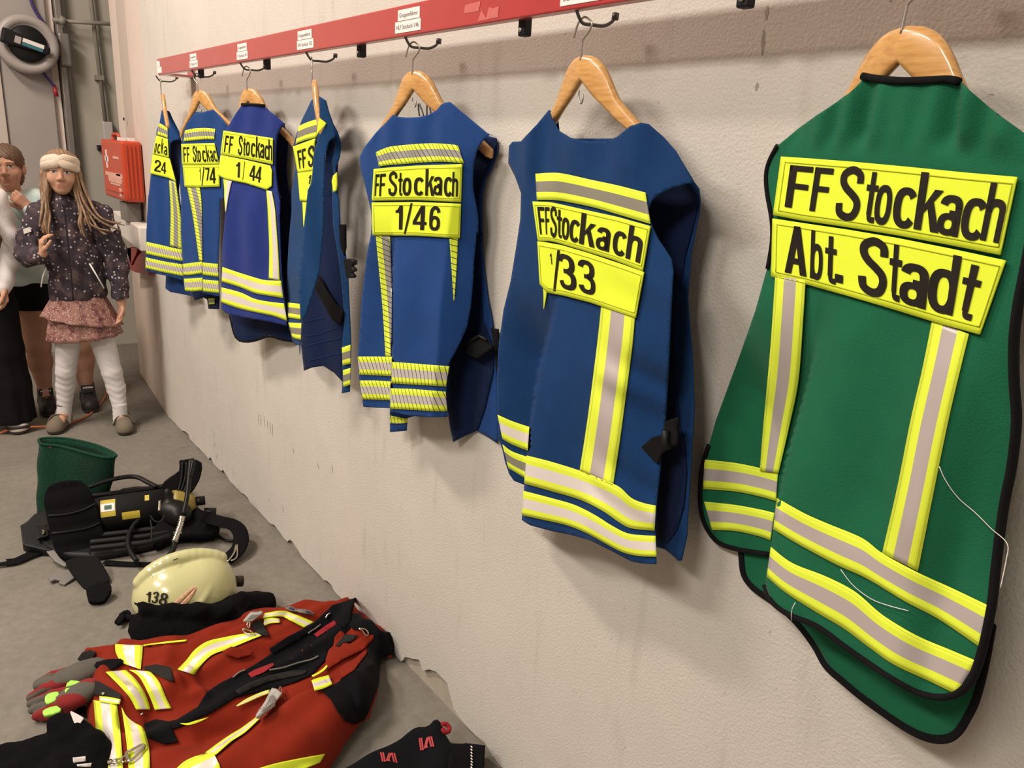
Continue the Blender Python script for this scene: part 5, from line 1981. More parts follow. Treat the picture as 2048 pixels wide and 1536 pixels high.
sg = -1 if np.dot(e1, EYE - A0) < 0 else 1
M['yellowp'] = mat('yellow_sticker', (0.50, 0.40, 0.04), 0.5)
aa = lambda d: d if sg > 0 else 180 - d
cyl_patch(0.030, 0.080, aa(75), aa(15), M['yellowp'], 'yellow_sticker')
cyl_patch(0.032, 0.078, aa(58), aa(32), M['label'], 'white_sticker', r + 0.002)
cyl_patch(0.044, 0.068, aa(52), aa(38), mat('green_print', (0.03, 0.09, 0.06), 0.5), 'green_diamond', r + 0.003)
cyl_patch(0.10, 0.16, aa(22), aa(-2), M['yellowp'], 'yellow_sticker')
cyl_patch(0.18, 0.195, aa(72), aa(50), M['yellowp'], 'yellow_sticker')
# carrying frame: plate, two side rails and the handle
PL = Tilt((200, 1100), 8, 0.03)
pad('back_plate', cs((330, 660), (640, 640), (900, 500), (1180, 480), (1300, 420), (1450, 640), (1560, 720), (1500, 830), (1280, 850), (1160, 900), (900, 960), (640, 990), (390, 950), (250, 800)), PL, M['blackp'], root, 0.03, 8, rnd=3)
TP = Tilt((200, 1085), 6, 0.10)
link('side_rail', tube(list(TP.hit(resample_open(cs((640, 560), (900, 530), (1180, 490), (1320, 470)), 5), 0.0)), 0.016, seg=10, flat=(1, .7)), M['blackp'], root)
TPL = Tilt((200, 1110), 4, 0.05)
for dy in (0, 45, 90):
    link('side_rail', tube(list(TPL.hit(resample_open(cs((660, 850 + dy), (900, 825 + dy), (1100, 800 + dy), (1250, 790 + dy * .6)), 5), 0.0)), 0.011, seg=10), M['blackp'], root)
HP = Tilt((200, 1040), 20, 0.13)
link('handle', tube(list(HP.hit(resample_open(cs((650, 490), (800, 440), (930, 415), (1010, 420), (1080, 455), (1150, 490)), 4), 0.0)), 0.012, seg=10, flat=(1.1, .7)), M['blackp'], root)
pad('end_plate', cs((148, 772), (200, 742), (250, 690), (335, 655), (400, 900), (390, 950), (330, 952), (190, 918), (165, 905)), Tilt((80, 1095), 18, 0.035), M['blackp'], root, 0.035, 6, bev=0.004)
o2 = pad('buckle', cs((250, 775), (345, 765), (352, 845), (275, 865)), Tilt((80, 1095), 18, 0.05), M['rubber'], root, 0.012, 4, bev=0.003)
pad('buckle_pin', cs((308, 800), (325, 796), (328, 826), (312, 830)), Tilt((80, 1095), 18, 0.056), M['chrome'], o2, 0.004, 2)
# big quilted hip pad, propped up
HPp = Tilt((150, 1118), 66, 0.0, lambda p: 0.012 * np.cos((p[:, 0] - 145) / 42) + 0.0045 * np.abs(np.sin((p[:, 1] + .18 * p[:, 0] - 962) * pi / 39)))
pad('hip_pad', cs((345, 500), (430, 455), (560, 448), (625, 475), (690, 580), (728, 720), (760, 850), (742, 990), (690, 1012), (500, 1022), (425, 990), (380, 880), (340, 700), (322, 600)), HPp, M['blackcloth'], root, 0.035, 5, rnd=3)
for q in ([(350, 700), (480, 690), (600, 660), (700, 610)], [(372, 830), (500, 815), (640, 790), (735, 750)]):
    link('seam', tube(list(HPp.hit(resample_open(cs(*q), 5), 0.002)), 0.004, seg=6), M['rubber'], root)
# lower strap of the pad with its grey buckle
LS = Tilt((180, 1195), 10, 0.005)
pad('waist_strap', cs((480, 1040), (560, 1010), (700, 1000), (740, 1040), (790, 1130), (800, 1180), (760, 1195), (700, 1200), (640, 1240), (560, 1160)), Tilt((180, 1170), 26, 0.012), M['grey'], root, 0.012, 5, rnd=3)
pad('strap_end', cs((635, 1230), (720, 1195), (770, 1180), (815, 1215), (800, 1270), (750, 1325), (660, 1325), (640, 1290)), Tilt((190, 1203), 30, 0.02), M['blackcloth'], root, 0.02, 4, rnd=3)
pad('strap_buckle', cs((352, 1150), (400, 1120), (450, 1105), (540, 1120), (545, 1150), (490, 1190), (470, 1205), (430, 1190), (440, 1170), (400, 1165), (370, 1180)), Tilt((125, 1170), 12, 0.008), M['lightgrey'], root, 0.008, 3, bev=0.002)
pad('strap_buckle', cs((340, 960), (395, 950), (440, 1010), (500, 1060), (470, 1070), (400, 1030)), Tilt((115, 1130), 20, 0.02), M['lightgrey'], root, 0.008, 3)
# long strap to the left
strap('waist_strap', cs((320, 950), (220, 985), (120, 1030), (50, 1040), (-40, 1050)), Tilt((50, 1130), 3, 0.004), 0.045, M['blackcloth'], root)
pad('strap_buckle', cs((-20, 1010), (40, 1005), (52, 1040), (45, 1060), (-20, 1072)), Tilt((10, 1134), 6, 0.008), M['lightgrey'], root, 0.008, 3, bev=0.002)
# shoulder strap that stands up at the right and its mounts
SS = Tilt((375, 1035), 62, 0.08)
pad('shoulder_strap', cs((1180, 480), (1240, 420), (1310, 370), (1310, 300), (1340, 292), (1400, 285), (1475, 312), (1470, 400), (1440, 470), (1400, 530), (1340, 590), (1300, 600), (1270, 560), (1230, 520)), SS, M['blackcloth'], root, 0.03, 5, rnd=2)
for k in (0, 28, 56):
    link('strap_rib', tube(list(SS.hit(resample_open(cs((1335 + k, 310), (1330 + k, 400), (1310 + k * .8, 500), (1270 + k, 560)), 5), 0.002)), 0.0045, seg=6), M['rubber'], root)
# regulator lump
bb = Blob(at_z(cs((1240, 650)), .12)[0] - .14, at_z(cs((1240, 650)), .12)[0] + .14, 0.005)
g0 = at_z(cs((1240, 640)), .12)[0]
bb.ell(g0, (.05, .05, .035), .01).ell(g0 + np.array([.02, -.03, -.02]), (.05, .06, .05), .02).cap(g0 + np.array([0, 0, .02]), g0 + np.array([0.0, .01, .06]), .02, .016, .01)
link('regulator', bb.mesh(), M['rubber'], root)
pad('valve_lever', cs((1160, 590), (1175, 585), (1172, 660), (1155, 662)), Tilt((315, 1030), 40, 0.15), M['chrome'], root, 0.006, 2)
# right lobes of the harness and the strap that curls to the wall side
pad('waist_pad', cs((1130, 780), (1300, 620), (1480, 660), (1600, 720), (1560, 830), (1300, 840), (1160, 900), (1120, 880)), Tilt((360, 1085), 22, 0.04), M['blackcloth'], root, 0.04, 6, rnd=3)
ST = Tilt((440, 1110), 20, 0.03)
strap('waist_strap', cs((1480, 700), (1600, 740), (1690, 760), (1745, 800), (1765, 870), (1745, 940), (1700, 990), (1650, 1030)), ST, 0.055, M['blackcloth'], root, 0.006)
link('buckle', tubes([dict(path=list(ST.hit(resample_open(cs((1725, 915), (1710, 975), (1660, 1040)), 3), 0.012)), r=0.004, seg=8), dict(path=list(ST.hit(resample_open(cs((1735, 910), (1732, 1000), (1690, 1030)), 3), 0.012)), r=0.003, seg=8)]), M['chrome'], root)
link('cable', tube(list(FLOOR.hit(resample_open(cs((1590, 830), (1630, 870), (1690, 885), (1740, 880)), 4), 0.008)), 0.006, seg=8), M['rubber'], root)
# hoses
HZ = Tilt((280, 1125), 14, 0.03)
link('hose', tube(list(HZ.hit(resample_open(cs((1190, 660), (1060, 700), (970, 780), (935, 880), (950, 960), (1000, 1030)), 5), 0.01)), 0.0085, seg=10), M['rubber'], root)
SH = Tilt((360, 1090), 40, 0.07)
link('hose', tube(list(SH.hit(resample_open(cs((1385, 420), (1410, 320), (1405, 290), (1395, 300), (1380, 450), (1365, 580), (1340, 690)), 5), 0.02)), 0.009, seg=10), M['rubber'], root)
link('hose', tube(list(Tilt((345, 1110), 25, 0.03).hit(resample_open(cs((1275, 890), (1270, 940), (1230, 1000), (1170, 1050)), 5), 0.01)), 0.010, seg=10), M['rubber'], root)
strap('waist_strap', cs((760, 1040), (900, 1050), (1060, 1055), (1180, 1050)), Tilt((250, 1128), 2, 0.004), 0.03, M['blackcloth'], root)
q = SH.hit(resample_open(cs((1333, 705), (1318, 770), (1300, 820), (1275, 890)), 2), 0.02)
n = len(q)
rr = [0.007 + 0.006 * abs(sin(i * 1.25)) for i in range(n)]
link('hose_coupling', tube(list(q), rr, seg=12), M['chrome'], root)
link('hose_coupling', tube(list(SH.hit(cs((1268, 822), (1328, 826)), 0.022)), 0.004, seg=8), M['chrome'], root)
link('cable', tubes([dict(path=list(SH.hit(resample_open(cs((1100, 700), (1130, 740), (1180, 740), (1205, 690)), 4), 0.02)), r=0.003, seg=6), dict(path=list(SH.hit(resample_open(cs((1100, 730), (1110, 800), (1105, 900)), 4), 0.01)), r=0.003, seg=6)]), M['rubber'], root)

# --- helmet 138
H0 = at_z([(372, 1238)], 0.0)[0]
va = at_z([(470, 1190)], .05)[0] - at_z([(275, 1235)], .05)[0]
va[2] = 0
va /= np.linalg.norm(va)
vb = np.array([va[1], -va[0], 0])        # towards the camera
if vb @ (EYE - H0) < 0:
    vb = -vb
vu = np.array([0, 0, 1.0])
tl = radians(14)
va2 = va * cos(tl) + vu * sin(tl) * -1
vu2 = vu * cos(tl) + va * sin(tl)
RO = np.array([va2, vb, vu2]).T
HC = H0 + np.array([0, 0, 0.088])
HR = np.array([0.152, 0.122, 0.122])


def hl(a, b, c):
    return HC + va2 * a + vb * b + vu2 * c


root = thing('fire_helmet', 'pale yellow fire helmet numbered 138 with black neck cloth on the floor', 'helmet', H0)
hb = Blob(HC - .26, HC + .26, 0.004)
hb.ell(HC, HR, 0, rot=RO)
hb.ell(hl(.045, 0, .018), (.108, .112, .122), 0.02, rot=RO)
# crest
prev = None
for k in range(13):
    a = radians(158 - k * 8.2)
    p = hl(HR[0] * cos(a) * .97 + .012 * (k / 12), 0, HR[2] * sin(a) * 1.0 + .022 * (k / 12))
    if prev is not None:
        hb.cap(prev, p, 0.021, 0.021, 0.005, (1, 1, 1))
    prev = p
# ridge that sweeps down the near side
prev = None
for k in range(12):
    a = k / 11
    x = 0.062 - 0.085 * a * a
    th = radians(80 - 95 * a)
    s = sqrt(max(0, 1 - (x / HR[0]) ** 2))
    p = hl(x, HR[1] * cos(th) * s * .985, HR[2] * sin(th) * s * .985)
    if prev is not None:
        hb.cap(prev, p, 0.008, 0.008, 0.010)
    prev = p
# brim at the right-hand end and along the near edge
for k in range(14):
    a = radians(-75 + k * 11.5)
    p = hl(HR[0] * 1.08 * cos(a), HR[1] * 1.06 * sin(a), -0.035 - .02 * cos(a))
    q = hl(HR[0] * 1.08 * cos(a + .2), HR[1] * 1.06 * sin(a + .2), -0.035 - .02 * cos(a + .2))
    hb.cap(p, q, 0.010, 0.010, 0.016)
hb.box(HC - np.array([0, 0, 0.26 - 0.0]) + np.array([0, 0, 0.03]), (0.4, 0.4, 0.155), 0.0, cut=True)
me = hb.mesh()
M['shell'] = mat('luminous_helmet_shell', (0.56, 0.56, 0.29), 0.22, noise=0.06, scale=10, coat=0.5)
relax(link('shell', me, M['shell'], root), 3)


class Ell:
    def hit(s, p, off=0.0):
        D = rays(p)
        R = RO
        o = (EYE - HC) @ R / (HR + off)
        d = (D @ R) / (HR + off)
        A = (d * d).sum(1)
        B = (d * o).sum(1)
        Cc = (o * o).sum() - 1
        disc = np.maximum(B * B - A * Cc, 0)
        t = (-B - np.sqrt(disc)) / A
        return EYE + D * t[:, None]


ES = Ell()
hz = lambda *p: C(240, 1080, .15625, *p)
le = lettering([('1', .0, .22, 0, 1), ('3', .30, .60, 0, 1), ('8', .66, 1, 0, 1)], columns([(0, hz((335, 665))[0], hz((335, 795))[0]), (.5, hz((480, 660))[0], hz((440, 810))[0]), (1, hz((625, 690))[0], hz((585, 850))[0])]), ES, 0.003)
link('number', le, M['ink'], root, smooth=False)
M['pinkish'] = mat('salmon_reflective_decal', (0.62, 0.36, 0.22), 0.5)
for q in (hz((1005, 565), (1000, 600), (930, 640), (740, 832), (665, 820), (850, 660), (910, 620)), hz((990, 585), (975, 650), (850, 835), (760, 832), (880, 710))):
    pad('reflective_decal', q, ES, M['pinkish'], root, 0.0008, 3, 0.003)
pad('vent', hz((1385, 650), (1420, 560), (1445, 580), (1410, 680)), ES, M['blackp'], root, 0.002, 2, 0.012)
for q in (hz((675, 255), (740, 230), (745, 238), (690, 262)), hz((405, 458), (415, 455), (414, 468), (406, 468))):
    pad('scratch', q, ES, M['ink'], root, 0.0008, 2, 0.024)
kb = hl(HR[0] * 1.0, -0.02, 0.035)
link('visor_knob', tube([kb - va2 * 0.012, kb + va2 * 0.028], 0.018, seg=14), mat('dark_brown_knob', (0.035, 0.018, 0.015), 0.5), root)
# black neck cloth wrapped round the lower edge, lying on the floor
nb = Blob(H0 - np.array([.34, .34, .06]), H0 + np.array([.42, .34, .24]), 0.006)


def zc(px, z):
    return at_z([px], z)[0]


for px, z, r_ in [((292, 1250), .05, .040), ((322, 1246), .05, .052), ((360, 1246), .05, .056), ((400, 1244), .05, .056), ((440, 1236), .048, .054), ((476, 1222), .042, .048), ((508, 1210), .032, .040), ((528, 1208), .028, .032), ((296, 1278), .022, .030), ((340, 1282), .024, .034), ((400, 1276), .028, .040), ((460, 1256), .03, .045)]:
    nb.ell(zc(px, z), (r_ * 1.3, r_ * 1.15, r_), 0.035)
nb.chain([zc(p, z) for p, z in [((274, 1206), .115), ((292, 1216), .115), ((340, 1220), .112), ((400, 1223), .108), ((446, 1224), .10), ((480, 1196), .085)]], [.010, .014, .018, .018, .018, .016], 0.025)
o = relax(link('neck_cloth', nb.mesh(), M['fleece'], root), 6)
dm = bpy.data.textures.new('folds', 'CLOUDS')
dm.noise_scale = 0.07
md = o.modifiers.new('folds', 'DISPLACE')
md.texture = dm
md.strength = 0.022
# far rim of the cloth edge and cream chin part at the left
link('edge_trim', tube([zc(p, z) for p, z in [((270, 1196), .12), ((271, 1206), .10), ((280, 1228), .06), ((286, 1244), .03)]], 0.006, seg=8), M['blackp'], root)
q = Tilt((278, 1248), 45, 0.0)
pad('chin_guard', hz((192, 880), (215, 960), (270, 1000), (272, 1060), (225, 1045), (192, 1000)), q, M['shell'], root, 0.008, 3)
kn = lambda *p: C(0, 840, .27344, *p)
link('chin_strap', tubes([dict(path=list(FLOOR.hit(resample_open(kn((860, 1480), (890, 1440), (920, 1410), (935, 1420), (930, 1445), (950, 1450), (985, 1440)), 3), 0.012)), r=0.010, seg=8), dict(path=list(FLOOR.hit(resample_open(kn((865, 1490), (900, 1450), (885, 1425), (920, 1412)), 3), 0.02)), r=0.007, seg=8)]), M['blackcloth'], root)

# --- orange cord
root_c = [(-30, 872), (0, 866), (17, 859), (30, 856), (58, 854), (100, 853), (130, 849), (153, 842), (183, 826), (207, 799), (219, 766), (222, 745)]
zz = [0.006, 0.006, 0.03, 0.040, 0.03, 0.006, 0.006, 0.006, 0.006, 0.006, 0.006, 0.006]
P = np.array([at_z([p], z)[0] for p, z in zip(root_c, zz)])
o = link('orange_cord', tube(smooth_path(list(P), 6), 0.0055, seg=8), mat('orange_cord', (0.55, 0.17, 0.07), 0.6))
tag(o, 'thin orange cord running over the floor between the feet', 'cord')

# ------------------------------------------------------------------ the red jacket, gloves and the other cloths in front
E_ = lambda *p: C(0, 1160, .41016, *p)
G_ = lambda *p: C(400, 1180, .23175, *p)
Z_ = lambda *p: C(40, 1280, .19531, *p)


class Grid:
    """height field sampled on a fine floor grid"""

    def __init__(s, x0, x1, y0, y1, h=0.006):
        s.x0, s.y0, s.h = x0, y0, h
        s.X, s.Y = np.meshgrid(np.arange(x0, x1, h), np.arange(y0, y1, h), indexing='ij')
        s.Z = np.zeros_like(s.X)

    def edge(s, poly):
        """distance inside the outline (negative outside)"""
        P = np.stack([s.X.ravel(), s.Y.ravel()], 1)
        d = np.full(len(P), 1e9)
        n = len(poly)
        for i in range(n):
            a = np.array(poly[i][:2])
            b = np.array(poly[(i + 1) % n][:2])
            ab = b - a
            t = np.clip(((P - a) @ ab) / max(ab @ ab, 1e-9), 0, 1)
            q = P - a - t[:, None] * ab
            d = np.minimum(d, np.sqrt((q * q).sum(1)))
        ins = inside(P, [p[:2] for p in poly])
        return np.where(ins, d, -d).reshape(s.X.shape)

    def line(s, pts):
        P = np.stack([s.X.ravel(), s.Y.ravel()], 1)
        d = np.full(len(P), 1e9)
        for a, b in zip(pts[:-1], pts[1:]):
            a, b = np.array(a[:2]), np.array(b[:2])
            ab = b - a
            t = np.clip(((P - a) @ ab) / max(ab @ ab, 1e-9), 0, 1)
            q = P - a - t[:, None] * ab
            d = np.minimum(d, np.sqrt((q * q).sum(1)))
        return d.reshape(s.X.shape)

    def f(s, x, y):
        i = np.clip((x - s.x0) / s.h, 0, s.X.shape[0] - 1.001)
        j = np.clip((y - s.y0) / s.h, 0, s.X.shape[1] - 1.001)
        a, b = i.astype(int), j.astype(int)
        u, v = i - a, j - b
        Z = s.Z
        return (Z[a, b] * (1 - u) + Z[a + 1, b] * u) * (1 - v) + (Z[a, b + 1] * (1 - u) + Z[a + 1, b + 1] * u) * v


def pillow(d, h, w):
    return h * np.sqrt(np.clip(1 - (1 - np.clip(d / w, 0, 1)) ** 2, 0, 1))


out = E_((385, 385), (400, 352), (440, 340), (462, 350), (545, 345), (562, 312), (640, 312), (700, 318), (800, 306), (910, 292), (1050, 242), (1190, 190), (1290, 160), (1400, 150), (1480, 127), (1620, 128), (1735, 86), (1722, 160), (1790, 188), (1870, 250), (1916, 262), (1920, 320), (1915, 362), (1852, 372), (1856, 450), (1842, 560), (1802, 680), (1740, 730), (1690, 800), (1640, 870), (1590, 940), (1560, 1040), (1400, 1200), (600, 1200), (480, 1000), (500, 850), (440, 780), (420, 680), (412, 600), (420, 520), (430, 450), (470, 420))
W0 = [tuple(p) for p in at_z(out, 0.03)]
GR = Grid(0.0, 1.005, 0.95, 2.5, 0.006)
d = GR.edge(W0)
Zg = pillow(d, 0.075, 0.05)
lit = lambda *p: [tuple(q) for q in at_z(E_(*p), 0.07)]
# near sleeve, a rounded roll in front
slv = lit((1010, 860), (1250, 690), (1480, 560), (1680, 520), (1790, 600), (1740, 720), (1560, 900), (1300, 1060), (900, 1100), (950, 900))
ds = GR.edge(slv)
Zg = np.maximum(Zg, pillow(ds, 0.135, 0.085))
# far sleeve
fs = lit((560, 330), (900, 300), (1250, 190), (1450, 140), (1400, 260), (1150, 330), (950, 430), (700, 440), (560, 400))
Zg = np.maximum(Zg, pillow(GR.edge(fs), 0.105, 0.07))
# the stand-up collar and shoulder at the top right
sh = lit((1560, 560), (1700, 480), (1850, 400), (1850, 560), (1780, 690), (1700, 660))
Zg = np.maximum(Zg, pillow(GR.edge(sh), 0.15, 0.09))
co = lit((1600, 200), (1735, 95), (1760, 190), (1900, 270), (1900, 340), (1700, 330))
Zg = np.maximum(Zg, pillow(GR.edge(co), 0.12, 0.05))
# the open front: a trough with rolled edges
tr = lit((700, 690), (900, 610), (1150, 470), (1400, 330), (1600, 210))
dl = GR.line(tr)
Zg = Zg - 0.030 * np.exp(-(dl / 0.045) ** 2) * (d > 0.03) + 0.018 * np.exp(-((dl - 0.075) / 0.02) ** 2) * (d > 0.02)
# creases
for pts, a, w in [([(900, 470), (1000, 560), (960, 550)], .014, .012), ([(830, 480), (900, 555), (1000, 540)], .016, .014), ([(700, 330), (900, 330), (1100, 260)], -.012, .02), ([(860, 300), (800, 440), (830, 560)], .012, .02), ([(1000, 740), (1200, 660), (1300, 600)], -.018, .02), ([(760, 800), (1000, 760), (1200, 690)], -.02, .025), ([(1150, 340), (1300, 330), (1450, 260)], .010, .015), ([(1250, 850), (1450, 700), (1600, 640)], .008, .03), ([(600, 560), (680, 640), (690, 700)], .014, .015), ([(470, 430), (520, 500), (640, 690)], .02, .03)]:
    Zg = Zg + a * np.exp(-(GR.line(lit(*pts)) / w) ** 2) * np.clip(d / .03, 0, 1)
Zg = Zg + (0.004 * np.sin(GR.X * 46 + GR.Y * 30) + 0.004 * np.sin(GR.X * 25 - GR.Y * 61)) * np.clip(d / .05, 0, 1)
GR.Z = np.where(d > 0, np.maximum(Zg, 0.004), 0.0)
HEAP = Heap(GR.f, 0.24)
M['jred'] = cloth('red_aramid', (0.215, 0.019, 0.0075), noise=0.08, bscale=420, sheen=0.05)
M['jblack'] = cloth('black_aramid', (0.007, 0.007, 0.009), noise=0.08, bscale=420, sheen=0.05)
M['jblack'].node_tree.nodes['Principled BSDF'].inputs['Specular IOR Level'].default_value = 0.04
M['jgrey'] = cloth('dark_grey_aramid', (0.022, 0.021, 0.021), noise=0.1, sheen=0.0)
M['jtape'] = tape_mat('bright_tape', YEL, (0.86, 0.80, 0.76), 0.3, 0.7, rough=0.35)
M['velcro'] = cloth('red_fastener', (0.30, 0.018, 0.026), bump=0.5, bscale=300)
c0 = np.array(W0).mean(0)
root = thing('firefighter_jacket', 'red firefighter jacket with black shoulders and reflective tapes lying open', 'jacket', (c0[0], c0[1], 0))
# body: the whole height field, closed down to the floor
ring = resample(smooth_path([np.array(p[:2]) for p in W0], 3, True), 0.008)
G2 = np.stack([GR.X.ravel(), GR.Y.ravel()], 1)[::1]
G2 = G2[(d.ravel() > 0.006)]
r_ = geometry.delaunay_2d_cdt([Vector((float(p[0]), float(p[1]))) for p in list(ring) + list(G2)], [], [list(range(len(ring)))], 1, 1e-6)
VV = np.array([(v.x, v.y) for v in r_[0]])
ZZ = GR.f(VV[:, 0], VV[:, 1])
ZZ[:len(ring)] = 0.002
me = mesh(np.c_[VV, np.maximum(ZZ, .002)], r_[2])
o = link('jacket_body', me, M['jred'], root)
relax(o, 3)


def drape(name, poly, m, off=0.004, step=6, rnd=0, t=0.002, label=None):
    o = link(name, sheet(poly, HEAP, step, off, rnd), m, root)
    solid(o, t, 0)
    if label:
        o['label'] = label
    return o


def jtape(top, bot, off=0.006, n=30, m=None, label=None, **k):
    o = link('reflective_tape', strip(top, bot, HEAP, off, n, **k), m or M['jtape'], root)
    solid(o, 0.0015, 0)
    if label:
        o['label'] = label
    return o


drape('lining', G_((-20, 1010), (60, 880), (180, 800), (300, 742), (480, 640), (620, 545), (640, 480), (800, 400), (960, 300), (1085, 185), (1180, 130), (1310, 75), (1335, 100), (1312, 205), (1295, 330), (1230, 400), (1150, 480), (1100, 520), (1085, 600), (960, 730), (830, 790), (700, 832), (500, 880), (300, 935), (100, 1060), (-40, 1120), (-180, 1190), (-330, 1230), (-330, 1150), (-200, 1120)), M['jblack'], 0.005, label='black inside of the open front')
drape('shoulder_yoke', G_((1050, 868), (1130, 832), (1200, 790), (1215, 770), (1330, 690), (1440, 545), (1480, 400), (1600, 370), (1680, 372), (1672, 550), (1560, 590), (1548, 700), (1540, 820), (1500, 930), (1470, 1020), (1420, 1120), (1340, 1160), (1262, 1132), (1192, 1052), (1125, 935)), M['jblack'], 0.005, label='black shoulder yoke of the near sleeve')
drape('collar', G_((1308, 205), (1390, 200), (1400, 240), (1480, 262), (1560, 350), (1665, 372), (1662, 545), (1560, 560), (1500, 400), (1400, 350), (1320, 340), (1290, 300)), M['jblack'], 0.008, label='black collar towards the wall')
drape('lapel', G_((1090, 190), (1140, 130), (1250, 100), (1345, 65), (1350, 80), (1310, 150), (1300, 260), (1250, 330), (1180, 300), (1150, 240)), M['jblack'], 0.012, label='stand-up flap of the collar')
drape('yoke_panel', G_((1195, 690), (1250, 640), (1330, 600), (1430, 515), (1440, 545), (1330, 690), (1215, 770)), M['jred'], 0.009, label='red panel between the black shoulder parts')
drape('storm_flap', G_((1150, 480), (1165, 400), (1210, 352), (1250, 375), (1230, 440), (1290, 470), (1400, 400), (1495, 385), (1500, 420), (1400, 520), (1250, 590), (1170, 640), (1080, 700), (1085, 600), (1110, 520)), M['jred'], 0.010, label='red turned-back front edge')
drape('flap_facing', G_((1170, 480), (1255, 380), (1365, 390), (1310, 440), (1230, 455), (1200, 490)), M['jgrey'], 0.013)
drape('zip_facing', G_((300, 870), (420, 800), (600, 735), (800, 695), (930, 690), (900, 725), (760, 755), (600, 790), (450, 850), (340, 905)), M['jgrey'], 0.009)
for p in (G_((415, 722), (470, 690), (628, 630), (640, 650), (560, 705), (442, 755)), G_((985, 382), (1080, 310), (1162, 262), (1187, 290), (1100, 350), (1010, 406))):
    drape('fastener_strip', p, M['velcro'], 0.010, 4)
drape('pocket_flap', G_((190, 530), (270, 490), (400, 515), (455, 530), (440, 560), (330, 590), (240, 565)), M['jred'], 0.012, 5, label='red pocket flap on the chest')
drape('pocket_flap', G_((600, 505), (760, 400), (870, 345), (960, 300), (985, 330), (900, 400), (640, 550), (615, 540)), M['jblack'], 0.010, 5)
drape('chest_patch', G_((430, 300), (520, 250), (560, 320), (600, 400), (540, 390), (470, 350)), M['jgrey'], 0.012, 4)
drape('side_patch', E_((690, 425), (760, 412), (830, 425), (850, 500), (800, 480), (740, 450)), M['jgrey'], 0.008, 5)
drape('side_patch', E_((700, 700), (760, 680), (820, 690), (870, 790), (800, 800), (720, 770)), M['jblack'], 0.008, 5)
drape('cuff', E_((378, 388), (402, 352), (440, 340), (468, 352), (455, 385), (420, 408)), M['jgrey'], 0.010, 4, label='dark cuff of the far sleeve')
drape('cuff', Z_((715, 400), (820, 430), (960, 510), (1040, 560), (1030, 605), (900, 580), (780, 565), (712, 550)), M['jgrey'], 0.012, 4, label='dark cuff facing at the glove')
drape('waist_panel', Z_((470, 500), (560, 480), (650, 545), (665, 800), (560, 740), (540, 640)), M['jgrey'], 0.01, 4)
# tapes
jtape(E_((562, 313), (564, 350), (585, 392), (610, 410)), E_((696, 319), (694, 360), (690, 400), (686, 436)), label='tape round the far sleeve')
jtape(E_((866, 436), (910, 390), (950, 340), (1010, 300), (1090, 280), (1180, 263), (1250, 256)), E_((946, 462), (985, 410), (1035, 365), (1100, 340), (1160, 318), (1220, 292), (1280, 270)), label='tape across the far chest', n=40)
jtape(E_((1292, 162), (1380, 150), (1450, 172), (1532, 206)), E_((1280, 186), (1370, 178), (1420, 200), (1482, 232)), label='tape on the far shoulder')
jtape(E_((1288, 190), (1330, 184), (1362, 190)), E_((1284, 226), (1320, 212), (1366, 208)), n=14)
jtape(Z_((880, 328), (1000, 450), (1120, 585), (1190, 712)), Z_((1085, 308), (1190, 410), (1285, 560), (1336, 712)))
jtape(Z_((1118, 306), (1222, 380), (1320, 560), (1382, 716)), Z_((1335, 322), (1425, 430), (1500, 600), (1552, 700)), m=M['jtape'])
jtape(Z_((755, 615), (770, 800), (785, 950), (830, 1150), (862, 1320)), Z_((992, 655), (1010, 800), (1028, 950), (1045, 1150), (1056, 1320)), label='first tape down the near hem')
jtape(Z_((1040, 690), (1065, 850), (1085, 1000), (1100, 1150), (1112, 1320)), Z_((1130, 850), (1250, 890), (1305, 1030), (1325, 1150), (1330, 1320)), label='second tape down the near hem')
jtape(Z_((815, 575), (920, 585), (1032, 608)), Z_((812, 628), (915, 648), (1022, 658)), n=12, label='short tape at the cuff', off=0.012)
jtape(E_((1250, 668), (1180, 720), (1100, 770), (1000, 842)), E_((1266, 676), (1195, 742), (1130, 785), (1052, 852)), label='tape along the near sleeve seam', off=0.008)
jtape(E_((850, 930), (900, 885), (960, 858), (1040, 840)), E_((1000, 980), (1060, 960), (1075, 930), (1070, 900)), label='tape round the near sleeve', off=0.008)
jtape(E_((1240, 925), (1340, 895), (1450, 872), (1585, 848)), E_((1260, 960), (1360, 940), (1470, 925), (1560, 890)), m=M['yellow'], label='yellow tape under the near sleeve')
jtape(G_((962, 780), (1010, 762), (1060, 748), (1112, 735)), G_((990, 868), (1040, 858), (1090, 840), (1142, 812)), n=14, off=0.010)
jtape(G_((965, 738), (1010, 715), (1060, 680), (1095, 645)), G_((975, 750), (1020, 728), (1072, 694), (1102, 660)), n=14, m=M['yellow'], off=0.014)
jtape(Z_((1640, 850), (1720, 850), (1800, 825), (1935, 790)), Z_((1650, 860), (1720, 872), (1810, 850), (1910, 805)), n=14, m=M['yellow'], off=0.012)
jtape(G_((310, 1000), (400, 940), (520, 885), (600, 860)), G_((325, 1005), (420, 965), (520, 920), (600, 890)), n=14, off=0.010)
jtape(E_((700, 316), (800, 302), (912, 291)), E_((700, 321), (800, 309), (905, 299)), m=M['yellow'], n=14)
# clear pocket lamps, rings, hook
M['clear'] = mat('clear_grey_plastic', (0.42, 0.41, 0.39), 0.25)


def lamp_tag(pts, top, ring):
    o = drape('pocket_lamp', pts, M['clear'], 0.022, 3, t=0.010)
    q = np.array(pts).mean(0)
    inner = [tuple(q + (np.array(p) - q) * .6) for p in pts]
    o2 = link('lens', sheet(inner, HEAP, 3, 0.0285), M['lightgrey'], o)
    P = HEAP.hit(ring, 0.022)
    link('ring', tube(smooth_path(list(P), 4, True), 0.0018, seg=6, closed=True), M['chrome'], o)


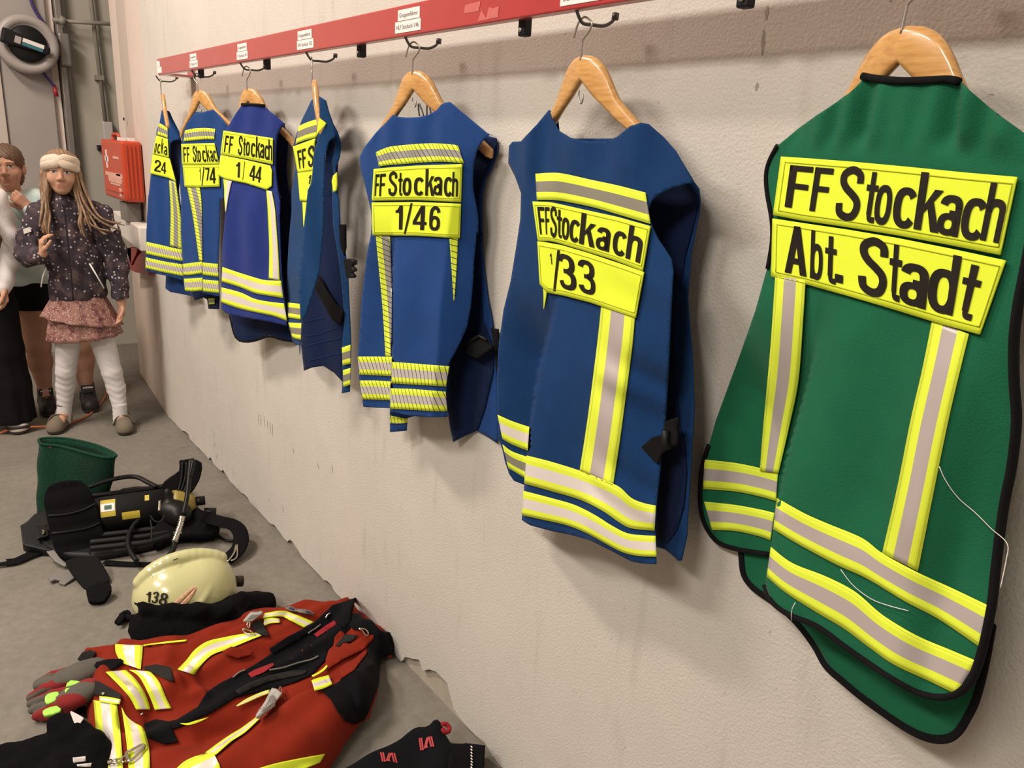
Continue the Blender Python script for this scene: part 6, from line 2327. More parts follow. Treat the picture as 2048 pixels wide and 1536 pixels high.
lamp_tag(G_((485, 1100), (520, 1040), (575, 960), (625, 855), (665, 865), (705, 905), (640, 985), (520, 1085)), None, G_((690, 830), (705, 870), (695, 900), (680, 870)))
lamp_tag(G_((372, 270), (405, 235), (440, 200), (540, 192), (530, 210), (455, 268), (420, 272)), None, G_((420, 275), (432, 300), (420, 325), (405, 300)))
for q in (G_((370, 345), (385, 335), (440, 355), (470, 380), (440, 385), (395, 370)), G_((1370, 332), (1425, 340), (1452, 370), (1440, 400), (1425, 385), (1400, 350))):
    P = HEAP.hit(q, 0.014)
    link('ring', tube(smooth_path(list(P), 4, True), 0.0022, seg=6, closed=True), M['chrome'], root)
for q in (G_((935, 375), (960, 355), (1000, 330), (1040, 300)), G_((600, 690), (720, 670), (850, 628), (960, 600), (1020, 570)), G_((285, 755), (340, 710), (390, 690))):
    P = HEAP.hit(resample_open(q, 2), 0.012)
    n = len(P)
    link('zip', tube(list(P), [0.002 + .001 * (i % 2) for i in range(n)], seg=6), M['lightgrey'], root)
P = HEAP.hit(resample_open(G_((1085, 245), (1100, 215), (1118, 205), (1125, 200)), 2), 0.016)
link('zip_puller', tube(list(P), 0.0035, seg=8), M['chrome'], root)
o = drape('name_badge', G_((730, 155), (770, 140), (800, 145), (830, 165), (890, 165), (950, 180), (990, 205), (970, 212), (900, 205), (840, 185), (790, 180)), M['lightgrey'], 0.012, 3)
for q in (G_((760, 155), (790, 148), (822, 165), (800, 175)), G_((905, 180), (945, 185), (975, 203), (930, 200))):
    link('badge_field', sheet(q, HEAP, 2, 0.0145), mat('navy_badge', (0.02, 0.02, 0.07), 0.5), o)
hook = link('snap_hook', tube(smooth_path(list(HEAP.hit(Z_((1090, 1160), (1110, 1240), (1160, 1215), (1230, 1150), (1270, 1090), (1240, 1080), (1160, 1120)), 0.016)), 4, True), 0.0042, seg=8, closed=True), M['chrome'], root)
for k, q in enumerate([[(900, 1240), (940, 1225), (945, 1255), (905, 1270)], [(945, 1230), (985, 1218), (990, 1250), (950, 1262)], [(990, 1228), (1040, 1210), (1045, 1245), (995, 1255)], [(1040, 1220), (1080, 1180), (1095, 1230), (1050, 1250)]]):
    P = HEAP.hit(Z_(*q), 0.014 + .003 * (k % 2))
    link('chain_link', tube(smooth_path(list(P), 4, True), 0.0022, seg=6, closed=True), M['chrome'], hook)
link('press_stud', tubes([dict(path=[p, p + np.array([0, 0, .003])], r=0.005, seg=10) for p in HEAP.hit(Z_((855, 548)), 0.014)]), M['chrome'], root)
link('press_stud', tubes([dict(path=[p, p + np.array([0, 0, .003])], r=0.004, seg=10) for p in HEAP.hit(Z_((1245, 762)), 0.010)]), M['chrome'], root)

# --- pair of work gloves by the cuff
M['gpalm'] = cloth('grey_leather', (0.10, 0.095, 0.080), noise=0.15)
M['gred'] = cloth('red_glove_fabric', (0.22, 0.022, 0.022), noise=0.15)
M['glime'] = mat('lime_reflective', (0.40, 0.80, 0.10), 0.6)


def glove(label, fing, palm, cuff, z0):
    P = [zc(p, z) for p, z in palm]
    c = np.mean(P, 0)
    b = Blob(c - .22, c + .24, 0.004)
    for a_, b_, r_ in zip(palm[:-1], palm[1:], [0.040, 0.040, 0.034, .034]):
        b.cap(zc(*a_), zc(*b_), r_ * .85, r_ * .85, 0.02, (1, 1, 1.5))
    for f_ in fing:
        q = [zc(p, z) for p, z in f_]
        b.chain(q, np.linspace(0.0145, 0.0115, len(q)), 0.006)
    me = b.mesh()
    root = thing('work_glove', label, 'glove', (c[0], c[1], 0), 'work gloves on the jacket')
    paint(me, [(1, cuff)])
    link('hand_part', me, [M['gpalm'], M['gred']], root)
    return root


f1 = [[(Z_((420, 420))[0], .06), (Z_((300, 425))[0], .05), (Z_((180, 470))[0], .03)],
      [(Z_((430, 440))[0], .06), (Z_((250, 500))[0], .045), (Z_((110, 590))[0], .022)],
      [(Z_((480, 330))[0], .05), (Z_((330, 370))[0], .045), (Z_((180, 445))[0], .03)]]
g = glove('grey and red work glove lying furthest left by the jacket cuff', f1, [(Z_((760, 285))[0], .07), (Z_((640, 330))[0], .07), (Z_((470, 390))[0], .06)], lambda c: (np.sin(c[:, 0] * 60 + c[:, 1] * 90) > .55) & (c[:, 2] < .07), 0)
o = link('glove_cuff', sheet(Z_((780, 225), (900, 195), (1030, 190), (1060, 210), (950, 300), (830, 320), (760, 260)), Tilt(Z_((900, 260))[0], 14, 0.09), 4), M['jblack'], g)
solid(o, 0.03, -1)
f2 = [[(Z_((520, 520))[0], .055), (Z_((330, 560))[0], .045), (Z_((115, 650))[0], .02)],
      [(Z_((520, 580))[0], .055), (Z_((330, 640))[0], .045), (Z_((130, 715))[0], .02)],
      [(Z_((520, 640))[0], .05), (Z_((340, 700))[0], .04), (Z_((170, 780))[0], .016)],
      [(Z_((520, 690))[0], .045), (Z_((380, 750))[0], .03), (Z_((240, 790))[0], .014)]]
g = glove('work glove with lime knuckle patches half under the jacket', f2, [(Z_((700, 500))[0], .07), (Z_((600, 560))[0], .065), (Z_((520, 600))[0], .06)], lambda c: (np.sin(c[:, 0] * 50 + c[:, 1] * 70) > .1), 0)
for q, zz_ in ((Z_((258, 580), (300, 545), (390, 530), (388, 600), (290, 650), (258, 630)), .062), (Z_((235, 725), (300, 690), (405, 672), (412, 730), (270, 772), (240, 760)), .056), (Z_((470, 495), (540, 492), (560, 540), (465, 540)), .085), (Z_((470, 470), (520, 412), (630, 430), (560, 455)), .09)):
    o = link('lime_patch', sheet(q, Tilt(tuple(np.array(q).mean(0)), 15, zz_), 3, rnd=2), M['glime'], g)
    solid(o, 0.008, -1)

# --- black fleece cloth at the lower left
bl = Blob(zc((60, 1500), 0) - np.array([.3, .42, .04]), zc((60, 1500), 0) + np.array([.36, .34, .2]), 0.006)
for px, z, r_ in [((118, 1446), .10, .026), ((150, 1464), .09, .034), ((178, 1484), .085, .034), ((190, 1515), .06, .042), ((130, 1492), .06, .05), ((84, 1508), .04, .05), ((40, 1522), .03, .05), ((0, 1530), .025, .05), ((60, 1550), .03, .055), ((130, 1545), .045, .06), ((180, 1555), .045, .05), ((0, 1580), .03, .06), ((100, 1590), .04, .07), ((-50, 1540), .02, .05), ((190, 1600), .04, .05)]:
    bl.ell(zc(px, z), (r_, r_, r_ * .8), 0.02)
root = thing('black_hood', 'crumpled black fleece hood with white care labels in the lower left corner', 'hood', zc((70, 1540), 0))
o = relax(link('fabric', bl.mesh(), M['fleece'], root), 3)
dm = bpy.data.textures.new('crumple', 'CLOUDS')
dm.noise_scale = 0.05
md = o.modifiers.new('crumple', 'DISPLACE')
md.texture = dm
md.strength = 0.014
TL = Tilt((150, 1500), 60, 0.125)
for q, m_, nm in ((Z_((540, 1205), (672, 1190), (674, 1240), (545, 1258)), M['label'], 'care_label'), (Z_((580, 1275), (735, 1258), (725, 1300), (590, 1295)), M['label'], 'care_label')):
    o = link(nm, sheet(q, TL, 3), m_, root)
    solid(o, 0.002)
o = link('drawstring_tab', sheet(Z_((515, 745), (545, 738), (640, 790), (650, 810), (615, 860), (600, 915), (570, 880)), Tilt((152, 1435), 45, 0.125), 3, rnd=2), M['label'], root)
solid(o, 0.004)

# --- black pouch at the bottom edge
PT = Tilt((830, 1500), 14, 0.06, lambda p: 0.008 * np.sin(p[:, 0] / 23) * np.sin(p[:, 1] / 17) + 0.015 * np.exp(-((p[:, 0] - 875) / 25) ** 2))
q8 = lambda *p: C(640, 1400, .19531, *p)
root = thing('black_trousers', 'black trousers with red emblems lying at the bottom edge by the wall', 'trousers', zc((850, 1560), 0))
o = link('cloth', sheet(q8((180, 720), (400, 610), (620, 500), (830, 400), (960, 310), (1010, 295), (1080, 300), (1120, 285), (1165, 242), (1200, 235), (1235, 262), (1290, 370), (1340, 440), (1500, 440), (1690, 470), (1680, 700), (1670, 1100), (400, 1100)), PT, 6), M['jblack'], root)
solid(o, 0.055, -1)
o = link('belt_end', sheet(q8((1350, 450), (1430, 450), (1500, 435), (1512, 455), (1692, 468), (1680, 720), (1660, 1000), (1330, 1000), (1320, 700)), PT, 6, 0.012), M['blackcloth'], root)
solid(o, 0.02, -1)
P = PT.hit(q8((1552, 480), (1552, 560), (1555, 640), (1550, 720)), 0.016)
for i in range(9):
    t = i / 8 * 3
    k = min(int(t), 2)
    c = P[k] + (P[k + 1] - P[k]) * (t - k)
    link('stitch', tube([c - np.array([.0, .003, 0]), c + np.array([0, .003, 0])], 0.0016, seg=6), M['label'], root)
M['emblem'] = mat('red_embroidery', (0.42, 0.045, 0.05), 0.8)
for x0_, y0_, w_, h_ in ((612, 545, 180, 105), (1008, 405, 158, 112)):
    e = lambda a, b: q8((x0_ + a * w_ + b * .12 * w_, y0_ + b * h_))[0]
    polys = [[(0, .05), (.10, .03), (.10, 1), (0, 1)], [(.13, .03), (.23, .02), (.23, 1), (.13, 1)], [(.23, .9), (.33, .9), (.62, .05), (.50, .05)], [(.33, .9), (.40, .9), (.70, .05), (.62, .05)], [(.40, .3), (.46, .3), (.5, .9), (.40, .9)], [(.63, .0), (.73, 0), (.76, .92), (.66, .92)], [(.77, 0), (.87, 0), (.90, .95), (.80, .95)]]
    for pl in polys:
        o = link('red_emblem', sheet([e(a, b) for a, b in pl], PT, 4, 0.003), M['emblem'], root)
P = PT.hit(q8((1245, 275), (1290, 262), (1325, 290), (1310, 325), (1275, 335), (1255, 310)), 0.004)
link('hanging_loop', tube(smooth_path(list(P), 4), 0.006, seg=8), M['velcro'], root)

# ------------------------------------------------------------------ people
class Stand:
    """a person's own frame: a to the viewer's right, b towards the viewer, c up"""

    def __init__(s, o):
        s.o = np.array([o[0], o[1], 0.0])
        v = EYE - s.o
        v[2] = 0
        s.f = v / np.linalg.norm(v)
        s.r = np.array([-s.f[1], s.f[0], 0.0])
        if s.r[0] < 0:
            s.r = -s.r
        s.u = np.array([0, 0, 1.0])

    def p(s, px, b=0.0):
        D = rays([px])[0]
        t = ((s.o + s.f * b - EYE) @ s.f) / (D @ s.f)
        return EYE + D * t

    def ps(s, lst):
        return [s.p(q[0], q[1]) for q in lst]


def skin_mat(name, col, lip):
    return [cloth(name, col, noise=0.05, bump=0.05, sheen=0.0, rough=0.6), mat(name + '_lips', lip, 0.5), mat(name + '_eye_white', (0.55, 0.50, 0.47), 0.3), mat(name + '_iris', (0.05, 0.045, 0.045), 0.25), mat(name + '_brow', (0.20, 0.11, 0.06), 0.8)]


class Head:
    def __init__(s, c, f, u, k=1.0):
        s.c = np.array(c, float)
        s.u = np.array(u, float) / np.linalg.norm(u)
        f = np.array(f, float)
        f = f - s.u * (f @ s.u)
        s.f = f / np.linalg.norm(f)
        r = np.cross(s.f, s.u)
        s.r = r if r[0] > 0 else -r
        s.k = k
        s.R = np.array([s.r, s.f, s.u]).T

    def P(s, a, b, c):
        return s.c + (s.r * a + s.f * b + s.u * c) * s.k

    def build(s, B):
        k = s.k
        R = s.R
        B.ell(s.P(0, -.008, .025), np.array((.069, .086, .080)) * k, 0.012, rot=R)
        B.ell(s.P(0, .012, -.030), np.array((.054, .062, .076)) * k, 0.025, rot=R)
        B.ell(s.P(0, .040, -.082), np.array((.022, .022, .018)) * k, 0.02, rot=R)       # chin
        for sg in (-1, 1):
            B.ell(s.P(.034 * sg, .048, -.028), np.array((.022, .018, .022)) * k, 0.02, rot=R)   # cheeks
            B.ell(s.P(.028 * sg, .086, .006), np.array((.016, .012, .009)) * k, 0.010, rot=R, cut=True)
            B.ell(s.P(.028 * sg, .060, .004), np.array((.0145, .0135, .0105)) * k, 0.003, rot=R)
            B.ell(s.P(.070 * sg, -.008, -.012), np.array((.010, .018, .028)) * k, 0.008, rot=R)  # ears
            B.cap(s.P(.012 * sg, .075, .022), s.P(.040 * sg, .066, .022), .006 * k, .005 * k, 0.012)
            B.ell(s.P(.009 * sg, .080, -.030), np.array((.008, .009, .007)) * k, 0.006, rot=R)
        B.cap(s.P(0, .074, .008), s.P(0, .090, -.024), .006 * k, .010 * k, 0.010)       # nose
        B.cap(s.P(-.014, .066, -.054), s.P(.014, .066, -.054), .0065 * k, .0065 * k, 0.006)
        B.cap(s.P(-.012, .064, -.064), s.P(.012, .064, -.064), .007 * k, .007 * k, 0.006)
        B.cap(s.P(-.016, .0745, -.0585), s.P(.016, .0745, -.0585), .0022 * k, .0022 * k, 0.002, cut=True)

    def rules(s):
        def loc(c):
            q = (c - s.c) @ s.R / s.k
            return q[:, 0], q[:, 1], q[:, 2]

        def lips(c):
            a, b, z = loc(c)
            return (b > .05) & ((a / .0185) ** 2 + ((z + .0585) / .0075) ** 2 < 1)

        def white(c):
            a, b, z = loc(c)
            x = np.abs(np.abs(a) - .028)
            return (b > .04) & ((x / .0135) ** 2 + ((z - .004) / .0058) ** 2 < 1)

        def iris(c):
            a, b, z = loc(c)
            x = np.abs(a) - .028
            return (b > .04) & ((x / .0058) ** 2 + ((z - .0045) / .0056) ** 2 < 1)

        def lid(c):
            a, b, z = loc(c)
            x = np.abs(np.abs(a) - .028)
            return (b > .04) & (x < .0145) & (np.abs(z - .0105 + 14 * x * x) < .0020)

        def brow(c):
            a, b, z = loc(c)
            x = np.abs(a)
            return (b > .03) & (x > .012) & (x < .046) & (np.abs(z - (.0235 - 4.0 * (x - .03) ** 2)) < .0032)
        return [(1, lips), (2, white), (3, iris), (3, lid), (4, brow)]


def hand(B, w, d, n, side, k=1.0, curl=0.5, thumb=1):
    """wrist w, finger direction d, palm normal n (fingers curl towards n)"""
    d = np.array(d, float)
    d /= np.linalg.norm(d)
    n = np.array(n, float)
    n = n - d * (n @ d)
    n /= np.linalg.norm(n)
    s = np.cross(d, n) * side
    for i, (off, ln) in enumerate([(-1.5, .78), (-.5, .96), (.5, 1.0), (1.5, .92)]):
        base = w + (d * .066 + s * off * .0155 - n * .002 * abs(off)) * k
        B.cap(w + s * off * .007 * k + d * .008 * k, base, .0125 * k, .0105 * k, 0.008)
        p0 = base
        a = curl * (0.7 + .15 * i)
        for j, l in enumerate((.032, .023, .018)):
            dd = d * cos(a) + n * sin(a)
            p1 = p0 + dd * l * ln * k
            B.cap(p0, p1, (.0086 - .0008 * j) * k, (.0080 - .0009 * j) * k, 0.0025)
            p0 = p1
            a += curl * .8
    t0 = w + (d * .016 + s * 1.1 * .014 * thumb) * k
    t1 = t0 + (d * .026 + s * .022 * thumb + n * .010) * k
    t2 = t1 + (d * .026 + s * .008 * thumb + n * .012) * k
    t3 = t2 + (d * .018 + n * .010) * k
    B.cap(t0, t1, .012 * k, .0105 * k, .006).cap(t1, t2, .0100 * k, .009 * k, .003).cap(t2, t3, .0088 * k, .0072 * k, .002)


def speckle(name, base, c1, c2, scale, th=0.22):
    m = mat(name, base, 0.85, bump=0.2, bscale=300)
    nt = m.node_tree
    b = nt.nodes['Principled BSDF']
    tc = nt.nodes.new('ShaderNodeTexCoord')
    v = nt.nodes.new('ShaderNodeTexVoronoi')
    v.inputs['Scale'].default_value = scale
    nt.links.new(tc.outputs['Object'], v.inputs['Vector'])
    nz = nt.nodes.new('ShaderNodeTexNoise')
    nz.inputs['Scale'].default_value = scale * .35
    nz.inputs['Detail'].default_value = 4
    nt.links.new(tc.outputs['Object'], nz.inputs['Vector'])
    bg = nt.nodes.new('ShaderNodeMix')
    bg.data_type = 'RGBA'
    bg.inputs['A'].default_value = (*base, 1)
    bg.inputs['B'].default_value = (*c2, 1)
    cr = nt.nodes.new('ShaderNodeValToRGB')
    cr.color_ramp.elements[0].position = .5
    cr.color_ramp.elements[0].color = (0, 0, 0, 1)
    cr.color_ramp.elements[1].position = .62
    cr.color_ramp.elements[1].color = (1, 1, 1, 1)
    nt.links.new(nz.outputs['Fac'], cr.inputs['Fac'])
    nt.links.new(cr.outputs['Color'], bg.inputs['Factor'])
    lt = nt.nodes.new('ShaderNodeMath')
    lt.operation = 'LESS_THAN'
    lt.inputs[1].default_value = th
    nt.links.new(v.outputs['Distance'], lt.inputs[0])
    # only some of the cells carry a flower
    sep = nt.nodes.new('ShaderNodeSeparateColor')
    nt.links.new(v.outputs['Color'], sep.inputs['Color'])
    gt = nt.nodes.new('ShaderNodeMath')
    gt.operation = 'GREATER_THAN'
    gt.inputs[1].default_value = .55
    nt.links.new(sep.outputs['Red'], gt.inputs[0])
    mu = nt.nodes.new('ShaderNodeMath')
    mu.operation = 'MULTIPLY'
    nt.links.new(lt.outputs[0], mu.inputs[0])
    nt.links.new(gt.outputs[0], mu.inputs[1])
    mx = nt.nodes.new('ShaderNodeMix')
    mx.data_type = 'RGBA'
    mx.inputs['B'].default_value = (*c1, 1)
    nt.links.new(bg.outputs['Result'], mx.inputs['A'])
    nt.links.new(mu.outputs[0], mx.inputs['Factor'])
    nt.links.new(mx.outputs['Result'], b.inputs['Base Color'])
    return m


def bounds(S, lo, hi):
    """world box of a local box"""
    pts = [S.o + S.r * a + S.f * b + S.u * c for a in (lo[0], hi[0]) for b in (lo[1], hi[1]) for c in (lo[2], hi[2])]
    P = np.array(pts)
    return P.min(0), P.max(0)


def shoe(root, heel, toe, w, h, m, sole, name='shoe', tongue=None):
    heel, toe = np.array(heel, float), np.array(toe, float)
    d = toe - heel
    L = np.linalg.norm(d)
    d /= L
    s = np.array([-d[1], d[0], 0])
    c = (heel + toe) / 2
    b = Blob(c - np.array([.2, .2, .03]), c + np.array([.2, .2, .2]), 0.004)
    z = np.array([0, 0, 1.0])
    b.cap(heel + d * w * .9 + z * .035, toe - d * w + z * .028, w * .92, w, .01)
    b.cap(heel + d * w * .9 + z * .045, heel + d * w * 1.1 + z * h, w * .90, w * .86, .015)
    b.cap(heel + d * (w * 1.6) + z * h * .75, toe - d * w * 1.3 + z * .038, w * .7, w * .7, .02)
    b.field(lambda x, y, q: (0.004 - q) + 0 * x + 0 * y, 'max')
    me = b.mesh()
    paint(me, [(1, lambda q: q[:, 2] < .020)])
    o = link(name, me, [m, sole], root)
    relax(o, 2)
    return o, d, s


# ---------- the girl in front
S = Stand((0.638, 4.28))
girl = thing('person', 'person in cream headband, dark floral jacket, pink ruffled skirt and white leggings', 'person', S.o)
SK = skin_mat('fair_skin', (0.52, 0.30, 0.20), (0.42, 0.17, 0.13))
lo, hi = bounds(S, (-.30, -.20, -.02), (.33, .24, 1.45))
B = Blob(lo, hi, 0.0032)
hd = Head(S.p((122, 345), .02), S.f * 1.0 - S.r * .05 - S.u * .10, S.u * 1 + S.r * .03, 0.95)
hd.build(B)
nk = S.p((124, 405), -.012)
B.cap(S.p((122, 375), -.01), nk, .034, .036, .012)
ch = S.p((140, 450), 0.0)
B.cap(nk, ch, .036, .06, .02, (1, 1.3, 1)).cap(ch, S.p((152, 560), 0), .062, .068, .03, (1, 1.25, 1)).cap(S.p((152, 560), 0), S.p((163, 625), 0), .072, .095, .03, (1, 1.2, 1))
shL, shR = S.p((80, 428), .0), S.p((202, 432), 0)
elL, wrL = S.p((58, 512), .045), S.p((84, 507), .13)
elR, wrR = S.p((232, 520), .01), S.p((243, 606), .05)
B.chain([ch + S.u * .03, shL, elL, wrL], [.04, .040, .032, .022], .02)
B.chain([ch + S.u * .03, shR, elR, wrR], [.04, .040, .032, .022], .02)
hand(B, wrL, S.u * .9 + S.r * .10 + S.f * .1, -S.f * .2 + S.r * 1, 1, .82, .55, -1)
hand(B, wrR, -S.u * 1.0 - S.r * .12 + S.f * .1, -S.r * .8 + S.f * .35, -1, .85, .35, 1)
hpL, hpR = S.p((138, 650), -.01), S.p((196, 650), 0)
knL, knR = S.p((132, 742), -.03), S.p((224, 745), .05)
anL, anR = S.p((128, 826), -.06), S.p((240, 826), .07)
B.chain([S.p((163, 625), 0), hpL, knL, S.p((131, 772), -.055), anL], [.080, .058, .042, .040, .028], .015)
B.chain([S.p((163, 625), 0), hpR, knR, S.p((232, 775), .05), anR], [.080, .058, .042, .040, .028], .015)
ftL, ftR = at_z([(118, 856)], .03)[0], at_z([(248, 852)], .03)[0]
B.cap(anL, ftL, .026, .015, .01).cap(anR, ftR, .026, .015, .01)
me = B.mesh()
paint(me, hd.rules())
o = link('body', me, SK, girl)
relax(o, 1, .3)
# leggings and socks
M['leggings'] = cloth('white_knit', (0.66, 0.64, 0.65), noise=0.05, bump=0.3, bscale=220)
for nm, pts, rs in (('legging', [hpL, knL, S.p((131, 772), -.055), S.p((129, 812), -.06)], [.064, .046, .044, .034]), ('legging', [hpR, knR, S.p((232, 775), .05), S.p((239, 812), .068)], [.064, .047, .044, .034])):
    lo, hi = np.min(pts, 0) - .11, np.max(pts, 0) + .11
    b = Blob(lo, hi, 0.0045)
    b.chain(pts, rs, .012)
    b.field(lambda x, y, z: 0.0009 * np.sin(z * 190 + np.sin(x * 60) * 2) * np.clip((.42 - z) * 6, 0, 1) + 0 * y, 'add')
    o = link(nm, b.mesh(), M['leggings'], girl)
    relax(o, 1)
for a_, b_, q in ((S.p((129, 808), -.06), anL, 0), (S.p((239, 805), .068), anR, 1)):
    d_ = b_ - a_
    n = 10
    pts = [a_ + d_ * (i / n * 2.1) for i in range(n + 1)]
    o = link('sock', tube(pts, [.0335 + .0018 * (i % 2) for i in range(n + 1)], seg=18), M['leggings'], girl)
link('sock_band', tube([S.p((128, 807), -.06), S.p((128, 810), -.06)], 0.0350, seg=20), mat('grey_band', (0.20, 0.18, 0.19), .8), girl)
# shoes
M['taupe'] = cloth('taupe_shoe_leather', (0.185, 0.155, 0.115), noise=0.1)
M['sole'] = mat('dark_sole', (0.06, 0.05, 0.04), .7)
for heel, toe, up_ in ((at_z([(133, 846)], 0)[0], at_z([(105, 872)], 0)[0], 0), (at_z([(243, 836)], 0)[0], at_z([(252, 873)], 0)[0], 1)):
    heel = toe + (heel - toe) / np.linalg.norm(heel - toe) * .205
    o, d_, s_ = shoe(girl, heel, toe, .040, .068, M['taupe'], M['sole'])
    m_ = heel + d_ * .105 + np.array([0, 0, .062])
    V, Fc = tube_data(smooth_path([m_ - s_ * .046 - np.array([0, 0, .030]), m_ - s_ * .028 + np.array([0, 0, .006]), m_ + np.array([0, 0, .015]), m_ + s_ * .028 + np.array([0, 0, .006]), m_ + s_ * .046 - np.array([0, 0, .03])], 4), .005, seg=8, flat=(2.6, .6))
    link('shoe_strap', mesh(V, Fc), M['taupe'], o)
# jacket
M['floral'] = speckle('dark_floral_print', (0.030, 0.020, 0.030), (0.42, 0.36, 0.38), (0.085, 0.055, 0.060), 62, .30)
lo, hi = bounds(S, (-.31, -.21, .60), (.34, .24, 1.25))
J = Blob(lo, hi, 0.004)
J.cap(S.p((132, 432), 0), S.p((150, 520), .005), .085, .115, .03, (1, 1.35, 1)).cap(S.p((150, 520), .005), S.p((157, 580), .005), .118, .130, .03, (1, 1.35, 1))
J.chain([S.p((105, 418), 0), S.p((82, 430), 0), S.p((60, 478), .02), S.p((56, 512), .045), S.p((76, 512), .115)], [.05, .058, .052, .050, .040], .02)
J.chain([S.p((165, 418), 0), S.p((200, 434), 0), S.p((225, 490), 0), S.p((236, 535), .015), S.p((241, 597), .045)], [.05, .06, .055, .050, .040], .02)
J.cap(S.p((98, 412), -.01), S.p((160, 412), -.01), .045, .045, .03)
J.cap(S.p((124, 398), -.01), S.p((124, 412), 0), .050, .058, .012)
J.field(lambda x, y, z: .003 * np.sin(z * 70 + x * 40) + .003 * np.sin(x * 90 - z * 33) + 0 * y, 'add')
hemz = S.p((150, 606), .13)[2]
J.field(lambda x, y, z: (hemz - z) + 0 * x + 0 * y, 'max')
o = link('jacket', J.mesh(), M['floral'], girl)
relax(o, 2)
M['jknit'] = cloth('dark_plum_trim', (0.022, 0.016, 0.024))
CZ = [S.p((125, 408), .085), S.p((131, 440), .105), S.p((137, 500), .128), S.p((143, 560), .135), S.p((146, 600), .135)]
link('zip', tube(smooth_path(CZ, 4), .004, seg=8), M['jknit'], o)
M['refl'] = mat('silver_piping', (0.80, 0.76, 0.74), .4)
for q in ([(179, 527), (194, 552), (208, 577)], [(92, 535), (86, 552), (82, 574)]):
    P = []
    for px in q:
        D = rays([px])[0]
        P.append(px)
    dz = [.118, .124, .122] if q[0][0] > 100 else [.082, .080, .078]
    link('piping', tube([S.p(px, b_) for px, b_ in zip(P, dz)], .0035, seg=6), M['refl'], o)
for q, b_ in (([(46, 458), (60, 454), (63, 463), (48, 468)], .075), ([(220, 456), (233, 447), (236, 457), (224, 464)], .062)):
    V = [S.p(p, b_) for p in q] + [S.p(p, b_ - .03) for p in q]
    link('reflector_tab', mesh(V, [(0, 3, 2, 1), (4, 5, 6, 7), (0, 1, 5, 4), (1, 2, 6, 5), (2, 3, 7, 6), (3, 0, 4, 7)]), M['refl'], o, smooth=False)
# ruffled skirt: two tiers
M['skirt'] = speckle('pink_floral_print', (0.30, 0.155, 0.130), (0.55, 0.42, 0.36), (0.17, 0.06, 0.06), 110, .33)
cw = S.p((158, 600), 0)


def tier(z0, z1, r0, r1, amp, nf, ph, slope=0.0, sx=0.0):
    n, K = 120, 12
    V, Fc = [], []
    for j in range(K + 1):
        t = j / K
        for i in range(n):
            w = 2 * pi * i / n
            rr = r0 + (r1 - r0) * t + amp * t * sin(nf * w + ph) + amp * .5 * t * sin((nf * 2 + 3) * w + 1)
            zz = z0 + (z1 - z0) * t + slope * t * cos(w)
            q = cw + S.r * (rr * cos(w) + sx * t) + S.f * (rr * .80 * sin(w))
            V.append((q[0], q[1], zz))
    for j in range(K):
        for i in range(n):
            Fc.append((j * n + i, j * n + (i + 1) % n, (j + 1) * n + (i + 1) % n, (j + 1) * n + i))
    return mesh(V, Fc)


zt = S.p((158, 596), .1)[2]
o = link('skirt', tier(zt, S.p((160, 684), .12)[2], .115, .165, .007, 11, 0, .012, .012), M['skirt'], girl)
solid(o, .003)
o = link('skirt_ruffle', tier(zt - .01, S.p((160, 652), .13)[2], .118, .172, .008, 10, 2, -.030, .006), M['skirt'], girl)
solid(o, .003)
# hair
def hair_mat(name, c0, c1):
    m = mat(name, c0, 0.55, spec=.4)
    nt = m.node_tree
    tc = nt.nodes.new('ShaderNodeTexCoord')
    mp = nt.nodes.new('ShaderNodeMapping')
    mp.inputs['Scale'].default_value = (90, 90, 9)
    nz = nt.nodes.new('ShaderNodeTexNoise')
    nz.inputs['Scale'].default_value = 1.2
    nz.inputs['Detail'].default_value = 5
    cr = nt.nodes.new('ShaderNodeValToRGB')
    cr.color_ramp.elements[0].position = .35
    cr.color_ramp.elements[0].color = (*c0, 1)
    cr.color_ramp.elements[1].position = .7
    cr.color_ramp.elements[1].color = (*c1, 1)
    nt.links.new(tc.outputs['Object'], mp.inputs['Vector'])
    nt.links.new(mp.outputs['Vector'], nz.inputs['Vector'])
    nt.links.new(nz.outputs['Fac'], cr.inputs['Fac'])
    nt.links.new(cr.outputs['Color'], nt.nodes['Principled BSDF'].inputs['Base Color'])
    return m


M['blond'] = hair_mat('dark_blond_hair', (0.155, 0.090, 0.050), (0.36, 0.24, 0.145))
lo, hi = hd.P(-.16, -.18, -.34), hd.P(.16, .15, .15)
lo, hi = np.minimum(lo, hi) - .02, np.maximum(lo, hi) + .02
hb_ = Blob(lo, hi, .004)
hb_.ell(hd.P(0, -.012, .030), np.array((.078, .094, .084)) * hd.k, 0, rot=hd.R)
for sg in (-1, 1):
    hb_.chain([hd.P(.045 * sg, -.03, .06), hd.P(.068 * sg, -.005, -.01), hd.P(.070 * sg, .0, -.07), hd.P((.085 if sg > 0 else .075) * sg, .01, -.15)], [.03, .022, .024, .020], .012)
hb_.ell(hd.P(0, -.06, -.06), np.array((.075, .045, .12)) * hd.k, .02, rot=hd.R)
hb_.ell(hd.P(0, .085, -.028), np.array((.056, .07, .082)) * hd.k, .006, rot=hd.R, cut=True)
hb_.field(lambda x, y, z: .0018 * np.sin(x * 420 + z * 40) + 0 * y, 'add')
o = link('hair', hb_.mesh(), M['blond'], girl)
relax(o, 1)
rg = random.Random(11)
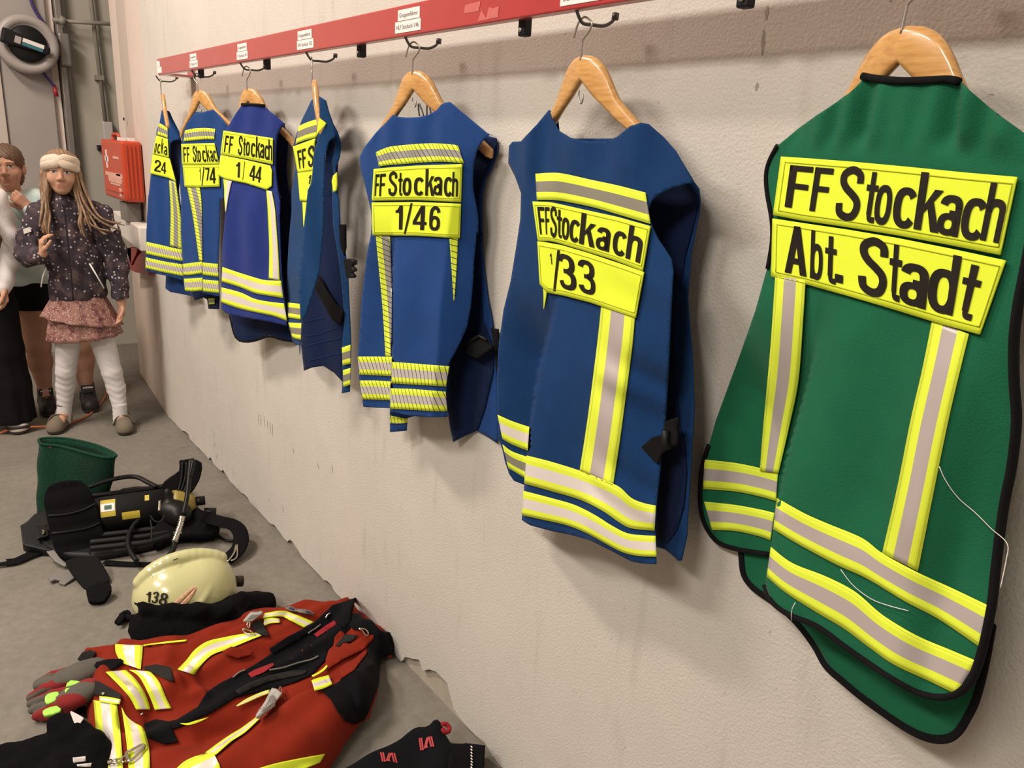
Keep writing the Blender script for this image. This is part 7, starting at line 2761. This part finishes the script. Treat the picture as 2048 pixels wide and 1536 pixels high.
ends_R = [((150, 330), (160, 380), (178, 420), (205, 445), (238, 460)), ((150, 335), (158, 390), (170, 430), (190, 455), (222, 462)), ((148, 350), (152, 390), (160, 420), (158, 450), (172, 476)), ((146, 350), (153, 392), (164, 425), (163, 448), (166, 470)), ((152, 330), (170, 380), (192, 425), (212, 440), (246, 448)), ((148, 340), (160, 400), (185, 440), (200, 462), (216, 470)), ((150, 340), (158, 395), (168, 420), (176, 440), (180, 462))]
ends_L = [((93, 340), (92, 380), (90, 420), (86, 450), (88, 468)), ((95, 345), (94, 385), (95, 425), (93, 455), (97, 480)), ((92, 340), (88, 385), (84, 415), (82, 440), (80, 455)), ((94, 350), (93, 395), (98, 430), (96, 460), (99, 490))]
lst = []
for grp, base in ((ends_R, .045), (ends_L, .06)):
    for e in grp:
        for k in range(4):
            j = [rg.uniform(-3, 3) for _ in e]
            P = [S.p((q[0] + j[i] * (.4 + i * .25), q[1] + j[i]), .03 + [0, .02, .055, .075, .08][i] + rg.uniform(-.006, .006)) for i, q in enumerate(e)]
            sp = smooth_path(P, 4)
            n = len(sp)
            lst.append(dict(path=sp, r=[.0085 * (1 - .75 * (i / n)) for i in range(n)], seg=7))
link('long_hair', tubes(lst), M['blond'], girl)
# knitted headband with a twist at the front
M['knit'] = cloth('cream_knit', (0.66, 0.55, 0.44), noise=0.08, bump=0.8, bscale=190)
lst = []
for up0, up1 in ((.060, .030), (.030, .060)):
    P = []
    for i in range(41):
        t = i / 40
        a = radians(-200 + 400 * t) * .5 + pi / 2
        fr = abs(t - .5) * 2
        z = up0 + (up1 - up0) * sst(.40, .60, np.array(t)).item() if .2 < t < .8 else (up0 if t <= .2 else up1)
        z = z - .030 * fr ** 1.3 + .002
        rr = 1.0 + .05 * (1 - fr)
        P.append(hd.P(.0745 * cos(a) * rr, -.006 + .0900 * sin(a) * rr - max(0, z - .03) * .35, z + .012))
    lst.append(dict(path=P, r=.017 * hd.k, seg=10, flat=(.62, 1.25)))
link('headband', tubes(lst), M['knit'], girl)

# ---------- the person behind, mint sweater
S = Stand((0.585, 4.67))
per = thing('person', 'person in mint sweater, black shorts and black sneakers standing behind', 'person', S.o)
SK2 = skin_mat('tanned_skin', (0.50, 0.28, 0.195), (0.40, 0.19, 0.145))
lo, hi = bounds(S, (-.34, -.2, -.02), (.26, .26, 1.48))
B = Blob(lo, hi, 0.0036)
hd2 = Head(S.p((14, 334), .02), S.f - S.r * .14 - S.u * .05, S.u - S.r * .05, 1.0)
hd2.build(B)
nk = S.p((24, 392), -.02)
B.cap(S.p((20, 362), -.015), nk, .042, .044, .012)
ch = S.p((34, 440), 0)
B.cap(nk, ch, .045, .09, .02, (1, 1.3, 1)).cap(ch, S.p((52, 540), 0), .095, .088, .03, (1, 1.25, 1)).cap(S.p((52, 540), 0), S.p((85, 600), 0), .09, .115, .03, (1, 1.2, 1))
shL, shR = S.p((-22, 402), 0), S.p((78, 398), 0)
elR = S.p((96, 470), .05)
wrR = S.p((60, 416), .13)
elL = S.p((-40, 480), .02)
wrL = S.p((-35, 560), .05)
B.chain([ch + S.u * .06, shR, elR, wrR], [.05, .045, .036, .025], .02)
B.chain([ch + S.u * .06, shL, elL, wrL], [.05, .045, .036, .025], .02)
hand(B, wrR, -S.r * .8 + S.u * .75, -S.f, 1, .95, .75, 1)
hand(B, wrL, -S.u, S.r * .8, 1, .95, .4, 1)
kL, kR = S.p((76, 690), .01), S.p((162, 690), .0)
aL, aR = S.p((90, 778), -.01), S.p((172, 775), -.02)
B.chain([S.p((85, 600), 0), S.p((66, 620), 0), kL, S.p((80, 722), -.02), aL], [.09, .082, .058, .058, .033], .02)
B.chain([S.p((85, 600), 0), S.p((125, 620), 0), kR, S.p((166, 722), -.02), aR], [.09, .082, .056, .056, .033], .02)
B.cap(aL, at_z([(96, 816)], .035)[0], .03, .018, .01).cap(aR, at_z([(180, 808)], .035)[0], .03, .018, .01)
me = B.mesh()
paint(me, hd2.rules())
o = link('body', me, SK2, per)
relax(o, 1, .3)
M['mint'] = cloth('mint_knit', (0.56, 0.70, 0.69), noise=0.06, bump=0.4, bscale=160)
lo, hi = bounds(S, (-.36, -.22, .62), (.28, .28, 1.28))
J = Blob(lo, hi, .0045)
J.cap(S.p((34, 432), 0), S.p((48, 520), 0), .105, .125, .03, (1, 1.3, 1)).cap(S.p((48, 520), 0), S.p((62, 560), 0), .125, .125, .03, (1, 1.3, 1))
J.chain([S.p((40, 402), -.01), S.p((74, 402), 0), S.p((92, 440), .03), S.p((96, 474), .055), S.p((64, 420), .12)], [.05, .058, .052, .050, .040], .02)
J.chain([S.p((20, 402), -.01), S.p((-20, 406), 0), S.p((-38, 480), .02), S.p((-36, 545), .05)], [.05, .06, .052, .042], .02)
J.cap(S.p((24, 398), -.015), S.p((28, 412), 0), .056, .065, .012)
hz2 = S.p((60, 580), .12)[2]
J.field(lambda x, y, z: .003 * np.sin(z * 60 + x * 30) + 0 * y, 'add')
J.field(lambda x, y, z: (hz2 - z) + 0 * x + 0 * y, 'max')
relax(link('sweater', J.mesh(), M['mint'], per), 2)
b = Blob(*bounds(S, (-.28, -.2, .52), (.26, .22, .86)), .0045)
b.cap(S.p((62, 575), 0), S.p((82, 600), 0), .12, .128, .02, (1, 1.2, 1)).cap(S.p((66, 600), 0), S.p((64, 632), 0), .10, .098, .02).cap(S.p((110, 600), 0), S.p((124, 632), 0), .10, .098, .02)
zs_ = S.p((80, 622), .1)[2]
b.field(lambda x, y, z: (zs_ - z) + 0 * x + 0 * y, 'max')
relax(link('shorts', b.mesh(), M['black'], per), 2)
M['brown'] = hair_mat('brown_hair', (0.075, 0.042, 0.024), (0.14, 0.085, 0.05))
b = Blob(hd2.c - .2, hd2.c + .2, .004)
b.ell(hd2.P(0, -.014, .030), (.077, .095, .084), 0, rot=hd2.R)
b.ell(hd2.P(0, -.06, -.04), (.06, .05, .07), .02, rot=hd2.R)
b.ell(hd2.P(.0, -.11, .03), (.04, .04, .04), .01, rot=hd2.R)
b.ell(hd2.P(-.008, .090, -.020), (.062, .075, .068), .008, rot=hd2.R, cut=True)
b.field(lambda x, y, z: .0016 * np.sin(x * 300 + z * 260) + 0 * y, 'add')
relax(link('hair', b.mesh(), M['brown'], per), 1)
M['sneaker'] = mat('black_sneaker', (0.012, 0.010, 0.011), .6)
for heel, toe, tg in ((at_z([(90, 800)], 0)[0], at_z([(100, 836)], 0)[0], (92, 786)), (at_z([(172, 790)], 0)[0], at_z([(184, 828)], 0)[0], (173, 773))):
    heel = toe + (heel - toe) / np.linalg.norm(heel - toe) * .235
    o, d_, s_ = shoe(per, heel, toe, .044, .112, M['sneaker'], M['sole'], 'sneaker')
    top = heel + d_ * .085 + np.array([0, 0, .128])
    T0, T1 = heel + d_ * .115 + np.array([0, 0, .090]), top + d_ * .012
    V = []
    for q in (T0, T1):
        for sg in (-1, 1):
            for dd in (0, .012):
                V.append(q + s_ * sg * .034 + d_ * dd)
    o2 = link('tongue', mesh(V, [(0, 2, 3, 1), (4, 5, 7, 6), (0, 1, 5, 4), (2, 6, 7, 3), (0, 4, 6, 2), (1, 3, 7, 5)]), M['sneaker'], o, smooth=False)
    bevel(o2, .005)
    # woven word on the tongue
    me = glyph_mesh('adidas', 0.02)
    xs = [v.co.x for v in me.vertices]
    sgn = 1 if s_ @ S.r > 0 else -1
    uu = (T1 - T0)
    for v in me.vertices:
        a_ = (v.co.x - min(xs)) / (max(xs) - min(xs)) - .5
        v.co = Vector((T0 + uu * (.62 + .26 * v.co.y / CAP) + s_ * sgn * a_ * .050 + d_ * .0135))
    link('lettering', me, M['label'], o2, smooth=False)
    for k in range(4):
        c_ = heel + d_ * (.12 + k * .018) + np.array([0, 0, .098 - k * .011])
        link('lace', tube([c_ - s_ * .026, c_ + np.array([0, 0, .004]), c_ + s_ * .026], .0028, seg=6), M['rubber'], o)

# ---------- the person at the left edge, white sweater and black trousers
S = Stand((0.205, 4.43))
per = thing('person', 'person at the left edge in white sweater, wide black trousers and white sneakers', 'person', S.o)
lo, hi = bounds(S, (-.42, -.2, -.02), (.30, .24, 1.58))
B = Blob(lo, hi, 0.0042)
hd3 = Head(S.p((-92, 300), .02), S.f - S.r * .35, S.u, 1.0)
hd3.build(B)
nk = S.p((-86, 360), -.02)
B.cap(S.p((-90, 332), -.015), nk, .042, .044, .012)
ch = S.p((-62, 420), 0)
B.cap(nk, ch, .045, .09, .02, (1, 1.3, 1)).cap(ch, S.p((-48, 520), 0), .095, .088, .03, (1, 1.25, 1)).cap(S.p((-48, 520), 0), S.p((-34, 590), 0), .09, .11, .03, (1, 1.2, 1))
shR, elR, wrR = S.p((-10, 402), 0), S.p((14, 500), .0), S.p((8, 575), .06)
shL, elL, wrL = S.p((-130, 402), 0), S.p((-134, 500), 0), S.p((-120, 580), .05)
B.chain([ch + S.u * .06, shR, elR, wrR], [.05, .045, .036, .025], .02)
B.chain([ch + S.u * .06, shL, elL, wrL], [.05, .045, .036, .025], .02)
hand(B, wrR, -S.u + S.f * .2, -S.r, -1, .95, .5, 1)
hand(B, wrL, -S.u, S.r, 1, .95, .4, 1)
B.chain([S.p((-34, 590), 0), S.p((-10, 620), 0), S.p((10, 720), 0), S.p((30, 835), .0)], [.09, .08, .055, .035], .02)
B.chain([S.p((-34, 590), 0), S.p((-58, 620), 0), S.p((-62, 720), 0), S.p((-64, 835), -.0)], [.09, .08, .055, .035], .02)
me = B.mesh()
paint(me, hd3.rules())
relax(link('body', me, SK, per), 1, .3)
M['whitek'] = cloth('white_sweat_fabric', (0.80, 0.77, 0.765), noise=0.04, bump=0.3, bscale=200)
J = Blob(*bounds(S, (-.44, -.22, .58), (.30, .26, 1.34)), .005)
J.cap(S.p((-64, 415), 0), S.p((-48, 500), 0), .11, .125, .03, (1, 1.3, 1)).cap(S.p((-48, 500), 0), S.p((-38, 570), 0), .125, .122, .03, (1, 1.3, 1))
J.chain([S.p((-50, 386), -.01), S.p((-12, 400), 0), S.p((14, 470), .0), S.p((14, 520), .015), S.p((6, 572), .05)], [.05, .058, .052, .050, .042], .02)
J.chain([S.p((-100, 386), -.01), S.p((-128, 404), 0), S.p((-134, 500), 0), S.p((-122, 572), .045)], [.05, .058, .052, .042], .02)
zh = S.p((0, 600), .12)[2]
J.field(lambda x, y, z: .004 * np.sin(z * 55 + x * 50) + 0 * y, 'add')
J.field(lambda x, y, z: (zh - z) + 0 * x + 0 * y, 'max')
relax(link('sweater', J.mesh(), M['whitek'], per), 2)
b = Blob(*bounds(S, (-.34, -.24, .02), (.32, .26, .82)), .005)
b.cap(S.p((-34, 585), 0), S.p((-32, 615), 0), .118, .122, .02, (1, 1.2, 1))
b.chain([S.p((-8, 610), 0), S.p((4, 700), 0), S.p((16, 770), .0), S.p((26, 846), .0)], [.090, .092, .096, .104], .02)
b.chain([S.p((-58, 610), 0), S.p((-64, 700), 0), S.p((-70, 770), 0), S.p((-74, 846), 0)], [.090, .092, .096, .104], .02)
b.field(lambda x, y, z: .004 * np.sin(x * 70 + y * 60) * np.clip(.6 - z, 0, .5) * 2, 'add')
b.field(lambda x, y, z: (.055 + 0.0 * x - z) + 0 * y, 'max')
relax(link('trousers', b.mesh(), M['black'], per), 2)
b = Blob(hd3.c - np.array([.2, .3, .5]), hd3.c + np.array([.3, .2, .2]), .005)
b.ell(hd3.P(0, -.014, .030), (.078, .096, .085), 0, rot=hd3.R)
b.chain([hd3.P(.06, -.02, .0), hd3.P(.078, .0, -.08), S.p((-48, 420), .10), S.p((-22, 452), .12), S.p((-6, 478), .12), S.p((-4, 496), .115)], [.03, .028, .028, .024, .018, .010], .015)
b.ell(hd3.P(0, .090, -.022), (.058, .075, .072), .008, rot=hd3.R, cut=True)
relax(link('hair', b.mesh(), M['brown'], per), 1)
M['whites'] = mat('white_sneaker', (0.66, 0.60, 0.53), .5)
for heel, toe in ((at_z([(34, 846)], 0)[0], at_z([(40, 871)], 0)[0]), (at_z([(-66, 850)], 0)[0], at_z([(-74, 872)], 0)[0])):
    heel = toe + (heel - toe) / np.linalg.norm(heel - toe) * .24
    o, d_, s_ = shoe(per, heel, toe, .044, .07, M['whites'], M['sole'], 'sneaker')
    V, Fc = tube_data(smooth_path([toe - d_ * .035 - s_ * .048 + np.array([0, 0, .03]), toe - d_ * .012 - s_ * .03 + np.array([0, 0, .038]), toe - d_ * .004 + np.array([0, 0, .040]), toe - d_ * .012 + s_ * .03 + np.array([0, 0, .038]), toe - d_ * .035 + s_ * .048 + np.array([0, 0, .03])], 4), .0075, seg=8)
    link('dark_stripe', mesh(V, Fc), M['sneaker'], o)

# ------------------------------------------------------------------ light
def lamp(name, loc, size, power, col=(1, 0.86, 0.72), rot=(0, 0, 0)):
    l = bpy.data.lights.new(name, 'AREA')
    l.shape = 'RECTANGLE'
    l.size, l.size_y = size
    l.energy = power
    l.color = col
    o = bpy.data.objects.new(name, l)
    o.location = loc
    o.rotation_euler = rot
    COL.objects.link(o)
    return o


WARM = (1.0, 0.91, 0.81)
lamp('ceiling_lamp', (-2.15, 0.1, 3.55), (0.34, 1.3), 82, WARM, (0, radians(-35), 0))
lamp('ceiling_lamp', (-2.15, 2.4, 3.55), (0.34, 1.3), 82, WARM, (0, radians(-35), 0))
lamp('ceiling_lamp', (-1.1, 3.4, 4.25), (0.3, 1.4), 165, (1.0, 0.83, 0.72))
w = bpy.data.worlds.new('world')
scene.world = w
w.use_nodes = True
w.node_tree.nodes['Background'].inputs['Color'].default_value = (0.9, 0.78, 0.68, 1)
w.node_tree.nodes['Background'].inputs['Strength'].default_value = 0.15
scene.view_settings.view_transform = 'Standard'
scene.view_settings.look = 'None'
scene.view_settings.exposure = -0.12
scene.view_settings.gamma = 1.0
scene.view_settings.use_curve_mapping = False
